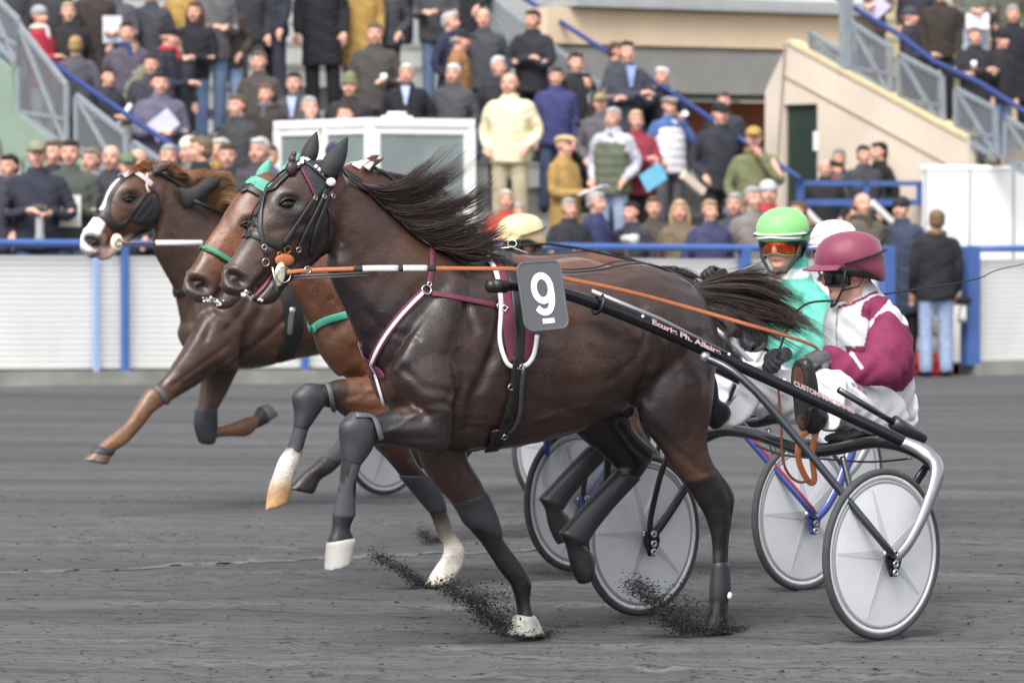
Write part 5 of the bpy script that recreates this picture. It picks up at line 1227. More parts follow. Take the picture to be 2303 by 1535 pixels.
    boot('bell_boot', H9, [LF9b[8], LF9b[9]], e, mat('white rubber boot', '#a3a19c', .5, noise=.15, nscale=10), 1.05, .004)
    boot('arm_boot', H9, [(1018, 1130, 1090, 1104, -.11, .058), RF9[3], RF9[4], (1090, 1210, 1128, 1200, -.11, .040)], e, bootm, 1.10); boot('bell_boot', H9, [(1152, 1392, 1208, 1390, -.10, .044), (1136, 1428, 1226, 1430, -.10, .052)], e, mat('scuffed white boot', '#9d9b95', .6, noise=.4, nscale=16), 1.06, .004)
    boot('hind_boot', H9, RH9b[1:5], e, mat('black boot', '#2a2b2f', .4, noise=.1, nscale=10), 1.08); boot('leg_bandage', H9, LH9[9:12], e, mat('black boot', '#2a2b2f'), 1.06, .003)
    p, n = tk.hit(1638, 1338, .004); mb = MB(); mb.ball(p, (.014, .012, .016), 8, 6); mb.build('bandage_clip', white_w, e)
    hm = hairmat('dark mane', '#3a312e')
    g = [[(812, 412, .0), (850, 424, .03), (900, 414, .04), (950, 380, .05), (1012, 334, .06)], [(832, 432, .01), (880, 446, .05), (950, 436, .07), (1020, 400, .08), (1092, 340, .07)],
         [(856, 456, .01), (905, 480, .06), (980, 474, .09), (1060, 440, .1), (1122, 388, .09)], [(884, 482, .01), (940, 510, .07), (1010, 506, .11), (1080, 482, .12), (1140, 440, .11)],
         [(918, 508, .01), (970, 538, .07), (1035, 540, .11), (1090, 524, .13), (1140, 490, .12)], [(955, 534, .01), (1005, 560, .07), (1050, 568, .11), (1095, 560, .13), (1132, 540, .12)], [(1005, 560, .0), (1040, 576, .05), (1072, 584, .09), (1098, 584, .11), (1118, 574, .1)]]
    strands('mane', H9, g, 2400, hm, e, .0017, 3, 13, .04, 12, 15, .36, 80)
    t = [[(1548, 648, 0), (1600, 632, 0), (1660, 616, 0), (1720, 608, .02), (1768, 622, .03)], [(1556, 652, 0), (1610, 640, 0), (1680, 632, 0), (1750, 640, .02), (1812, 676, .04)], [(1562, 658, 0), (1620, 650, 0), (1700, 660, 0), (1775, 690, .02), (1848, 730, .04)],
         [(1568, 666, 0), (1630, 668, 0), (1710, 690, 0), (1790, 725, .02), (1884, 782, .04)], [(1572, 676, 0), (1630, 690, 0), (1690, 712, .02), (1760, 740, .03), (1850, 772, .04)], [(1578, 686, 0), (1615, 700, .03), (1650, 716, .05), (1672, 740, .06), (1690, 768, .06)], [(1582, 694, 0), (1605, 712, .03), (1628, 736, .05), (1640, 760, .06), (1636, 790, .06)]]
    strands('tail', H9, t, 3000, hairmat('greyish dark tail', '#4d4542', .38), e, .0018, 8, 11, .05, 12, 14, .28, 130)
    mb = MB(); edge_tube(mb, H9, [(1535, 630, 1545, 690, 0, .04), (1575, 640, 1580, 690, 0, .035), (1630, 645, 1632, 680, 0, .026), (1690, 655, 1692, 676, 0, .012)], 5, 14); mb.build('tail_dock', mat('dock', '#2b2421', .6), e, True)
    return e, body

# ---------------------------------------------------------------- bay with the green hood
H2 = Frame((-.12, 19.58), 30.0)
B2 = hx('#4e3224'); B2b = hx('#69432d'); B2k = hx('#221b1a'); WHT = hx('#bdb7ad'); HOOFT = hx('#a98a66')
HD2 = [(604, 384, 668, 470, 0, .058), (562, 398, 648, 540, 0, .078), (531, 440, 622, 585, 0, .088), (506, 478, 585, 602, 0, .08), (480, 518, 556, 614, 0, .064), (456, 555, 530, 624, 0, .055), (437, 590, 508, 642, 0, .054), (416, 622, 480, 674, 0, .055), (413, 648, 456, 684, 0, .042)]
JW2 = [(610, 555, 622, 604, 0, .052), (560, 596, 578, 636, 0, .044), (528, 626, 548, 664, 0, .04), (500, 655, 522, 692, 0, .036), (480, 676, 500, 698, 0, .03)]
N2 = [(640, 392, 655, 560, 0, .06), (695, 420, 652, 642, 0, .068), (745, 470, 672, 690, 0, .085), (800, 515, 698, 738, 0, .11), (860, 550, 724, 802, 0, .15), (920, 565, 760, 850, 0, .17)]
LF2a = [(850, 760, 960, 790, .14, .09), (830, 800, 930, 880, .145, .095), (850, 840, 880, 965, .14, .08), (800, 848, 800, 948, .13, .068), (760, 854, 752, 922, .12, .056), (722, 864, 728, 916, .12, .05)]
LF2b = [(676, 868, 728, 872, .12, .036), (658, 890, 738, 895, .12, .05), (662, 925, 716, 930, .12, .046), (660, 960, 693, 965, .12, .034), (650, 995, 684, 998, .12, .03), (630, 1030, 675, 1035, .12, .037), (615, 1065, 662, 1065, .12, .032), (603, 1098, 656, 1100, .12, .041), (595, 1150, 651, 1130, .12, .048)]
RF2 = [(820, 880, 930, 880, -.1, .09), (830, 985, 918, 980, -.11, .075), (868, 1032, 934, 1032, -.11, .058), (900, 1072, 964, 1070, -.11, .051), (930, 1108, 990, 1106, -.11, .046), (964, 1150, 1004, 1146, -.11, .034), (985, 1205, 1022, 1195, -.11, .033), (998, 1230, 1046, 1236, -.11, .037), (990, 1258, 1044, 1268, -.11, .034), (968, 1290, 1030, 1292, -.11, .041), (948, 1322, 1012, 1316, -.11, .047)]
HS = Shifted(H9, (-.17, 0, -.03))
def build_h2():
    e = frame_empty('trotting_horse', H2)
    tag(e, 'reddish bay trotting horse with mint green ear hood and white fetlocks, second from the camera', 'horse', 'trotting horses')
    mz = hx('#564338'); mt = hx('#4a423f')
    blk = lambda n, k: [B2] * k + [mixc(B2, B2k, .7)] + [B2k] * (n - k - 1)
    parts = [(H9, T9, [B2] * len(T9), 5), (H2, N2, [B2] * len(N2), 5), (H2, HD2, [B2, B2b, B2b, B2b, B2b, B2b, B2, mz, mt], 6), (H2, JW2, [B2, B2, mz, mt, mt], 5),
             (H2, LF2a, blk(6, 4), 5), (H2, LF2b, [B2k] * 5 + [WHT] * 2 + [HOOFT] * 2, 5), (H2, RF2, [B2, B2, mixc(B2, B2k, .5), B2k, B2k, B2k, mixc(B2k, WHT, .3), WHT, WHT, WHT, HOOFT], 5),
             (H9, LH9, blk(len(LH9), 5), 5), (HS, RH9a, blk(4, 1), 5), (HS, RH9b, [B2k] * len(RH9b), 5)]
    parts.append((H9, [(a, b, c, d, -v, w) for a, b, c, d, v, w in LH9[:3]], [B2] * 3, 5))
    mb, post = horse_body(H2, parts, B2, B2b, MUSC9, ((560, 505), (447, 638), [(514, 640), (490, 662), (470, 682)], 1.1, hx('#3a1618')), 11, .6)
    body = skin(mb, 'body', .012, coatm, e, 4, True, post)
    tk = Tack(H2, body, e); eye_pair(tk, 554, 508, .024); nostrils(tk, 447, 639); foam(tk, [(474, 680), (484, 676), (492, 684), (480, 690), (468, 682)], 5)
    mint = mat('mint green cloth', '#5a9f8a', .75, noise=.1, nscale=14, bump=.001, bscale=90)
    mb = MB(); ear(mb, H2, (585, 408), (607, 357), 15, -.05, .028); ear(mb, H2, (640, 405), (672, 345), 17, .06, .03); mb.build('ear_cover', mint, e, True)
    for k, (p, w) in enumerate((([(560, 402), (585, 412), (615, 425), (640, 430)], .05), ([(575, 416), (600, 430), (625, 440)], .045), ([(588, 430), (605, 440), (622, 450)], .03))): tk.ribbon('ear_hood', p, w, .004, mint, .004, mirror=True)
    S = lambda nm, p, w=.018, m=leather, o=.006, mir=True, t=.0035: tk.ribbon(nm, p, w, t, m, o, mirror=mir)
    S('browband', [(541, 420), (560, 424), (590, 440)], .03, leather, .012)
    gr = mat('bright green webbing', '#3f7f60', .6)
    S('noseband', [(455, 552), (480, 563), (505, 578), (522, 590)], .022, gr, .010); S('noseband_edge', [(456, 560), (480, 571), (506, 587)], .01, leather, .008)
    S('breast_strap', [(698, 744), (720, 726), (750, 714), (790, 706), (830, 704)], .034, mat('turquoise green strap', '#3d8d74', .55), .010, t=.005)
    S('cheek_strap', [(590, 440), (570, 500), (548, 560), (530, 600)], .018)
    for q in (1,):
        mb = MB(); ring_torus(mb, H2.px(520, 625, .08), .03, .003); mb.build('bit_ring', steel, e, True)
    mb = MB(); mb.tube([H2.px(520, 625, .08), H2.px(640, 622, .2), H2.px(850, 610, .34), H2.px(1000, 600, .37)] + [H2.loc(SB.world(p)) for p in sulky_handB], .007, 6); mb.build('rein', leather, e, True)
    boot('knee_boot', H2, LF2b[0:4], e, bootm, 1.07); boot('leg_bandage', H2, LF2b[3:5] + [(636, 1026, 674, 1030, .12, .034)], e, mat('dark grey bandage', '#3a3a40'), 1.05, .003)
    S('knee_strap', [(716, 860), (736, 866), (745, 900), (752, 920)], .022, mat('grey strap', '#55565a'), .010, mir=False)
    boot('arm_boot', H2, RF2[3:6], e, bootm, 1.10)
    boot('hind_boot', HS, RH9b[1:5], e, mat('black boot', '#2a2b2f'), 1.08); boot('hind_boot', H9, LH9[7:11], e, mat('black boot', '#2a2b2f'), 1.08)
    S('girth', [(985, 560), (1000, 700), (990, 830), (975, 920)], .05, leather, .01, t=.006)
    hm = hairmat('dark mane', '#3a312e')
    L9 = lambda g: [[(*H2.proj(H9.px(*q)), q[2]) for q in r] for r in g]
    g = [[(800, 402, .0), (850, 420, .03), (905, 412, .03), (960, 402, .04)], [(850, 452, .01), (905, 478, .06), (980, 480, .08), (1040, 470, .09)], [(915, 508, .01), (970, 535, .07), (1030, 545, .1), (1070, 540, .12)], [(1010, 562, .0), (1040, 576, .05), (1068, 582, .08), (1092, 578, .1)]]
    strands('mane', H2, L9(g), 420, hm, e, .0028, 23, 6, .03, 8, 6)
    t = [[(1548, 648, 0), (1600, 640, 0), (1640, 660, 0), (1670, 700, .02)], [(1562, 658, 0), (1620, 656, 0), (1670, 690, 0), (1700, 760, .02)], [(1572, 676, 0), (1600, 700, 0), (1630, 760, .02), (1640, 830, .03)]]
    strands('tail', H2, L9(t), 350, hm, e, .003, 28, 7, .04, 8, 6)
    return e

# ---------------------------------------------------------------- chestnut with the white blaze, and the dark bay behind
H1 = Frame((-1.20, 24.80), 33.0)
C1 = hx('#3b2a23'); C1b = hx('#543a2d'); CL = hx('#6d4f3a'); PINK = hx('#c9aaa2')
HD1 = [(348, 376, 372, 440, 0, .058), (312, 380, 366, 490, 0, .076), (272, 395, 345, 512, 0, .09), (247, 422, 315, 522, 0, .088), (232, 455, 288, 530, 0, .074), (212, 484, 268, 538, 0, .06), (195, 508, 250, 548, 0, .055), (180, 532, 240, 562, 0, .055), (182, 556, 222, 578, 0, .048), (190, 570, 212, 580, 0, .036)]
JW1 = [(330, 500, 335, 522, 0, .052), (290, 520, 300, 536, 0, .044), (255, 545, 272, 562, 0, .038), (232, 560, 250, 580, 0, .036), (215, 570, 232, 586, 0, .03)]
N1 = [(368, 384, 352, 500, 0, .06), (410, 400, 344, 560, 0, .07), (450, 440, 368, 610, 0, .09), (490, 490, 392, 655, 0, .115), (530, 530, 403, 705, 0, .15), (570, 550, 415, 760, 0, .17)]
T1 = [(418, 712, 432, 792, 0, .10), (458, 640, 472, 818, 0, .18), (520, 572, 520, 830, 0, .215), (580, 552, 590, 826, 0, .25), (640, 558, 642, 812, 0, .28), (700, 564, 718, 798, 0, .305), (760, 560, 775, 780, 0, .30), (820, 552, 830, 765, 0, .28), (870, 562, 875, 760, 0, .25), (908, 582, 908, 748, 0, .20), (930, 622, 928, 732, 0, .13)]
LF1 = [(455, 700, 560, 760, .12, .10), (430, 750, 530, 830, .13, .095), (412, 785, 490, 832, .13, .082), (385, 825, 450, 862, .125, .068), (355, 860, 410, 886, .12, .054), (330, 875, 378, 906, .12, .05), (305, 912, 348, 926, .12, .045), (285, 945, 322, 958, .12, .034), (258, 970, 298, 985, .12, .031), (236, 988, 280, 1002, .12, .037), (217, 1003, 258, 1015, .12, .033), (204, 1016, 252, 1024, .12, .04), (187, 1034, 242, 1046, .12, .046)]
RF1a = [(450, 780, 560, 790, -.11, .09), (452, 838, 534, 836, -.12, .075), (447, 890, 510, 885, -.12, .06), (441, 925, 487, 928, -.12, .05), (438, 955, 487, 965, -.12, .049), (445, 985, 485, 990, -.12, .044)]
RF1b = [(455, 950, 466, 996, -.12, .045), (490, 957, 490, 984, -.12, .033), (525, 948, 526, 982, -.12, .03), (550, 937, 557, 981, -.12, .037), (573, 930, 579, 962, -.12, .033), (582, 914, 602, 950, -.12, .04), (597, 904, 627, 934, -.12, .044)]
LH1 = [(860, 640, 945, 640, .13, .11), (850, 700, 955, 700, .15, .11), (865, 745, 955, 750, .16, .095), (905, 795, 970, 785, .17, .07), (940, 835, 990, 815, .17, .054), (965, 865, 1015, 845, .17, .049), (975, 895, 1012, 885, .17, .042), (985, 935, 1012, 932, .17, .032), (990, 965, 1022, 960, .17, .037), (990, 985, 1018, 985, .17, .033), (982, 1005, 1020, 1003, .17, .04), (975, 1022, 1020, 1022, .17, .046)]
RH1 = [(840, 700, 930, 700, -.14, .11), (835, 760, 920, 755, -.14, .09), (860, 805, 925, 790, -.14, .07), (895, 850, 950, 830, -.14, .052), (918, 880, 965, 868, -.14, .047), (922, 910, 958, 905, -.14, .04), (922, 955, 950, 953, -.14, .032), (918, 985, 950, 985, -.14, .036), (918, 1005, 946, 1005, -.14, .033), (912, 1022, 952, 1022, -.14, .042), (906, 1040, 955, 1040, -.14, .046)]
MUSC1 = [([(600, 620), (575, 700), (545, 760), (548, 800)], 16, .016), ([(490, 610), (450, 680), (430, 730)], 12, .010), ([(352, 530), (385, 620), (415, 690)], 12, .010), ([(480, 700), (440, 760), (400, 820)], 10, -.008), ([(510, 800), (460, 835), (410, 865)], 7, .006), ([(640, 700), (560, 790), (520, 815)], 8, .011), ([(500, 775), (440, 822), (385, 868)], 5, .007), ([(530, 815), (470, 845), (400, 885)], 4, .006), ([(475, 850), (470, 920)], 5, .006), ([(500, 840), (486, 920)], 5, .006), ([(455, 640), (470, 720), (455, 760)], 8, .008), ([(560, 640), (540, 700), (500, 740)], 9, .009), ([(700, 640), (720, 720)], 26, -.006), ([(530, 640), (500, 720)], 22, -.010), ([(820, 640), (845, 720), (840, 765)], 16, .014), ([(290, 500), (330, 490)], 6, .004)]
def horse1(fr, parts_c, label, seed, face_cols, legc, eyes=True, blaze=True):
    C, Cb, low, K = parts_c
    e = frame_empty('trotting_horse', fr); tag(e, label, 'horse', 'trotting horses')
    parts = [(H1, T1, [C] * len(T1), 5), (H1, N1, [C] * len(N1), 5), (H1, HD1, face_cols, 6), (H1, JW1, [C, C, face_cols[-2], face_cols[-2], face_cols[-2]], 5),
             (H1, LF1, [C] * 5 + [legc] * 7 + [K], 5), (H1, RF1a, [C] * 4 + [legc] * 2, 5), (H1, RF1b, [legc] * 5 + [K] * 2, 5), (H1, LH1, [C] * 5 + [legc] * 5 + [K] * 2, 5), (H1, RH1, [C] * 4 + [legc] * 5 + [K] * 2, 5),
             (H1, [(a, b, c, d, -v, w) for a, b, c, d, v, w in LH1[:2]], [C] * 2, 4), (H1, [(a, b, c, d, -v, w) for a, b, c, d, v, w in LF1[:2]], [C] * 2, 4)]
    mb = MB()
    for f, rows, cols, sub in parts: edge_tube(mb, f, rows, sub, 20, cols, blunt=any(rows is q for q in (LF1, RF1b, LH1, RH1)))
    def ear_on(): ear(mb, H1, (345, 388), (391, 366), 9, .06, .02); ear(mb, H1, (350, 380), (385, 358), 9, -.05, .02)
    mb.cur = C; ear_on()
    def post(co, nr, col):
        n = vnoise(co, 3.4, seed); n2 = vnoise(co, 9, seed + 3); w = np.clip((n - .42) * 3, 0, 1)[:, None] * .7
        isd = (np.abs(col - np.array(C)).sum(1) > .35 * sum(C))[:, None]
        col = np.where(isd, col, col * (1 - w) + np.array(Cb) * w) * (.85 + .3 * n2)[:, None]
        ww = 1 / 560.; lines = [(p, w_ * .95 , d) for p, w_, d in MUSC1]
        out = np.zeros(len(co))
        for path, width, depth in lines:
            P3 = np.array([H1.px(x, y, .16) for x, y in path])[:, [0, 2]]; d = pdist(co[:, [0, 2]], P3)
            out -= depth * np.exp(-(d / (width / 385.0)) ** 2) * smoothstep(.25, .6, np.abs(nr[:, 1]))
        co = co + nr * out[:, None]
        if blaze:
            a = np.array([H1.px(x, y, 0) for x, y in ((262, 400), (244, 428), (232, 455), (205, 492), (190, 520), (176, 545))])[:, [0, 2]]
            d = pdist(co[:, [0, 2]], a); t = np.clip((co[:, 2] - H1.px(200, 486, 0)[2]) / .01, 0, 1)
            wd = np.where(t > 0, .016, .075); b = 1 - smoothstep(wd * .8, wd, d)
            b = b * (1 - smoothstep(.0, .02, H1.px(238, 520, 0)[0] - co[:, 0]) * (t <= 0))
            col = col * (1 - b[:, None]) + np.array(hx('#e4deda')) * b[:, None]
        co, col = face_sculpt(H1, co, nr, col, (290, 447), (211, 543), [(244, 545), (225, 566), (210, 580)], 1.42, hx('#3a1a1a'))
        return co, col
    body = skin(mb, 'body', .0125, coatm, e, 4, True, post)
    return e, body
def build_h1():
    fc = [C1, C1b, C1b, C1b, C1b, C1b, hx('#6b4a3c'), PINK, PINK, PINK]
    e, body = horse1(H1, (C1, C1b, CL, hx('#6b6763')), 'chestnut trotting horse with white blaze and pale mane at the left, leading the field', 31, fc, CL)
    tk = Tack(H1, body, e); eye_pair(tk, 290, 449, .03); nostrils(tk, 213, 545)
    S = lambda nm, p, w=.02, m=leather, o=.006, mir=True, t=.004: tk.ribbon(nm, p, w, t, m, o, mirror=mir)
    S('browband', [(277, 384), (300, 389), (322, 401), (340, 417)], .034, mat('pale lilac browband', '#b3a8ac', .6), .012)
    S('cheek_strap', [(288, 392), (262, 420), (246, 448), (244, 480), (256, 500), (272, 508)], .026); S('noseband', [(216, 478), (232, 484), (246, 498), (262, 512), (280, 505)], .045, leather, .008)
    S('cheek_strap', [(348, 428), (330, 436), (306, 468), (285, 500), (270, 512)], .026); S('throat_latch', [(352, 430), (356, 470), (350, 500)], .018)
    S('face_strap', [(330, 392), (328, 420), (333, 433)], .014, mat('cream strap', '#c2b39a', .6), .010)
    blk = mat('black cheek cloth', '#1f2024', .7)
    for p in ([(342, 444), (322, 470), (302, 500)], [(350, 452), (334, 478), (316, 502)], [(356, 462), (346, 484), (330, 504)]): S('cheek_cover', p, .05, blk, .008)
    S('check_rein', [(352, 385), (390, 408), (425, 432), (470, 462)], .018, leather, .012)
    # ear cover pulled back, lying on the neck
    mb = MB(); edge_tube(mb, H1, [(404, 420, 420, 470, .09, .03), (418, 424, 436, 462, .10, .035), (440, 416, 456, 444, .10, .03), (468, 402, 480, 424, .10, .024), (488, 398, 494, 408, .10, .01)], 5, 14); mb.build('ear_cover', hoodm, e, True)
    mb = MB(); mb.tube([H1.px(430, 448, .12), H1.px(500, 480, .12)], .012, 8); mb.build('neck_rod', leather, e, True)
    c = H1.px(263, 545, .09); mb = MB(); mb.lathe([(.0, -.005), (.04, -.005), (.044, 0), (.04, .005), (.0, .005)], axis=1, n=24, closed=False); o = mb.build('bit_disc', mat('cream rubber', '#d8d0b8'), e, True); o.location = c; o.scale = (.95, 1, 1.15)
    mb = MB(); ring_torus(mb, H1.px(266, 545, .10), .02, .004); mb.build('bit_ring', steel, e, True)
    Q = [H1.px(x, y, v) for x, y, v in ((275, 546, .1), (335, 546, .17), (460, 546, .28), (620, 548, .36), (780, 552, .38))] + [H1.loc(SC.world(p)) for p in sulky_handC]
    mb = MB(); mb.tube(crom(Q, 4), .008, 6); rn = mb.build('rein', mat('brown leather', '#6a4330', .5), e, True)
    mb = MB(); mb.tube([H1.px(350, 546, .185), H1.px(455, 546, .28)], .016, 10); mb.build('rein_sleeve', white_w, rn, True)
    S('neck_strap', [(393, 660), (420, 655), (450, 640)], .04, leather, .008); S('girth', [(640, 560), (652, 660), (660, 740), (640, 806)], .11, leather, .012, t=.01)
    S('girth_strap', [(655, 690), (648, 750)], .03, steel, .024, mir=False)
    S('knee_strap', [(345, 866), (360, 880), (376, 905)], .03, mat('grey strap', '#55565a'), .008, mir=False)
    boot('knee_boot', H1, [(440, 920, 488, 922, -.12, .052), (437, 955, 488, 965, -.12, .05), (446, 990, 484, 992, -.12, .044)], e, bootm, 1.08); boot('coronet_boot', H1, [LF1[10], LF1[11]], e, bootm, 1.1, .003); boot('coronet_boot', H1, [RF1b[4], RF1b[5]], e, bootm, 1.1, .003)
    hm = hairmat('flaxen mane', '#86684a', .5)
    g = [[(345, 380, 0), (365, 372, .02), (385, 372, .03), (402, 382, .04)], [(380, 388, 0), (410, 392, .03), (432, 402, .05), (420, 425, .06)], [(425, 418, 0), (450, 395, .04), (490, 385, .06), (525, 400, .08)], [(450, 440, 0), (480, 410, .05), (520, 405, .08), (535, 450, .09)], [(480, 475, 0), (500, 440, .06), (525, 440, .1), (520, 480, .12)], [(510, 505, 0), (520, 480, .05), (535, 480, .08), (540, 520, .1)]]
    strands('mane', H1, g, 800, hm, e, .003, 43, 7, .04, 9, 7)
    f = [[(340, 380, 0), (320, 372, 0), (305, 374, .01), (290, 382, .02)], [(345, 376, 0), (330, 364, 0), (350, 362, .0), (368, 364, .0)], [(330, 384, .02), (305, 384, .04), (288, 390, .05), (280, 396, .05)]]
    strands('forelock', H1, f, 160, hairmat('ginger forelock', '#8a5f38', .5), e, .003, 47, 3, .02, 7, 3)
    t = [[(925, 600, 0), (985, 585, 0), (1040, 590, 0), (1080, 620, .02)], [(930, 620, 0), (985, 625, 0), (1030, 650, .02), (1060, 700, .03)]]
    strands('tail', H1, t, 250, hairmat('ginger forelock', '#8a5f38'), e, .003, 48, 8, .04, 8, 5)
    return e
H4 = Frame((.10, 22.32), 33.0)
def build_h4():
    D = hx('#42291f'); Db = hx('#5f3a27'); K = hx('#221c1a')
    e, body = horse1(H4, (D, Db, K, hx('#2c2826')), 'bay trotting horse with white poll cover, mostly hidden behind the dark number 9 horse', 52, [D] * 7 + [K] * 3, K, blaze=False)
    tk = Tack(H4, body, e); L = lambda x, y, v=0.0: H4.proj(H1.px(x, y, v))
    S = lambda nm, p, w=.02, m=leather, o=.006, mir=True, t=.004: tk.ribbon(nm, [tuple(L(*q)) for q in p], w, t, m, o, mirror=mir)
    S('poll_cover', [(330, 388), (345, 378), (362, 384)], .05, mat('pinkish white fleece', '#cfc6c4', .8), .010); S('browband', [(277, 384), (300, 389), (340, 417)], .03)
    S('noseband', [(216, 478), (246, 498), (280, 505)], .03); S('cheek_strap', [(340, 417), (306, 468), (270, 512)], .022)
    S('check_rein', [(365, 383), (400, 405), (440, 440), (480, 480)], .022, leather, .010); S('girth', [(640, 560), (652, 660), (660, 740), (640, 806)], .08, leather, .012)
    S('crupper_strap', [(640, 560), (740, 566), (860, 556), (910, 580)], .02, leather, .01, mir=False)
    Q = [H1.px(x, y, v) for x, y, v in ((275, 546, .1), (335, 546, .17), (460, 546, .28), (620, 548, .36), (780, 548, .38))] + [H4.loc(SD.world(p)) for p in sulky_handD]
    mb = MB(); mb.tube(crom(Q, 4), .008, 6); mb.build('rein', leather, e, True)
    mb = MB(); ring_torus(mb, H1.px(266, 545, .10), .03, .004); mb.build('bit_ring', steel, e, True)
    boot('leg_bandage', H1, LF1[6:9], e, mat('dark grey bandage', '#3a3a40'), 1.06, .003)
    t = [[(925, 600, 0), (985, 590, 0), (1040, 600, 0), (1090, 640, .02)], [(930, 620, 0), (985, 630, 0), (1030, 660, .02), (1060, 720, .03)]]
    hm = hairmat('dark mane', '#3a312e')
    P = lambda g: [[(*L(*q), q[2]) for q in r] for r in g]
    strands('tail', H4, P(t), 300, hm, e, .003, 58, 8, .04, 8, 5)
    g = [[(380, 384, 0), (410, 392, .03), (432, 402, .05), (440, 425, .06)], [(450, 440, 0), (480, 430, .05), (520, 435, .08), (535, 460, .09)], [(510, 505, 0), (530, 500, .05), (545, 510, .08), (550, 530, .1)]]
    strands('mane', H4, P(g), 260, hm, e, .003, 59, 5, .03, 8, 5)
    return e
# ================================================================ sulkies and drivers
SA = Frame((1.04, 17.63), 43.0); SB = Frame((.83, 19.86), 45.0); SC = Frame((-.27, 25.38), 46.0); SD = Frame((1.27, 23.05), 42.0)
blackal = mat('black anodised tube', '#1b1c1f', .22, spec=.7, coat=.6)
silv = mat('brushed aluminium', '#a9abae', .3, metal=.85, noise=.08, nscale=10)
rubber = mat('tyre rubber', '#3b3b3d', .8, noise=.2, nscale=20)
rimm = mat('alloy rim', '#d6d7d9', .32, metal=.35)
def disc_mat():
    if 'frosted disc' in _M: return _M['frosted disc']
    m = mat('frosted disc', '#e0e2e6', .35, spec=.4, noise=.12, nscale=3, trans=.33); return m
def wheel(par, v, side, far=False, r=.353):
    """spoked wheel under frosted plastic discs; side=+1 outer face towards +v"""
    w = empty('wheel', (0, v, r), 0, par)
    mb = MB(); n = 56
    mb.tube([(math.cos(2 * math.pi * k / n) * (r - .016), 0, math.sin(2 * math.pi * k / n) * (r - .016)) for k in range(n)], .0165, 12, closed=True, up=(0, 1, 0)); mb.build('tyre', rubber, w, True)
    mb = MB(); mb.lathe([(r - .030, -.013), (r - .026, -.010), (r - .026, .010), (r - .030, .013), (r - .044, .011), (r - .046, .0), (r - .044, -.011)], axis=1, n=n); mb.build('rim', rimm, w, True)
    for s in (1, -1):
        mb = MB(); mb.lathe([(.028, s * .034), (.06, s * .030), (r - .06, s * .011), (r - .047, s * .009)], axis=1, n=n, closed=False); mb.build('disc', disc_mat(), w, True)
    mb = MB(); mb.lathe([(r - .0475, .0105), (r - .052, .0135), (r - .060, .0125), (r - .062, .011)], axis=1, n=n, closed=False); mb.build('disc_ring', mat('grey ring', '#8d8f93', .5), w, True)
    mb = MB()
    mb.lathe([(0, -.05), (.018, -.05), (.022, -.036), (.03, -.03), (.03, .03), (.022, .036), (.018, .05), (0, .05)], axis=1, n=20, closed=False); mb.build('hub', silv, w, True)
    for k in range(5):
        a = 2 * math.pi * k / 5 - 1.2
        mb = MB(); ca, sa = math.cos(a), math.sin(a); vs = []
        for rr_, hw_, yy in ((.030, .020, .0350), (r - .075, .004, .0132)):
            for y_ in (yy, -yy):
                for q_ in (1, -1): vs.append((ca * rr_ - sa * hw_ * q_, y_, sa * rr_ + ca * hw_ * q_))
        mb.add(vs, [(0, 1, 5, 4), (2, 6, 7, 3), (0, 4, 6, 2), (1, 3, 7, 5), (0, 2, 3, 1), (4, 5, 7, 6)]); mb.build('spoke', mat('spoke grey', '#c3c5c9', .45, trans=.35), w)
    return w
def tubepath(fr, pts, sub=6): return crom([list(fr.px(x, y, v)) for x, y, v in pts], sub)
def HP(x, y, v): return SA.loc(H9.world(H9.px(x, y, v)))
SHAFT3 = [HP(1105, 643, .36), HP(1180, 645, .355), HP(1277, 662, .36), HP(1448, 726, .385), HP(1693, 836, .43), SA.px(1941, 950, .53), SA.px(2045, 1000, .63)]
FAR3 = [SA.loc(H9.world(H9.loc(SA.world(p)) * np.array([1, -1, 1]))) if i < 4 else p * np.array([1, -1, 1]) for i, p in enumerate(SHAFT3)]
FAR3[4] = (FAR3[3] + FAR3[5]) / 2
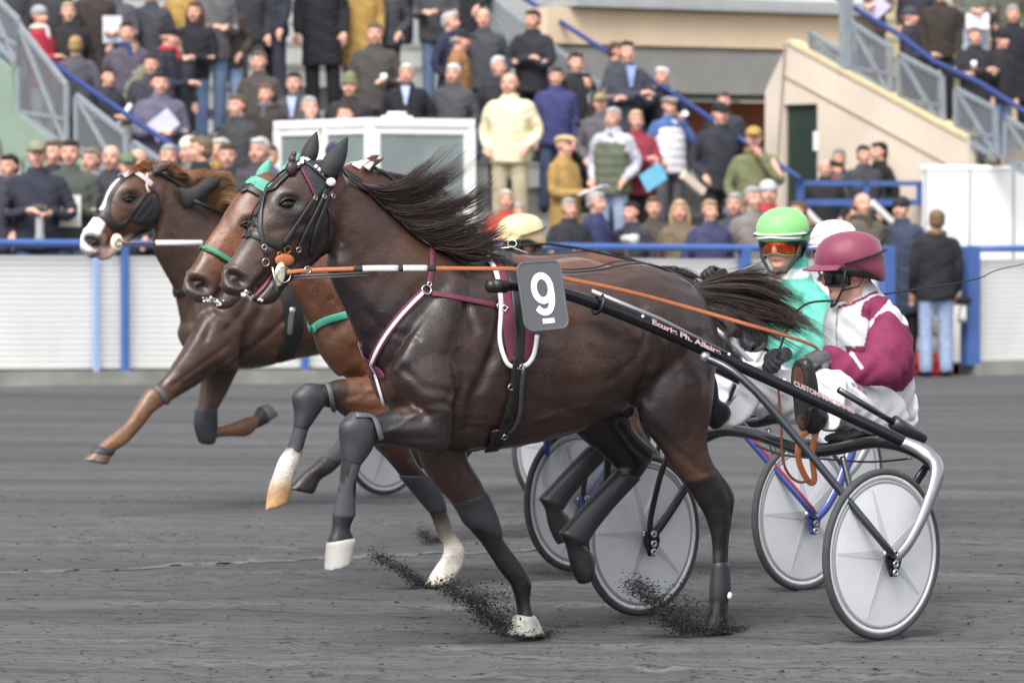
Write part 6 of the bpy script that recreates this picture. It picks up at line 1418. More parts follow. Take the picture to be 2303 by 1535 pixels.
def sulky(fr, label, col, half, stripes=None, txt=False, seat=(0, 0, 0)):
    e = frame_empty('sulky', fr); tag(e, label, 'sulky', 'two wheeled racing sulkies')
    main = mat('sulky ' + col, col, .22, spec=.7, coat=.6) if not txt else mat('polished dark shaft', '#34353a', .24, metal=.75)
    k = half / .70; shaftm = mat('polished dark shaft', '#34353a', .24, metal=.75)
    for s in (1, -1):
        S = np.array([1, s, 1])
        wheel(e, s * half, s)
        S0 = np.array([1, s, 1]); P = [p * S0 for p in crom(SHAFT3 if s > 0 else FAR3, 6)]; mb = MB(); n = len(P); rad = [.018 + .0065 * min(1, i / (n * .35)) for i in range(n)]
        mb.tube([p * S for p in P], rad, 14); sh = mb.build('shaft', shaftm, e, True)
        mb = MB(); mb.tube([P[0] * S, P[3] * S], .028, 12); mb.ball(P[0] * S, .028, 12, 8); mb.build('shaft_tip', leather, sh, True)
        # rear fork arm
        q = [SA.px(2030, 992, .62), SA.px(2085, 1020, .70), SA.px(2108, 1060, .765), SA.px(2080, 1150, .78), SA.px(2045, 1220, .775), SA.px(2012, 1258, .765)]
        q = [np.array([a[0], a[1] * k if a[1] > .6 else a[1], a[2]]) for a in q]; Q = crom(q, 6); mb = MB(); m = len(Q)
        ra = [(.022 + .016 * math.exp(-((i - 10) / 7.0) ** 2) * 1.0, .014 + .012 * math.exp(-((i - 9) / 8.0) ** 2)) for i in range(m)]
        mb.tube([p * S for p in Q], ra, 14, up=(0, 1, 0)); mb.build('fork_arm', silv if txt else main, e, True)
        # front strut to the hub
        a = HP(1585, 802, .412); b = (HP(1700, 880, .44) + SA.px(1700, 880, .54)) / 2; c = SA.px(1965, 1195, .775); d = SA.px(2008, 1250, .765)
        q = [a, b, c * np.array([1, k, 1]), d * np.array([1, k, 1])]; mb = MB(); mb.tube([p * S for p in crom(q, 6)], .0165, 12); st = mb.build('front_strut', main if not txt else mat('dark gunmetal', '#4a4c52', .25, metal=.7), e, True)
        mb = MB(); mb.ball(a * S, .026, 10, 8); mb.build('strut_joint', silv, st, True)
        qi = [np.array([.02, half - .20, .745]), np.array([.03, half - .14, .60]), np.array([.02, half - .075, .42]), np.array([0.0, half - .064, .36])]; mb = MB(); mb.tube([p * S for p in crom(qi, 6)], .0135, 12); mb.build('inner_strut', blackal, e, True)
        qa = [np.array([p[0], min(p[1], 2 * half - p[1]) - .0, p[2]]) for p in crom([SA.px(2050, 1010, .64), np.array([-.33, half + .055, .69]), np.array([-.20, half + .07, .55]), np.array([-.06, half + .066, .40]), np.array([0, half + .062, .345])], 5)]; mb = MB(); mb.tube([p * S for p in qa], [(.020, .014)] * len(qa), 12, up=(0, 1, 0)); mb.build('inner_arm', main, e, True)
        mb = MB(); mb.prism([(-.035, .375), (.035, .375), (.045, .33), (.016, .265), (-.016, .265), (-.045, .33)], 1, s * (half - .07), s * (half - .058)); dpi = mb.build('dropout', main, e)
        for j, zz in enumerate((.36, .318, .282)):
            mb = MB(); mb.lathe([(.006, 0), (.017, 0), (.018, -.008 * s), (.012, -.012 * s), (.006, -.010 * s)], axis=1, c=(0, s * (half - .071), zz), n=14); mb.build('nut', steel, dpi, True)
        if stripes:
            mb = MB(); off = np.array([0, .012, .012]); mb.tube([(p + off) * S for p in crom(q, 6)], .008, 8); mb.build('stripe', mat('stripe ' + stripes, stripes, .35), st, True)
        # dropout with adjusting nuts
        h = np.array([0, half + .062, .353]); mb = MB(); mb.prism([(-.035, .375), (.035, .375), (.045, .33), (.016, .265), (-.016, .265), (-.045, .33)], 1, s * (half + .058), s * (half + .07)); dp = mb.build('dropout', main, e)
        for j, zz in enumerate((.36, .318, .282)):
            mb = MB(); mb.lathe([(.008, 0), (.016, 0), (.018, .008 * s), (.012, .012 * s), (.006, .010 * s)], axis=1, c=(0, s * (half + .071), zz), n=14); mb.build('nut', steel, dp, True)
        # rod and cylinder beside the shaft
        r0 = SA.px(1886, 876, .43); r1 = SA.px(2025, 958, .50); r2 = SA.px(2074, 988, .52); mb = MB(); mb.tube([r0 * S, r1 * S], .014, 10); mb.build('seat_rod', blackal, e, True); mb = MB(); mb.tube([(r1 + (r0 - r1) * .12) * S, r1 * S, r2 * S], .030, 14); mb.build('end_cylinder', mat('dark cylinder', '#3a3b3f', .35, metal=.4), e, True)
        b0 = HP(1330, 655, .37); b1 = HP(1480, 716, .40); mb = MB(); mb.tube([b0 * S, b1 * S, HP(1640, 796, .425) * S], [.012, .010, .006], 8); mb.build('shaft_rod', silv if txt else main, sh, True)
        mb = MB(); c0 = (HP(1345, 684, .37)) * S; t = (SHAFT3[3] - SHAFT3[2]) * S; ring_torus(mb, c0, .040, .008, t, 18); mb.build('shaft_loop', leather, sh, True)
    # arched cross bar
    cb = [(2078, 1046), (2050, 1020), (2000, 999), (1941, 993), (1863, 1009), (1804, 1014), (1753, 998), (1687, 975), (1620, 968), (1570, 990), (1540, 1030)]
    C = np.array([SA.px(x, y, -.30, 0) for x, y in cb]); w = C[0][1]; C[:, 1] = np.interp(C[:, 1], [C[-1][1], C[0][1]], [-half - .02, half + .02])
    C = crom(C, 5); mb = MB(); mb.tube(C, [(.030, .026)] * len(C), 14); mb.build('cross_bar', blackal, e, True)
    # seat on its carrier
    mb = MB(); c = SA.px(1935, 985, 0) + np.array(seat); mb.ball(c, (.17, .15, .035), 20, 10); mb.ball(c + np.array([-.08, 0, .02]), (.09, .16, .04), 18, 10); mb.build('seat', leather, e, True)
    mb = MB(); 
    for y in (.05, -.05): mb.tube([c + np.array([0, y, -.02]), np.array([-.3, y, C[len(C) // 2][2] + .01])], .012, 8)
    mb.tube([c + np.array([-.02, -.05, -.03]), c + np.array([-.02, .05, -.03])], .012, 8); mb.build('seat_carrier', blackal, e, True)
    for s in (1, -1):
        f = SA.px(1812, 925, .33) * np.array([1, s, 1]); mb = MB(); mb.tube([f + np.array([.03, .06 * s, .02]), f + np.array([.0, .0, -.05]), f + np.array([-.03, -.04 * s, -.02])], .010, 8); mb.build('foot_stirrup', blackal, e, True)
    if txt:
        wl = mat('pale shaft lettering', '#a58c8c', .5)
        def along(x0, y0, x1, y1, v0, v1, body, size, bold):
            a = (HP if v0 < .45 else SA.px)(x0, y0, v0); b = (HP if v0 < .45 else SA.px)(x1, y1, v1); d = b - a; L = np.linalg.norm(d); n = np.array([0.15, .83, .55]); n = n - d / L * (n @ (d / L)); n /= np.linalg.norm(n)
            up = np.cross(n, d / L); o = (a + n * .0275)
            t = text_mesh('lettering', body, size, wl, e, basis(d, up, o), .0006, bold)
            xs = max(v.co.x for v in t.data.vertices) if False else None
            M0 = basis(d, up, o); inv = M0.inverted(); ln = max((inv @ v.co).x for v in t.data.vertices); k = L / ln
            t.data.transform(M0 @ Matrix.Diagonal((k, 1, 1, 1)) @ inv)
        along(1457, 730, 1612, 800, .387, .416, 'Ecurie Ph. Allaire', .036, .0012); along(1775, 868, 1912, 932, .47, .52, 'CUSTOM VINCENNES', .034, .0014)
        for x, y, v in ((1438, 720, .383), (1632, 805, .42), (1756, 862, .445)):
            mb = MB(); p = HP(x, y, v) + np.array([.004, .024, .016]); mb.ball(p, (.009, .006, .007), 6, 4); mb.build('shaft_dot', mat('white paint', '#e9e9e6'), e, True)
        # spare straps hanging from the seat
        for nm, pts, w_, m_ in (('hanging_strap', [(1832, 958), (1800, 985), (1795, 1030), (1815, 1078), (1832, 1080), (1826, 1020), (1838, 962)], .028, tan_l), ('hanging_strap', [(1750, 870), (1757, 960), (1760, 1030), (1775, 1068), (1800, 1084), (1822, 1078)], .012, mat('brown leather', '#6a4330'))):
            q = crom([list(SA.px(x, y, .16)) for x, y in pts], 6); mb = MB(); rs = MB(); Tack.strip(None, mb, q, [np.array([.3, 1, .1])] * len(q), w_, .003); mb.build(nm, m_, e, True)
        mb = MB(); mb.tube(crom([list(SA.px(x, y, -.25, 0)) for x, y in ((1700, 1000), (1760, 1022), (1860, 1032), (1960, 1038), (2050, 1030))], 4), .005, 6); mb.build('brake_cable', blackal, e, True)
    return e

# ---------------------------------------------------------------- drivers
def xf(mb, M):
    mb.v = [tuple(M @ Vector(p)) for p in mb.v]
TOR = [(1888, 664, 1966, 624, 0, .078), (1880, 682, 1978, 642, 0, .095), (1862, 702, 2008, 676, 0, .16), (1852, 735, 2042, 728, 0, .20), (1858, 800, 2058, 798, 0, .205), (1888, 860, 2055, 862, 0, .195), (1925, 910, 2042, 922, 0, .18), (1950, 935, 2030, 940, 0, .17)]
ARM = [(1950, 688, 2022, 706, .17, .075), (1952, 760, 2050, 762, .23, .075), (1940, 822, 2048, 826, .265, .07), (1948, 850, 2010, 862, .27, .06)]
FOR = [(2010, 790, 2005, 868, .27, .062), (1960, 792, 1960, 870, .26, .06), (1915, 788, 1910, 856, .21, .056), (1865, 776, 1858, 832, .14, .05)]
THI = [(1990, 872, 2020, 975, .10, .095), (1945, 858, 1960, 975, .13, .095), (1900, 834, 1905, 955, .17, .085), (1868, 826, 1868, 915, .19, .078), (1842, 838, 1850, 900, .20, .07)]
SHI = [(1836, 845, 1905, 850, .20, .075), (1838, 885, 1902, 895, .23, .068), (1840, 925, 1892, 938, .26, .06), (1836, 958, 1880, 968, .28, .052)]
def mirl(fr, rows):
    """the other leg: the same local shape on the far side"""
    out = []
    for a, b, c, d, v, w in rows:
        A = fr.proj(fr.px(a, b, v) * np.array([1, -1, 1])); B = fr.proj(fr.px(c, d, v) * np.array([1, -1, 1])); out.append((A[0], A[1], B[0], B[1], -v, w))
    return out
def mir(rows): return [(a, b, c, d, -v, w) for a, b, c, d, v, w in rows]
def loc_of(x, y, v): return SA.px(x, y, v)
def gloved_hand(mb, p, d, curl=(0, 0, -1), s=1.0):
    """palm, four unequal fingers bent round a rein, thumb from the side"""
    p = np.array(p, float); d = np.array(d, float); d /= np.linalg.norm(d); cu = np.array(curl, float); cu -= d * (cu @ d); cu /= np.linalg.norm(cu); sd = np.cross(d, cu)
    limb(mb, [p - d * .03, p, p + d * .045 * s, p + d * .08 * s], [.034 * s, .034 * s, .042 * s, .038 * s], 10)
    for k in range(4):
        b = p + d * .085 * s + sd * (k - 1.5) * .021 * s; l = (.9, 1.05, 1.0, .82)[k] * s
        limb(mb, [b, b + d * .032 * l + cu * .008, b + d * .036 * l + cu * .036 * l, b + d * .008 * l + cu * .052 * l, b - d * .012 * l + cu * .040 * l], [.0115, .0115, .0108, .010, .0085], 8)
    b = p + d * .03 * s + sd * .038 * s; limb(mb, [b, b + d * .03 + sd * .02 + cu * .01, b + d * .058 + sd * .010 + cu * .03], [.014, .0125, .010], 8)
def helmet(par, H, col, brim, lens, frame, strapm, band=None, stripe=None):
    s = 1.0
    hm = mat('silk ' + col, col, .55, sheen=.2, noise=.05, nscale=8, bump=.004, bscale=16)
    mb = MB(); n = 30; rs = []
    prof = [(0, 1.0), (.25, .985), (.5, .92), (.72, .80), (.9, .60), (1.0, .34), (1.02, .12), (.99, -.08), (.93, -.20), (.86, -.22)]
    for rr, zz in prof:
        ring = []
        for k in range(n):
            a = 2 * math.pi * k / n; c, sn = math.cos(a), math.sin(a)
            zz2 = zz - (.55 * max(0, sn) ** 1.3 * (1 if zz < .4 else 0) * (1 - max(zz, 0)))      # lower at the nape
            wr = 1 + .012 * math.sin(9 * a + 3 * zz) * (1 if .0 < rr < 1.01 else 0) + .02 * math.sin(23 * a) * (zz < .1)
            ring.append((c * rr * .116 * wr, .010 + sn * rr * .140 * wr, .045 + zz2 * .122))
        rs.append(ring)
    mb.rings(rs, cap=False); xf(mb, H); h = mb.build('helmet', hm, par, True)
    hs_ = h.modifiers.new('thick', 'SOLIDIFY'); hs_.thickness = .006
    # under shell and padding
    mb = MB(); mb.rings([[(math.cos(a) * rr_, .012 + math.sin(a) * rr_ * 1.22, .03 + zz_ * (.35 + .65 * max(0, math.sin(a) * .7 + .6)))  for a in np.linspace(-.28 * math.pi, 1.28 * math.pi, 24)] for rr_, zz_ in ((.098, .012), (.106, -.02), (.102, -.062), (.088, -.055), (.086, .0))], cap=False); xf(mb, H); mb.build('helmet_liner', leather, h, True)
    # peak
    mb = MB(); rs = []
    for f in np.linspace(0, 1, 6):
        ring = []
        for k in range(15):
            a = math.pi * (1.13 + .74 * k / 14); ring.append((math.cos(a) * (.114 + brim * f * .35), .010 + math.sin(a) * (.138 + brim * f), .048 - f * brim * .28 - .012 * abs(math.cos(a))))
        rs.append(ring)
    vs = [p for r in rs for p in r]; mb.add(vs, [(i * 15 + k, i * 15 + k + 1, (i + 1) * 15 + k + 1, (i + 1) * 15 + k) for i in range(5) for k in range(14)]); xf(mb, H)
    pk = mb.build('peak', hm if not band else mat('white peak', '#e5e5e6', .4), h, True); sm = pk.modifiers.new('t', 'SOLIDIFY'); sm.thickness = .006
    if stripe:
        mb = MB(); mb.tube([(math.cos(a) * .1195, .010 + math.sin(a) * .1435, .052) for a in np.linspace(math.pi * 1.05, math.pi * 1.95, 16)], (.010, .004), 8); xf(mb, H); mb.build('trim', mat('trim ' + stripe, stripe, .5), h, True)
    # wrap round goggles
    mb = MB(); rs = []
    for f in np.linspace(-1, 1, 6):
        ring = []
        for k in range(19):
            a = math.pi * (1.06 + .88 * k / 18); dip = .012 * math.exp(-((k - 9) / 1.6) ** 2) if f < 0 else 0
            ring.append((math.cos(a) * .086, .006 + math.sin(a) * (.106 + .004 * (1 - f * f)), -.008 + f * .034 + dip * (-f) - .004 * abs(math.cos(a))))
        rs.append(ring)
    vs = [p for r in rs for p in r]; mb.add(vs, [(i * 19 + k, i * 19 + k + 1, (i + 1) * 19 + k + 1, (i + 1) * 19 + k) for i in range(5) for k in range(18)]); edge = rs[0] + rs[-1][::-1]
    xf(mb, H); g = mb.build('goggles', lens, par, True); sm = g.modifiers.new('t', 'SOLIDIFY'); sm.thickness = .003
    mb = MB(); mb.tube(edge, .0042, 6, closed=True); xf(mb, H); mb.build('goggle_frame', frame, g, True)
    # goggle strap over the helmet and chin straps
    mb = MB(); mb.tube([(math.cos(a) * .122, .010 + math.sin(a) * .148, .02 + .060 * (math.sin(a) * .5 + .5)) for a in np.linspace(-.10 * math.pi, 1.10 * math.pi, 24)], (.011, .004), 8); xf(mb, H); mb.build('goggle_strap', strapm, g, True)
    mb = MB()
    for q in (1, -1): mb.tube([(q * .098, -.030, .02), (q * .082, -.045, -.06), (q * .040, -.070, -.118), (0, -.082, -.126)], (.009, .004), 8); mb.tube([(q * .090, .065, .01), (q * .084, .02, -.055), (q * .080, -.045, -.065)], (.009, .004), 8)
    xf(mb, H); mb.build('chin_strap', leather, h, True)
    return h
def driver(fr, label, face, tilt, jcol, sleeve, tcol, glove, hel, headpx, paint=None, tb='#e8e8ec', hand_r=None, headoff=(0, 0, 0), scale_head=1.07, legs=None):
    e = frame_empty('person', fr); tag(e, label, 'person', 'drivers seated in the sulkies')
    LF, TH, SH, hxy, txy = legs or (SA, THI, SHI, (1822, 945, .285), (1812, 822, .30))
    hc = SA.px(*headpx) + np.array(headoff) + np.array([0, 0, -.014])
    f = np.array([face[0], face[1], 0.0]); f = fr.B @ (f / np.linalg.norm(f)); yaw = math.atan2(f[0], -f[1])
    H = Matrix.Translation(hc) @ Matrix.Rotation(yaw, 4, 'Z') @ Matrix.Rotation(R(tilt), 4, 'X') @ Matrix.Diagonal((scale_head,) * 3 + (1,))
    hp = SA.px(1862, 803, .135); hd = np.array([.75, -.15, -.12]); hr = hp * np.array([1, -1, 1])
    fore2 = mir(FOR); arm2 = mir(ARM)
    # body under the clothes
    mb = MB(); head_geo(mb, 0, 1.0); xf(mb, H); mb.cur = SKIN
    nb = SA.px(1932, 655, 0); nb = nb + np.array([0, 0, headoff[2] * .8]); limb(mb, [hc + np.array([-.01, 0, -.10]), (nb + hc) / 2 + np.array([-.02, 0, -.03]), nb], [.055, .056, .07], 14)
    sl = 4
    edge_tube(mb, SA, grow(TOR[2:], .78, -.04), sl, 16); 
    for rows in (ARM, arm2): edge_tube(mb, SA, grow(rows, .62, -.02), sl, 12)
    for rows in (FOR,) + ((fore2,) if hand_r is None else ()): edge_tube(mb, SA, grow(rows, .62, -.018), sl, 12)
    for rows in (TH, mirl(LF, TH), SH, mirl(LF, SH)): edge_tube(mb, LF, grow(rows, .7, -.02), sl, 12)
    limb(mb, [hp - hd * .04, hp + hd * .03], [.030, .036])
    if hand_r is not None: limb(mb, [SA.px(1975, 850, -.27), hand_r[0]], [.04, .03])
    skin(mb, 'body', .0085, skinm, e, 3, True, lambda co, nr, col: face_world(co, col, H))
    # jacket with sleeves
    mb = MB(); mb.cur = jcol; edge_tube(mb, SA, TOR, 6, 26, [jcol] * len(TOR))
    edge_tube(mb, SA, ARM, 6, 18, [sleeve] * 4); edge_tube(mb, SA, arm2, 6, 18, [sleeve] * 4); edge_tube(mb, SA, FOR, 6, 16, [sleeve] * 4)
    if hand_r is None: edge_tube(mb, SA, fore2, 6, 16, [sleeve] * 4)
    else:
        mb.cur = sleeve; limb(mb, [SA.px(1975, 850, -.27), (SA.px(1975, 850, -.27) + hand_r[0]) / 2, hand_r[0]], [.075, .064, .05], 14); mb.cur = jcol
    mb.cur = jcol; limb(mb, [nb + np.array([.005, 0, .025]), nb + np.array([-.005, 0, -.03]), SA.px(1935, 700, 0)], [.070, .09, .12], 18)
    def post(co, nr, col):
        P = projv(SA, co)
        fold = np.sin((co[:, 2] * 55 + 5 * np.sin(co[:, 0] * 17) + 3.0 * np.sin(co[:, 1] * 15))) * .0032 + np.sin(co[:, 2] * 24 - co[:, 0] * 30 + co[:, 1] * 18) * .0035 + (vnoise(co, 16, 4) - .5) * .012
        co = co + nr * fold[:, None]
        if paint: col = paint(P, co, nr, col)
        return co, col
    skin(mb, 'jacket', .0072, mat('race jacket', '#ffffff', .72, attr=True, spec=.25, noise=.05, nscale=8, bump=.002, bscale=40), e, 3, True, post)
    # trousers
    tc = lin(tcol); mb = MB(); mb.cur = tc
    for rows in (TH, mirl(LF, TH), SH, mirl(LF, SH)): edge_tube(mb, LF, rows, 6, 18, [tc] * len(rows))
    edge_tube(mb, SA, [(1960, 880, 2030, 885, 0, .17), (1955, 930, 2035, 940, 0, .18), (1960, 962, 2025, 970, 0, .16)], 5, 20, [tc] * 3)
    def post2(co, nr, col):
        fold = np.sin(co[:, 0] * 60 + 6 * np.sin(co[:, 2] * 22) + 4 * np.sin(co[:, 1] * 17)) * .0032 + (vnoise(co, 18, 9) - .5) * .014
        if paint:
            P = projv(SA, co)
            for k, (x, y, c) in enumerate(((1918, 862, '#3a4fa0'), (1932, 870, '#b03848'), (1944, 880, '#3a4fa0'), (1926, 858, '#b03848'))):
                w = np.exp(-(pdist(P, [(x, y), (x + 5, y + 5)]) / 3.5) ** 2) * (nr[:, 1] > 0); col = col * (1 - w[:, None]) + np.array(lin(c)) * w[:, None]
        return co + nr * fold[:, None], col
    skin(mb, 'trousers', .0095, mat('race breeches', '#ffffff', .7, attr=True, spec=.25, noise=.03, nscale=8, bump=.002, bscale=40), e, 3, True, post2)
    # shoes, soles to the front
    for s in (1, -1):
        S = np.array([1, s, 1]); mb = MB()
        hl = LF.px(*hxy) * S; to = LF.px(*txy) * S
        limb(mb, [hl + np.array([-.02, 0, -.02]), hl * .75 + to * .25, hl * .4 + to * .6, to], [.042, .044, .047, .036], 12)
        limb(mb, [hl + np.array([-.05, 0, .01]), hl + np.array([-.01, 0, .03])], [.05, .045], 10)
        o = skin(mb, 'shoe', .009, leather, e, 3, False)
        mb = MB(); n = 26; ring0 = []; ring1 = []; c = (hl + to) / 2; ax = (to - hl); L = np.linalg.norm(ax) / 2 + .035; ax = ax / np.linalg.norm(ax); sd = np.array([0, 1, 0]); nn = np.cross(sd, ax); nn = nn if nn[0] > 0 else -nn
        for k in range(n):
            a = 2 * math.pi * k / n; wd = .050 - .010 * math.exp(-((math.cos(a) + .15) / .35) ** 2); q = c + ax * math.cos(a) * L + sd * math.sin(a) * wd + nn * .036; ring0.append(q); ring1.append(q + nn * .014)
        mb.rings([ring0, ring1]); so = mb.build('sole', mat('worn black sole', '#2c2827', .8, noise=.3, nscale=30, bump=.004, bscale=90), o)
        mb = MB(); 
        for ff, ll in ((.45, .055), (-.72, .03)): 
            rr = []; 
            for off in (.0145, .017): rr.append([c + ax * (ff * L + math.cos(2 * math.pi * k / 16) * ll) + sd * math.sin(2 * math.pi * k / 16) * .030 + nn * (.036 + off) for k in range(16)])
            mb2 = MB(); mb2.rings(rr); mb2.build('sole_patch', mat('reddish sole rubber', '#5a3a33', .8, noise=.3, nscale=40), so)
    # gloves closed on the reins
    gm = mat('glove ' + glove, glove, .6, noise=.12, nscale=20, bump=.001, bscale=80)
    mb = MB(); gloved_hand(mb, hp, hd, (.1, -.6, -.8)); skin(mb, 'glove', .0042, gm, e, 2, False)
    mb = MB()
    if hand_r is None: gloved_hand(mb, hr, hd * np.array([1, -1, 1]), (.1, .6, -.8))
    else: gloved_hand(mb, hand_r[0], hand_r[1], (.2, .5, -.8))
    skin(mb, 'glove', .0042, gm, e, 2, False)
    helmet(e, H, *hel)
    return e
def face_world(co, col, H):
    inv = np.array(H.inverted()); p = co @ inv[:3, :3].T + inv[:3, 3]
    _, col = face_paint(0, 1.0)(p, None, col); return co, col
sulky_hand9 = [SA.px(1700, 735, .27), SA.px(1790, 762, .20), SA.px(1835, 780, .13), SA.px(1845, 800, .09)]
SHB, SHC, SHD = (.085, 0, .02), (-.07, 0, .07), (.114, 0, .037)
DB = Frame(tuple(SB.O + np.array(SHB)), 45.0); DC = Frame(tuple(SC.O + np.array(SHC)), 46.0); DD = Frame(tuple(SD.O + np.array(SHD)), 42.0)
_hh = [SA.px(1700, 740, .26), SA.px(1835, 795, .12)]
sulky_handB = [SB.loc(DB.world(p)) for p in _hh]; sulky_handC = [SC.loc(DC.world(p)) for p in _hh]; sulky_handD = [SD.loc(DD.world(p)) for p in _hh]
build_h9(); build_h2(); build_h1(); build_h4()
sulky(SA, 'black and silver sulky with lettered shafts in the foreground', '#17181b', .70, txt=True)
sulky(SB, 'blue sulky with red and white stripes, second from the camera', '#34468a', .735, stripes='#8f3040', seat=SB.B @ np.array(SHB))
sulky(SC, 'dark blue sulky farthest away with its wheels seen between the horses\' legs', '#2c3a78', .72, seat=SC.B @ np.array(SHC))
sulky(SD, 'silver grey sulky half hidden behind the blue sulky at the right', '#77797d', .72, seat=SD.B @ np.array(SHD))
MAR = lin('#74294a'); WHJ = lin('#c6c8ca')
def inpoly(P, poly):
    x, y = P[:, 0], P[:, 1]; ins = np.zeros(len(P), bool); n = len(poly)
    for i in range(n):
        x1, y1 = poly[i]; x2, y2 = poly[(i + 1) % n]
        c = ((y1 > y) != (y2 > y)) & (x < (x2 - x1) * (y - y1) / (y2 - y1 + 1e-9) + x1); ins ^= c
    return ins
def paintA(P, co, nr, col):
    near = (nr[:, 1] > -.25)
    nv = (co[:, 1] > .02); isarm = np.abs(col - np.array(MAR)).sum(1) < .35
    col = np.where((nv & isarm)[:, None], np.array(WHJ), col)
    for poly in ([(1968, 712), (2000, 697), (2030, 722), (2075, 760), (2075, 825), (2030, 880), (1955, 880), (1850, 845), (1850, 770), (1922, 780), (1944, 776), (1952, 741)], [(1933, 708), (1943, 678), (1975, 664), (2003, 668), (1983, 694), (1955, 722)], [(1838, 720), (1850, 690), (1884, 680), (1872, 704), (1852, 724)]):
        col = np.where((inpoly(P, poly) & nv)[:, None], np.array(MAR), col)
    def dab(path, w, c, m=near, soft=.25):
        nonlocal col
        d = pdist(P, path); k = (1 - smoothstep(w * (1 - soft), w * (1 + soft), d)) * m; col = col * (1 - k[:, None]) + np.array(c) * k[:, None]
    arm = np.abs(col - np.array(MAR)).sum(1) < .1
    dab([(1890, 690), (1930, 676), (1974, 655)], 3.5, MAR)
    dab([(1885, 690), (1880, 780)], 1.8, lin('#8b8d90')); dab([(1915, 792), (1938, 826)], 4, WHJ); dab([(1885, 782), (1935, 778)], 1.5, lin('#9a9c9e'), near & ~arm)
    return col
blkl = mat('black lens', '#0c0c0e', .08, spec=.7, coat=1.0); orl = mat('orange mirror lens', '#c2471f', .12, metal=.6, noise=.35, nscale=18); blkf = mat('black frame', '#141416', .35); grf = mat('green frame', '#4f7d54', .4)
driver(SA, 'driver in maroon and white jacket with maroon helmet and black glasses, in the foreground sulky', (-1.0, -.12), 5, WHJ, MAR, '#e6e6ea', '#4b4c4f', ('#742a45', .058, blkl, blkf, mat('black elastic', '#1a1a1c', .7)), (1908, 606, 0), paintA)
def paintB(P, co, nr, col):
    def dab(path, w, c):
        nonlocal col
        d = pdist(P, path); k = (1 - smoothstep(w * .75, w * 1.25, d)); col = col * (1 - k[:, None]) + np.array(c) * k[:, None]
    dab([(1885, 650), (1970, 640)], 12, lin('#dfe3e4')); return col
TQ = lin('#5cb29e')
handB = DB.px(1628, 632, -.16)
LEGB = (DB, [(1830, 838, 1850, 960, .10, .10), (1770, 818, 1785, 955, .13, .098), (1705, 812, 1712, 940, .17, .088), (1645, 822, 1650, 915, .19, .078), (1608, 836, 1612, 905, .20, .07)], [(1604, 838, 1650, 850, .20, .075), (1592, 872, 1640, 890, .23, .066), (1578, 915, 1620, 930, .26, .058), (1562, 948, 1600, 960, .28, .05)], (1560, 948, .285), (1540, 840, .30))
driver(DB, 'driver in turquoise jacket with bright green helmet and orange goggles', (-.42, -.9), 4, TQ, TQ, '#e4e4ec', '#1b1b1d', ('#78bd70', .016, orl, grf, blkf, True, '#e5e5e6'), (1908, 606, 0), paintB, headoff=(0, 0, .085), legs=LEGB, hand_r=(handB, np.array([.5, -.1, .3])))
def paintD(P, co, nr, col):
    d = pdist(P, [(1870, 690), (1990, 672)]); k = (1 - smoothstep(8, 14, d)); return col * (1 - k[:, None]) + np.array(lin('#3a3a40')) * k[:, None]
driver(DD, 'driver in white jacket with white and pink helmet, half hidden behind the maroon helmet', (-.6, -.8), 4, lin('#d9d7da'), lin('#d9d7da'), '#e4e4ec', '#1b1b1d', ('#e6e2e6', .02, blkl, blkf, blkf, None, '#d9a6d0'), (1908, 606, 0), paintD)
driver(DC, 'driver with pale gold helmet seen behind the foreground horse', (-1.0, -.35), 4, lin('#6a5a38'), lin('#b3903f'), '#e4e4ec', '#1b1b1d', ('#d0bd92', .05, blkl, blkf, blkf), (1908, 606, 0))
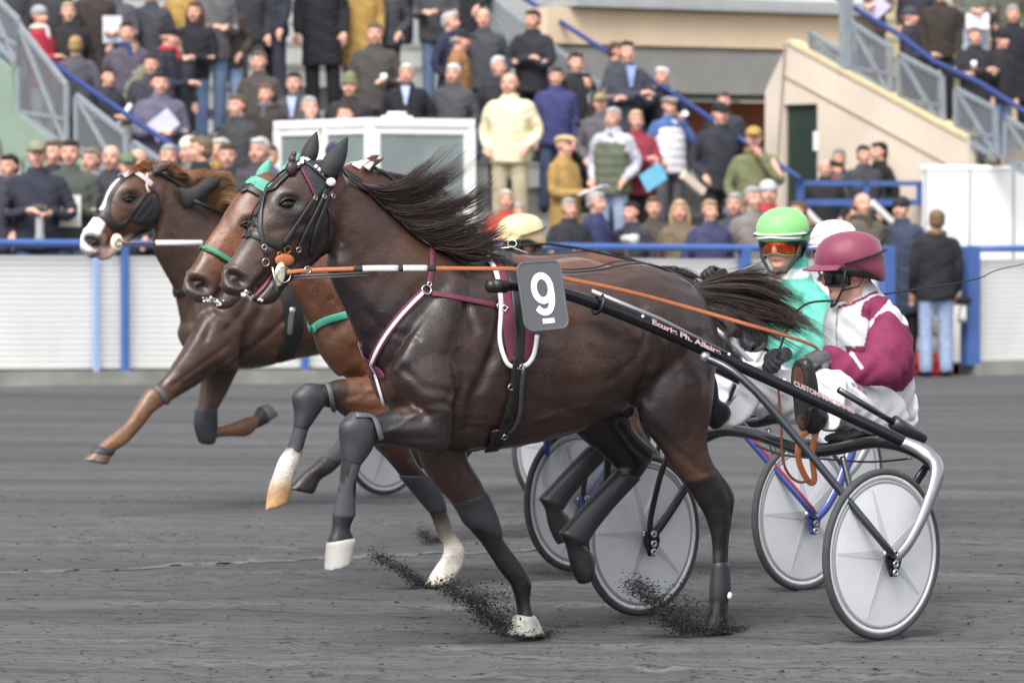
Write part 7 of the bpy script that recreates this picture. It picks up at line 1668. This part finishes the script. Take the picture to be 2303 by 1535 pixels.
# ================================================================ plate, whips, flying cinders
def number_plate():
    c = H9.px(1220, 665, .455); e = empty('number_plate', tuple(H9.world(c)), H9.rz); tag(e, 'grey number plate reading 9 hung on the near shaft', 'number plate')
    tilt = R(-3.5); n = np.array([0, .985, .17]); n /= np.linalg.norm(n)
    ux = -np.array([math.cos(tilt), 0, math.sin(tilt)]); up = np.cross(n, ux); up = up if up[2] > 0 else -up
    ux = np.cross(up, n)
    hw, hh, r = .107, .140, .038
    def rr(k, z):
        out = []
        for cx, cy, a0 in ((hw - r, hh - r, 0), (-hw + r, hh - r, 90), (-hw + r, -hh + r, 180), (hw - r, -hh + r, 270)):
            for j in range(7):
                a = R(a0 + 15 * j); x = cx + math.cos(a) * (r - k); y = cy + math.sin(a) * (r - k); out.append(ux * x + up * y + n * z)
        return out
    mb = MB(); mb.rings([rr(.004, -.004), rr(0, -.002), rr(0, .004), rr(.002, .006), rr(.007, .006), rr(.009, .004)]); mb.build('plate', mat('grey plate', '#55575b', .55, noise=.04, nscale=12), e)
    wm = mat('plate white', '#f0f0f0', .5)
    sgn = 1 if (np.cross(ux, up) @ n) > 0 else -1
    M = Matrix([[ux[i], up[i], n[i], (n * .0052)[i]] for i in range(3)] + [[0, 0, 0, 1]])
    # digit nine as one outline swept along its strokes
    mb = MB()
    def ringpts(t, w, z): pass
    bowl = [(math.cos(a) * .040, .030 + math.sin(a) * .050) for a in np.linspace(0, 2 * math.pi, 30)[:-1]]
    tail = [(.040, .030), (.041, .0), (.036, -.032), (.022, -.058), (.0, -.067), (-.022, -.060), (-.036, -.046)]
    def stroke(pts, w, closed):
        P = np.array(pts); m = len(P); L = []; Rr = []
        for i in range(m):
            t = (P[(i + 1) % m] - P[i - 1]) if closed else P[min(i + 1, m - 1)] - P[max(i - 1, 0)]
            t = t / np.linalg.norm(t); q = np.array([-t[1], t[0]]); L.append(P[i] + q * w / 2); Rr.append(P[i] - q * w / 2)
        return L, Rr
    T = lambda p, z: tuple(ux * p[0] + up * p[1] + n * (.0052 + z))
    for k, (pts, w, cl) in enumerate(((bowl, .028, True), (crom(tail, 5), .027, False))):
        L, Rr = stroke(pts, w, cl); m = len(L); z = .0015 + .0004 * k
        vs = [T(p, z) for p in L] + [T(p, z) for p in Rr]; fs = [(i, (i + 1) % m, m + (i + 1) % m, m + i) for i in range(m if cl else m - 1)]; mb.add(vs, fs)
    mb.build('digit', wm, e, fixn=False)
    mb = MB(); b = [(-.020, -.112), (.036, -.112), (.036, -.092), (-.020, -.092)]; mb.add([T(p, .0012) for p in b], [(0, 1, 2, 3)]); mb.build('bar_mark', wm, e, fixn=False)
    mb = MB(); mb.box(-.02, .02, -.045, -.008, -.05, .03); mb.build('clip', leather, e)
number_plate()
def whip(nm, pts, r0, r1, m, label):
    P = crom(pts, 8); o = empty(nm, tuple(P[0])); mb = MB(); n = len(P); mb.tube([p - P[0] for p in P], [r0 + (r1 - r0) * i / (n - 1) for i in range(n)], 8); mb.build('whip_rod', m, o, True); tag(o, label, 'whip', 'whips held by the drivers'); return o
wp = lambda fr, x, y, v: list(fr.world(fr.px(x, y, v)))
hr = SA.px(1862, 803, .135) * np.array([1, -1, 1]) + np.array([.05, .01, -.02])
whip('whip', [list(SA.world(hr)), wp(SA, 1800, 692, -.30), wp(SA, 1900, 674, -.34), wp(SA, 2030, 655, -.38), wp(SA, 2185, 630, -.42), wp(SA, 2240, 608, -.43), wp(SA, 2310, 592, -.44)], .006, .0018, mat('black whip', '#1c1c1e', .5), 'long thin black whip held by the maroon driver, stretching to the right edge')
q0 = DB.world(handB); w2 = whip('whip', [list(q0), wp(DB, 1640, 622, -.17), wp(DB, 1680, 603, -.19), wp(DB, 1755, 568, -.24), wp(DB, 1850, 525, -.3)], .008, .003, mat('grey whip', '#8a8684', .5), 'grey whip with red grip held by the turquoise driver')
mb = MB(); a = DB.world(DB.px(1630, 628, -.165)) - q0; b = DB.world(DB.px(1656, 614, -.178)) - q0; mb.tube([a, b], .011, 8); mb.build('grip', mat('red grip', '#c8432f', .5), w2, True)
def cinders(label, fr, blobs, n, seed):
    rnd = np.random.RandomState(seed); mb = MB()
    for path, spread, share, v in blobs:
        P = crom([list(map(float, p)) for p in path], 10); m = len(P)
        for _ in range(int(n * share)):
            f = rnd.rand() ** .9; i = int(f * (m - 1)); sp = spread[0] + (spread[1] - spread[0]) * f
            x = P[i][0] + rnd.randn() * sp; y = P[i][1] + rnd.randn() * sp * .75
            p = fr.px(x, y, v + rnd.randn() * .045)
            if p[2] < .004: p[2] = .004 + rnd.rand() * .01
            r = .0010 + .0065 * rnd.rand() ** 6
            d = rnd.randn(4, 3); d /= np.linalg.norm(d, axis=1)[:, None]; w = [tuple(fr.world(p + d[k] * r * np.array([1.5, 1, 1]))) for k in range(4)]
            mb.add(w, [(0, 1, 2), (0, 2, 3), (0, 3, 1), (1, 3, 2)])
    o = mb.build('flying_cinders', mat('wet cinders', '#1f2022', .85), None); tag(o, label, 'cinders', kind='stuff')
cinders('dark cinders thrown up by the planted foreleg of the number 9 horse', H9, [([(1235, 1432), (1160, 1425), (1110, 1395), (1060, 1350), (1000, 1315)], (12, 16), .7, -.1), ([(1190, 1432), (1120, 1380), (1080, 1330)], (22, 26), .3, -.1)], 16000, 5)
cinders('dark cinders round the planted hind hoof of the number 9 horse', H9, [([(1660, 1424), (1580, 1418), (1520, 1400), (1470, 1350), (1425, 1310)], (13, 17), .75, .18), ([(1640, 1415), (1560, 1395), (1500, 1340)], (20, 30), .25, .18)], 19000, 6)
cinders('dark cinders thrown forward by the white foot of the green hooded horse', H2, [([(1000, 1322), (950, 1312), (905, 1280), (840, 1245)], (9, 10), 1.0, -.1)], 7000, 7)
cinders('clump of dark cinders thrown up behind the white fetlocks', H4, [([(1000, 1215), (965, 1212), (950, 1195)], (9, 9), 1.0, -.1)], 2200, 8)

def loose():
    """grains and clods lying on the raked track in front"""
    rnd = np.random.RandomState(77); mb = MB(); m = 15000
    for _ in range(m):
        y = 14.8 + 11 * rnd.rand() ** 1.4; x = (rnd.rand() - .5) * y * .27; r = .002 + .010 * rnd.rand() ** 6
        z = float(gz(x, y)) + r * .3; d = rnd.randn(4, 3); d /= np.linalg.norm(d, axis=1)[:, None]; d[:, 2] = np.abs(d[:, 2]) * .8
        mb.add([tuple(np.array([x, y, z]) + d[k] * r * np.array([1.8, 1.2, 1])) for k in range(4)], [(0, 1, 2), (0, 2, 3), (0, 3, 1), (1, 3, 2)])
    tag(mb.build('loose_cinders', mat('loose cinders', '#333437', .9, noise=.4, nscale=3)), 'loose cinder grains scattered over the raked track', 'cinders', kind='stuff')
loose()
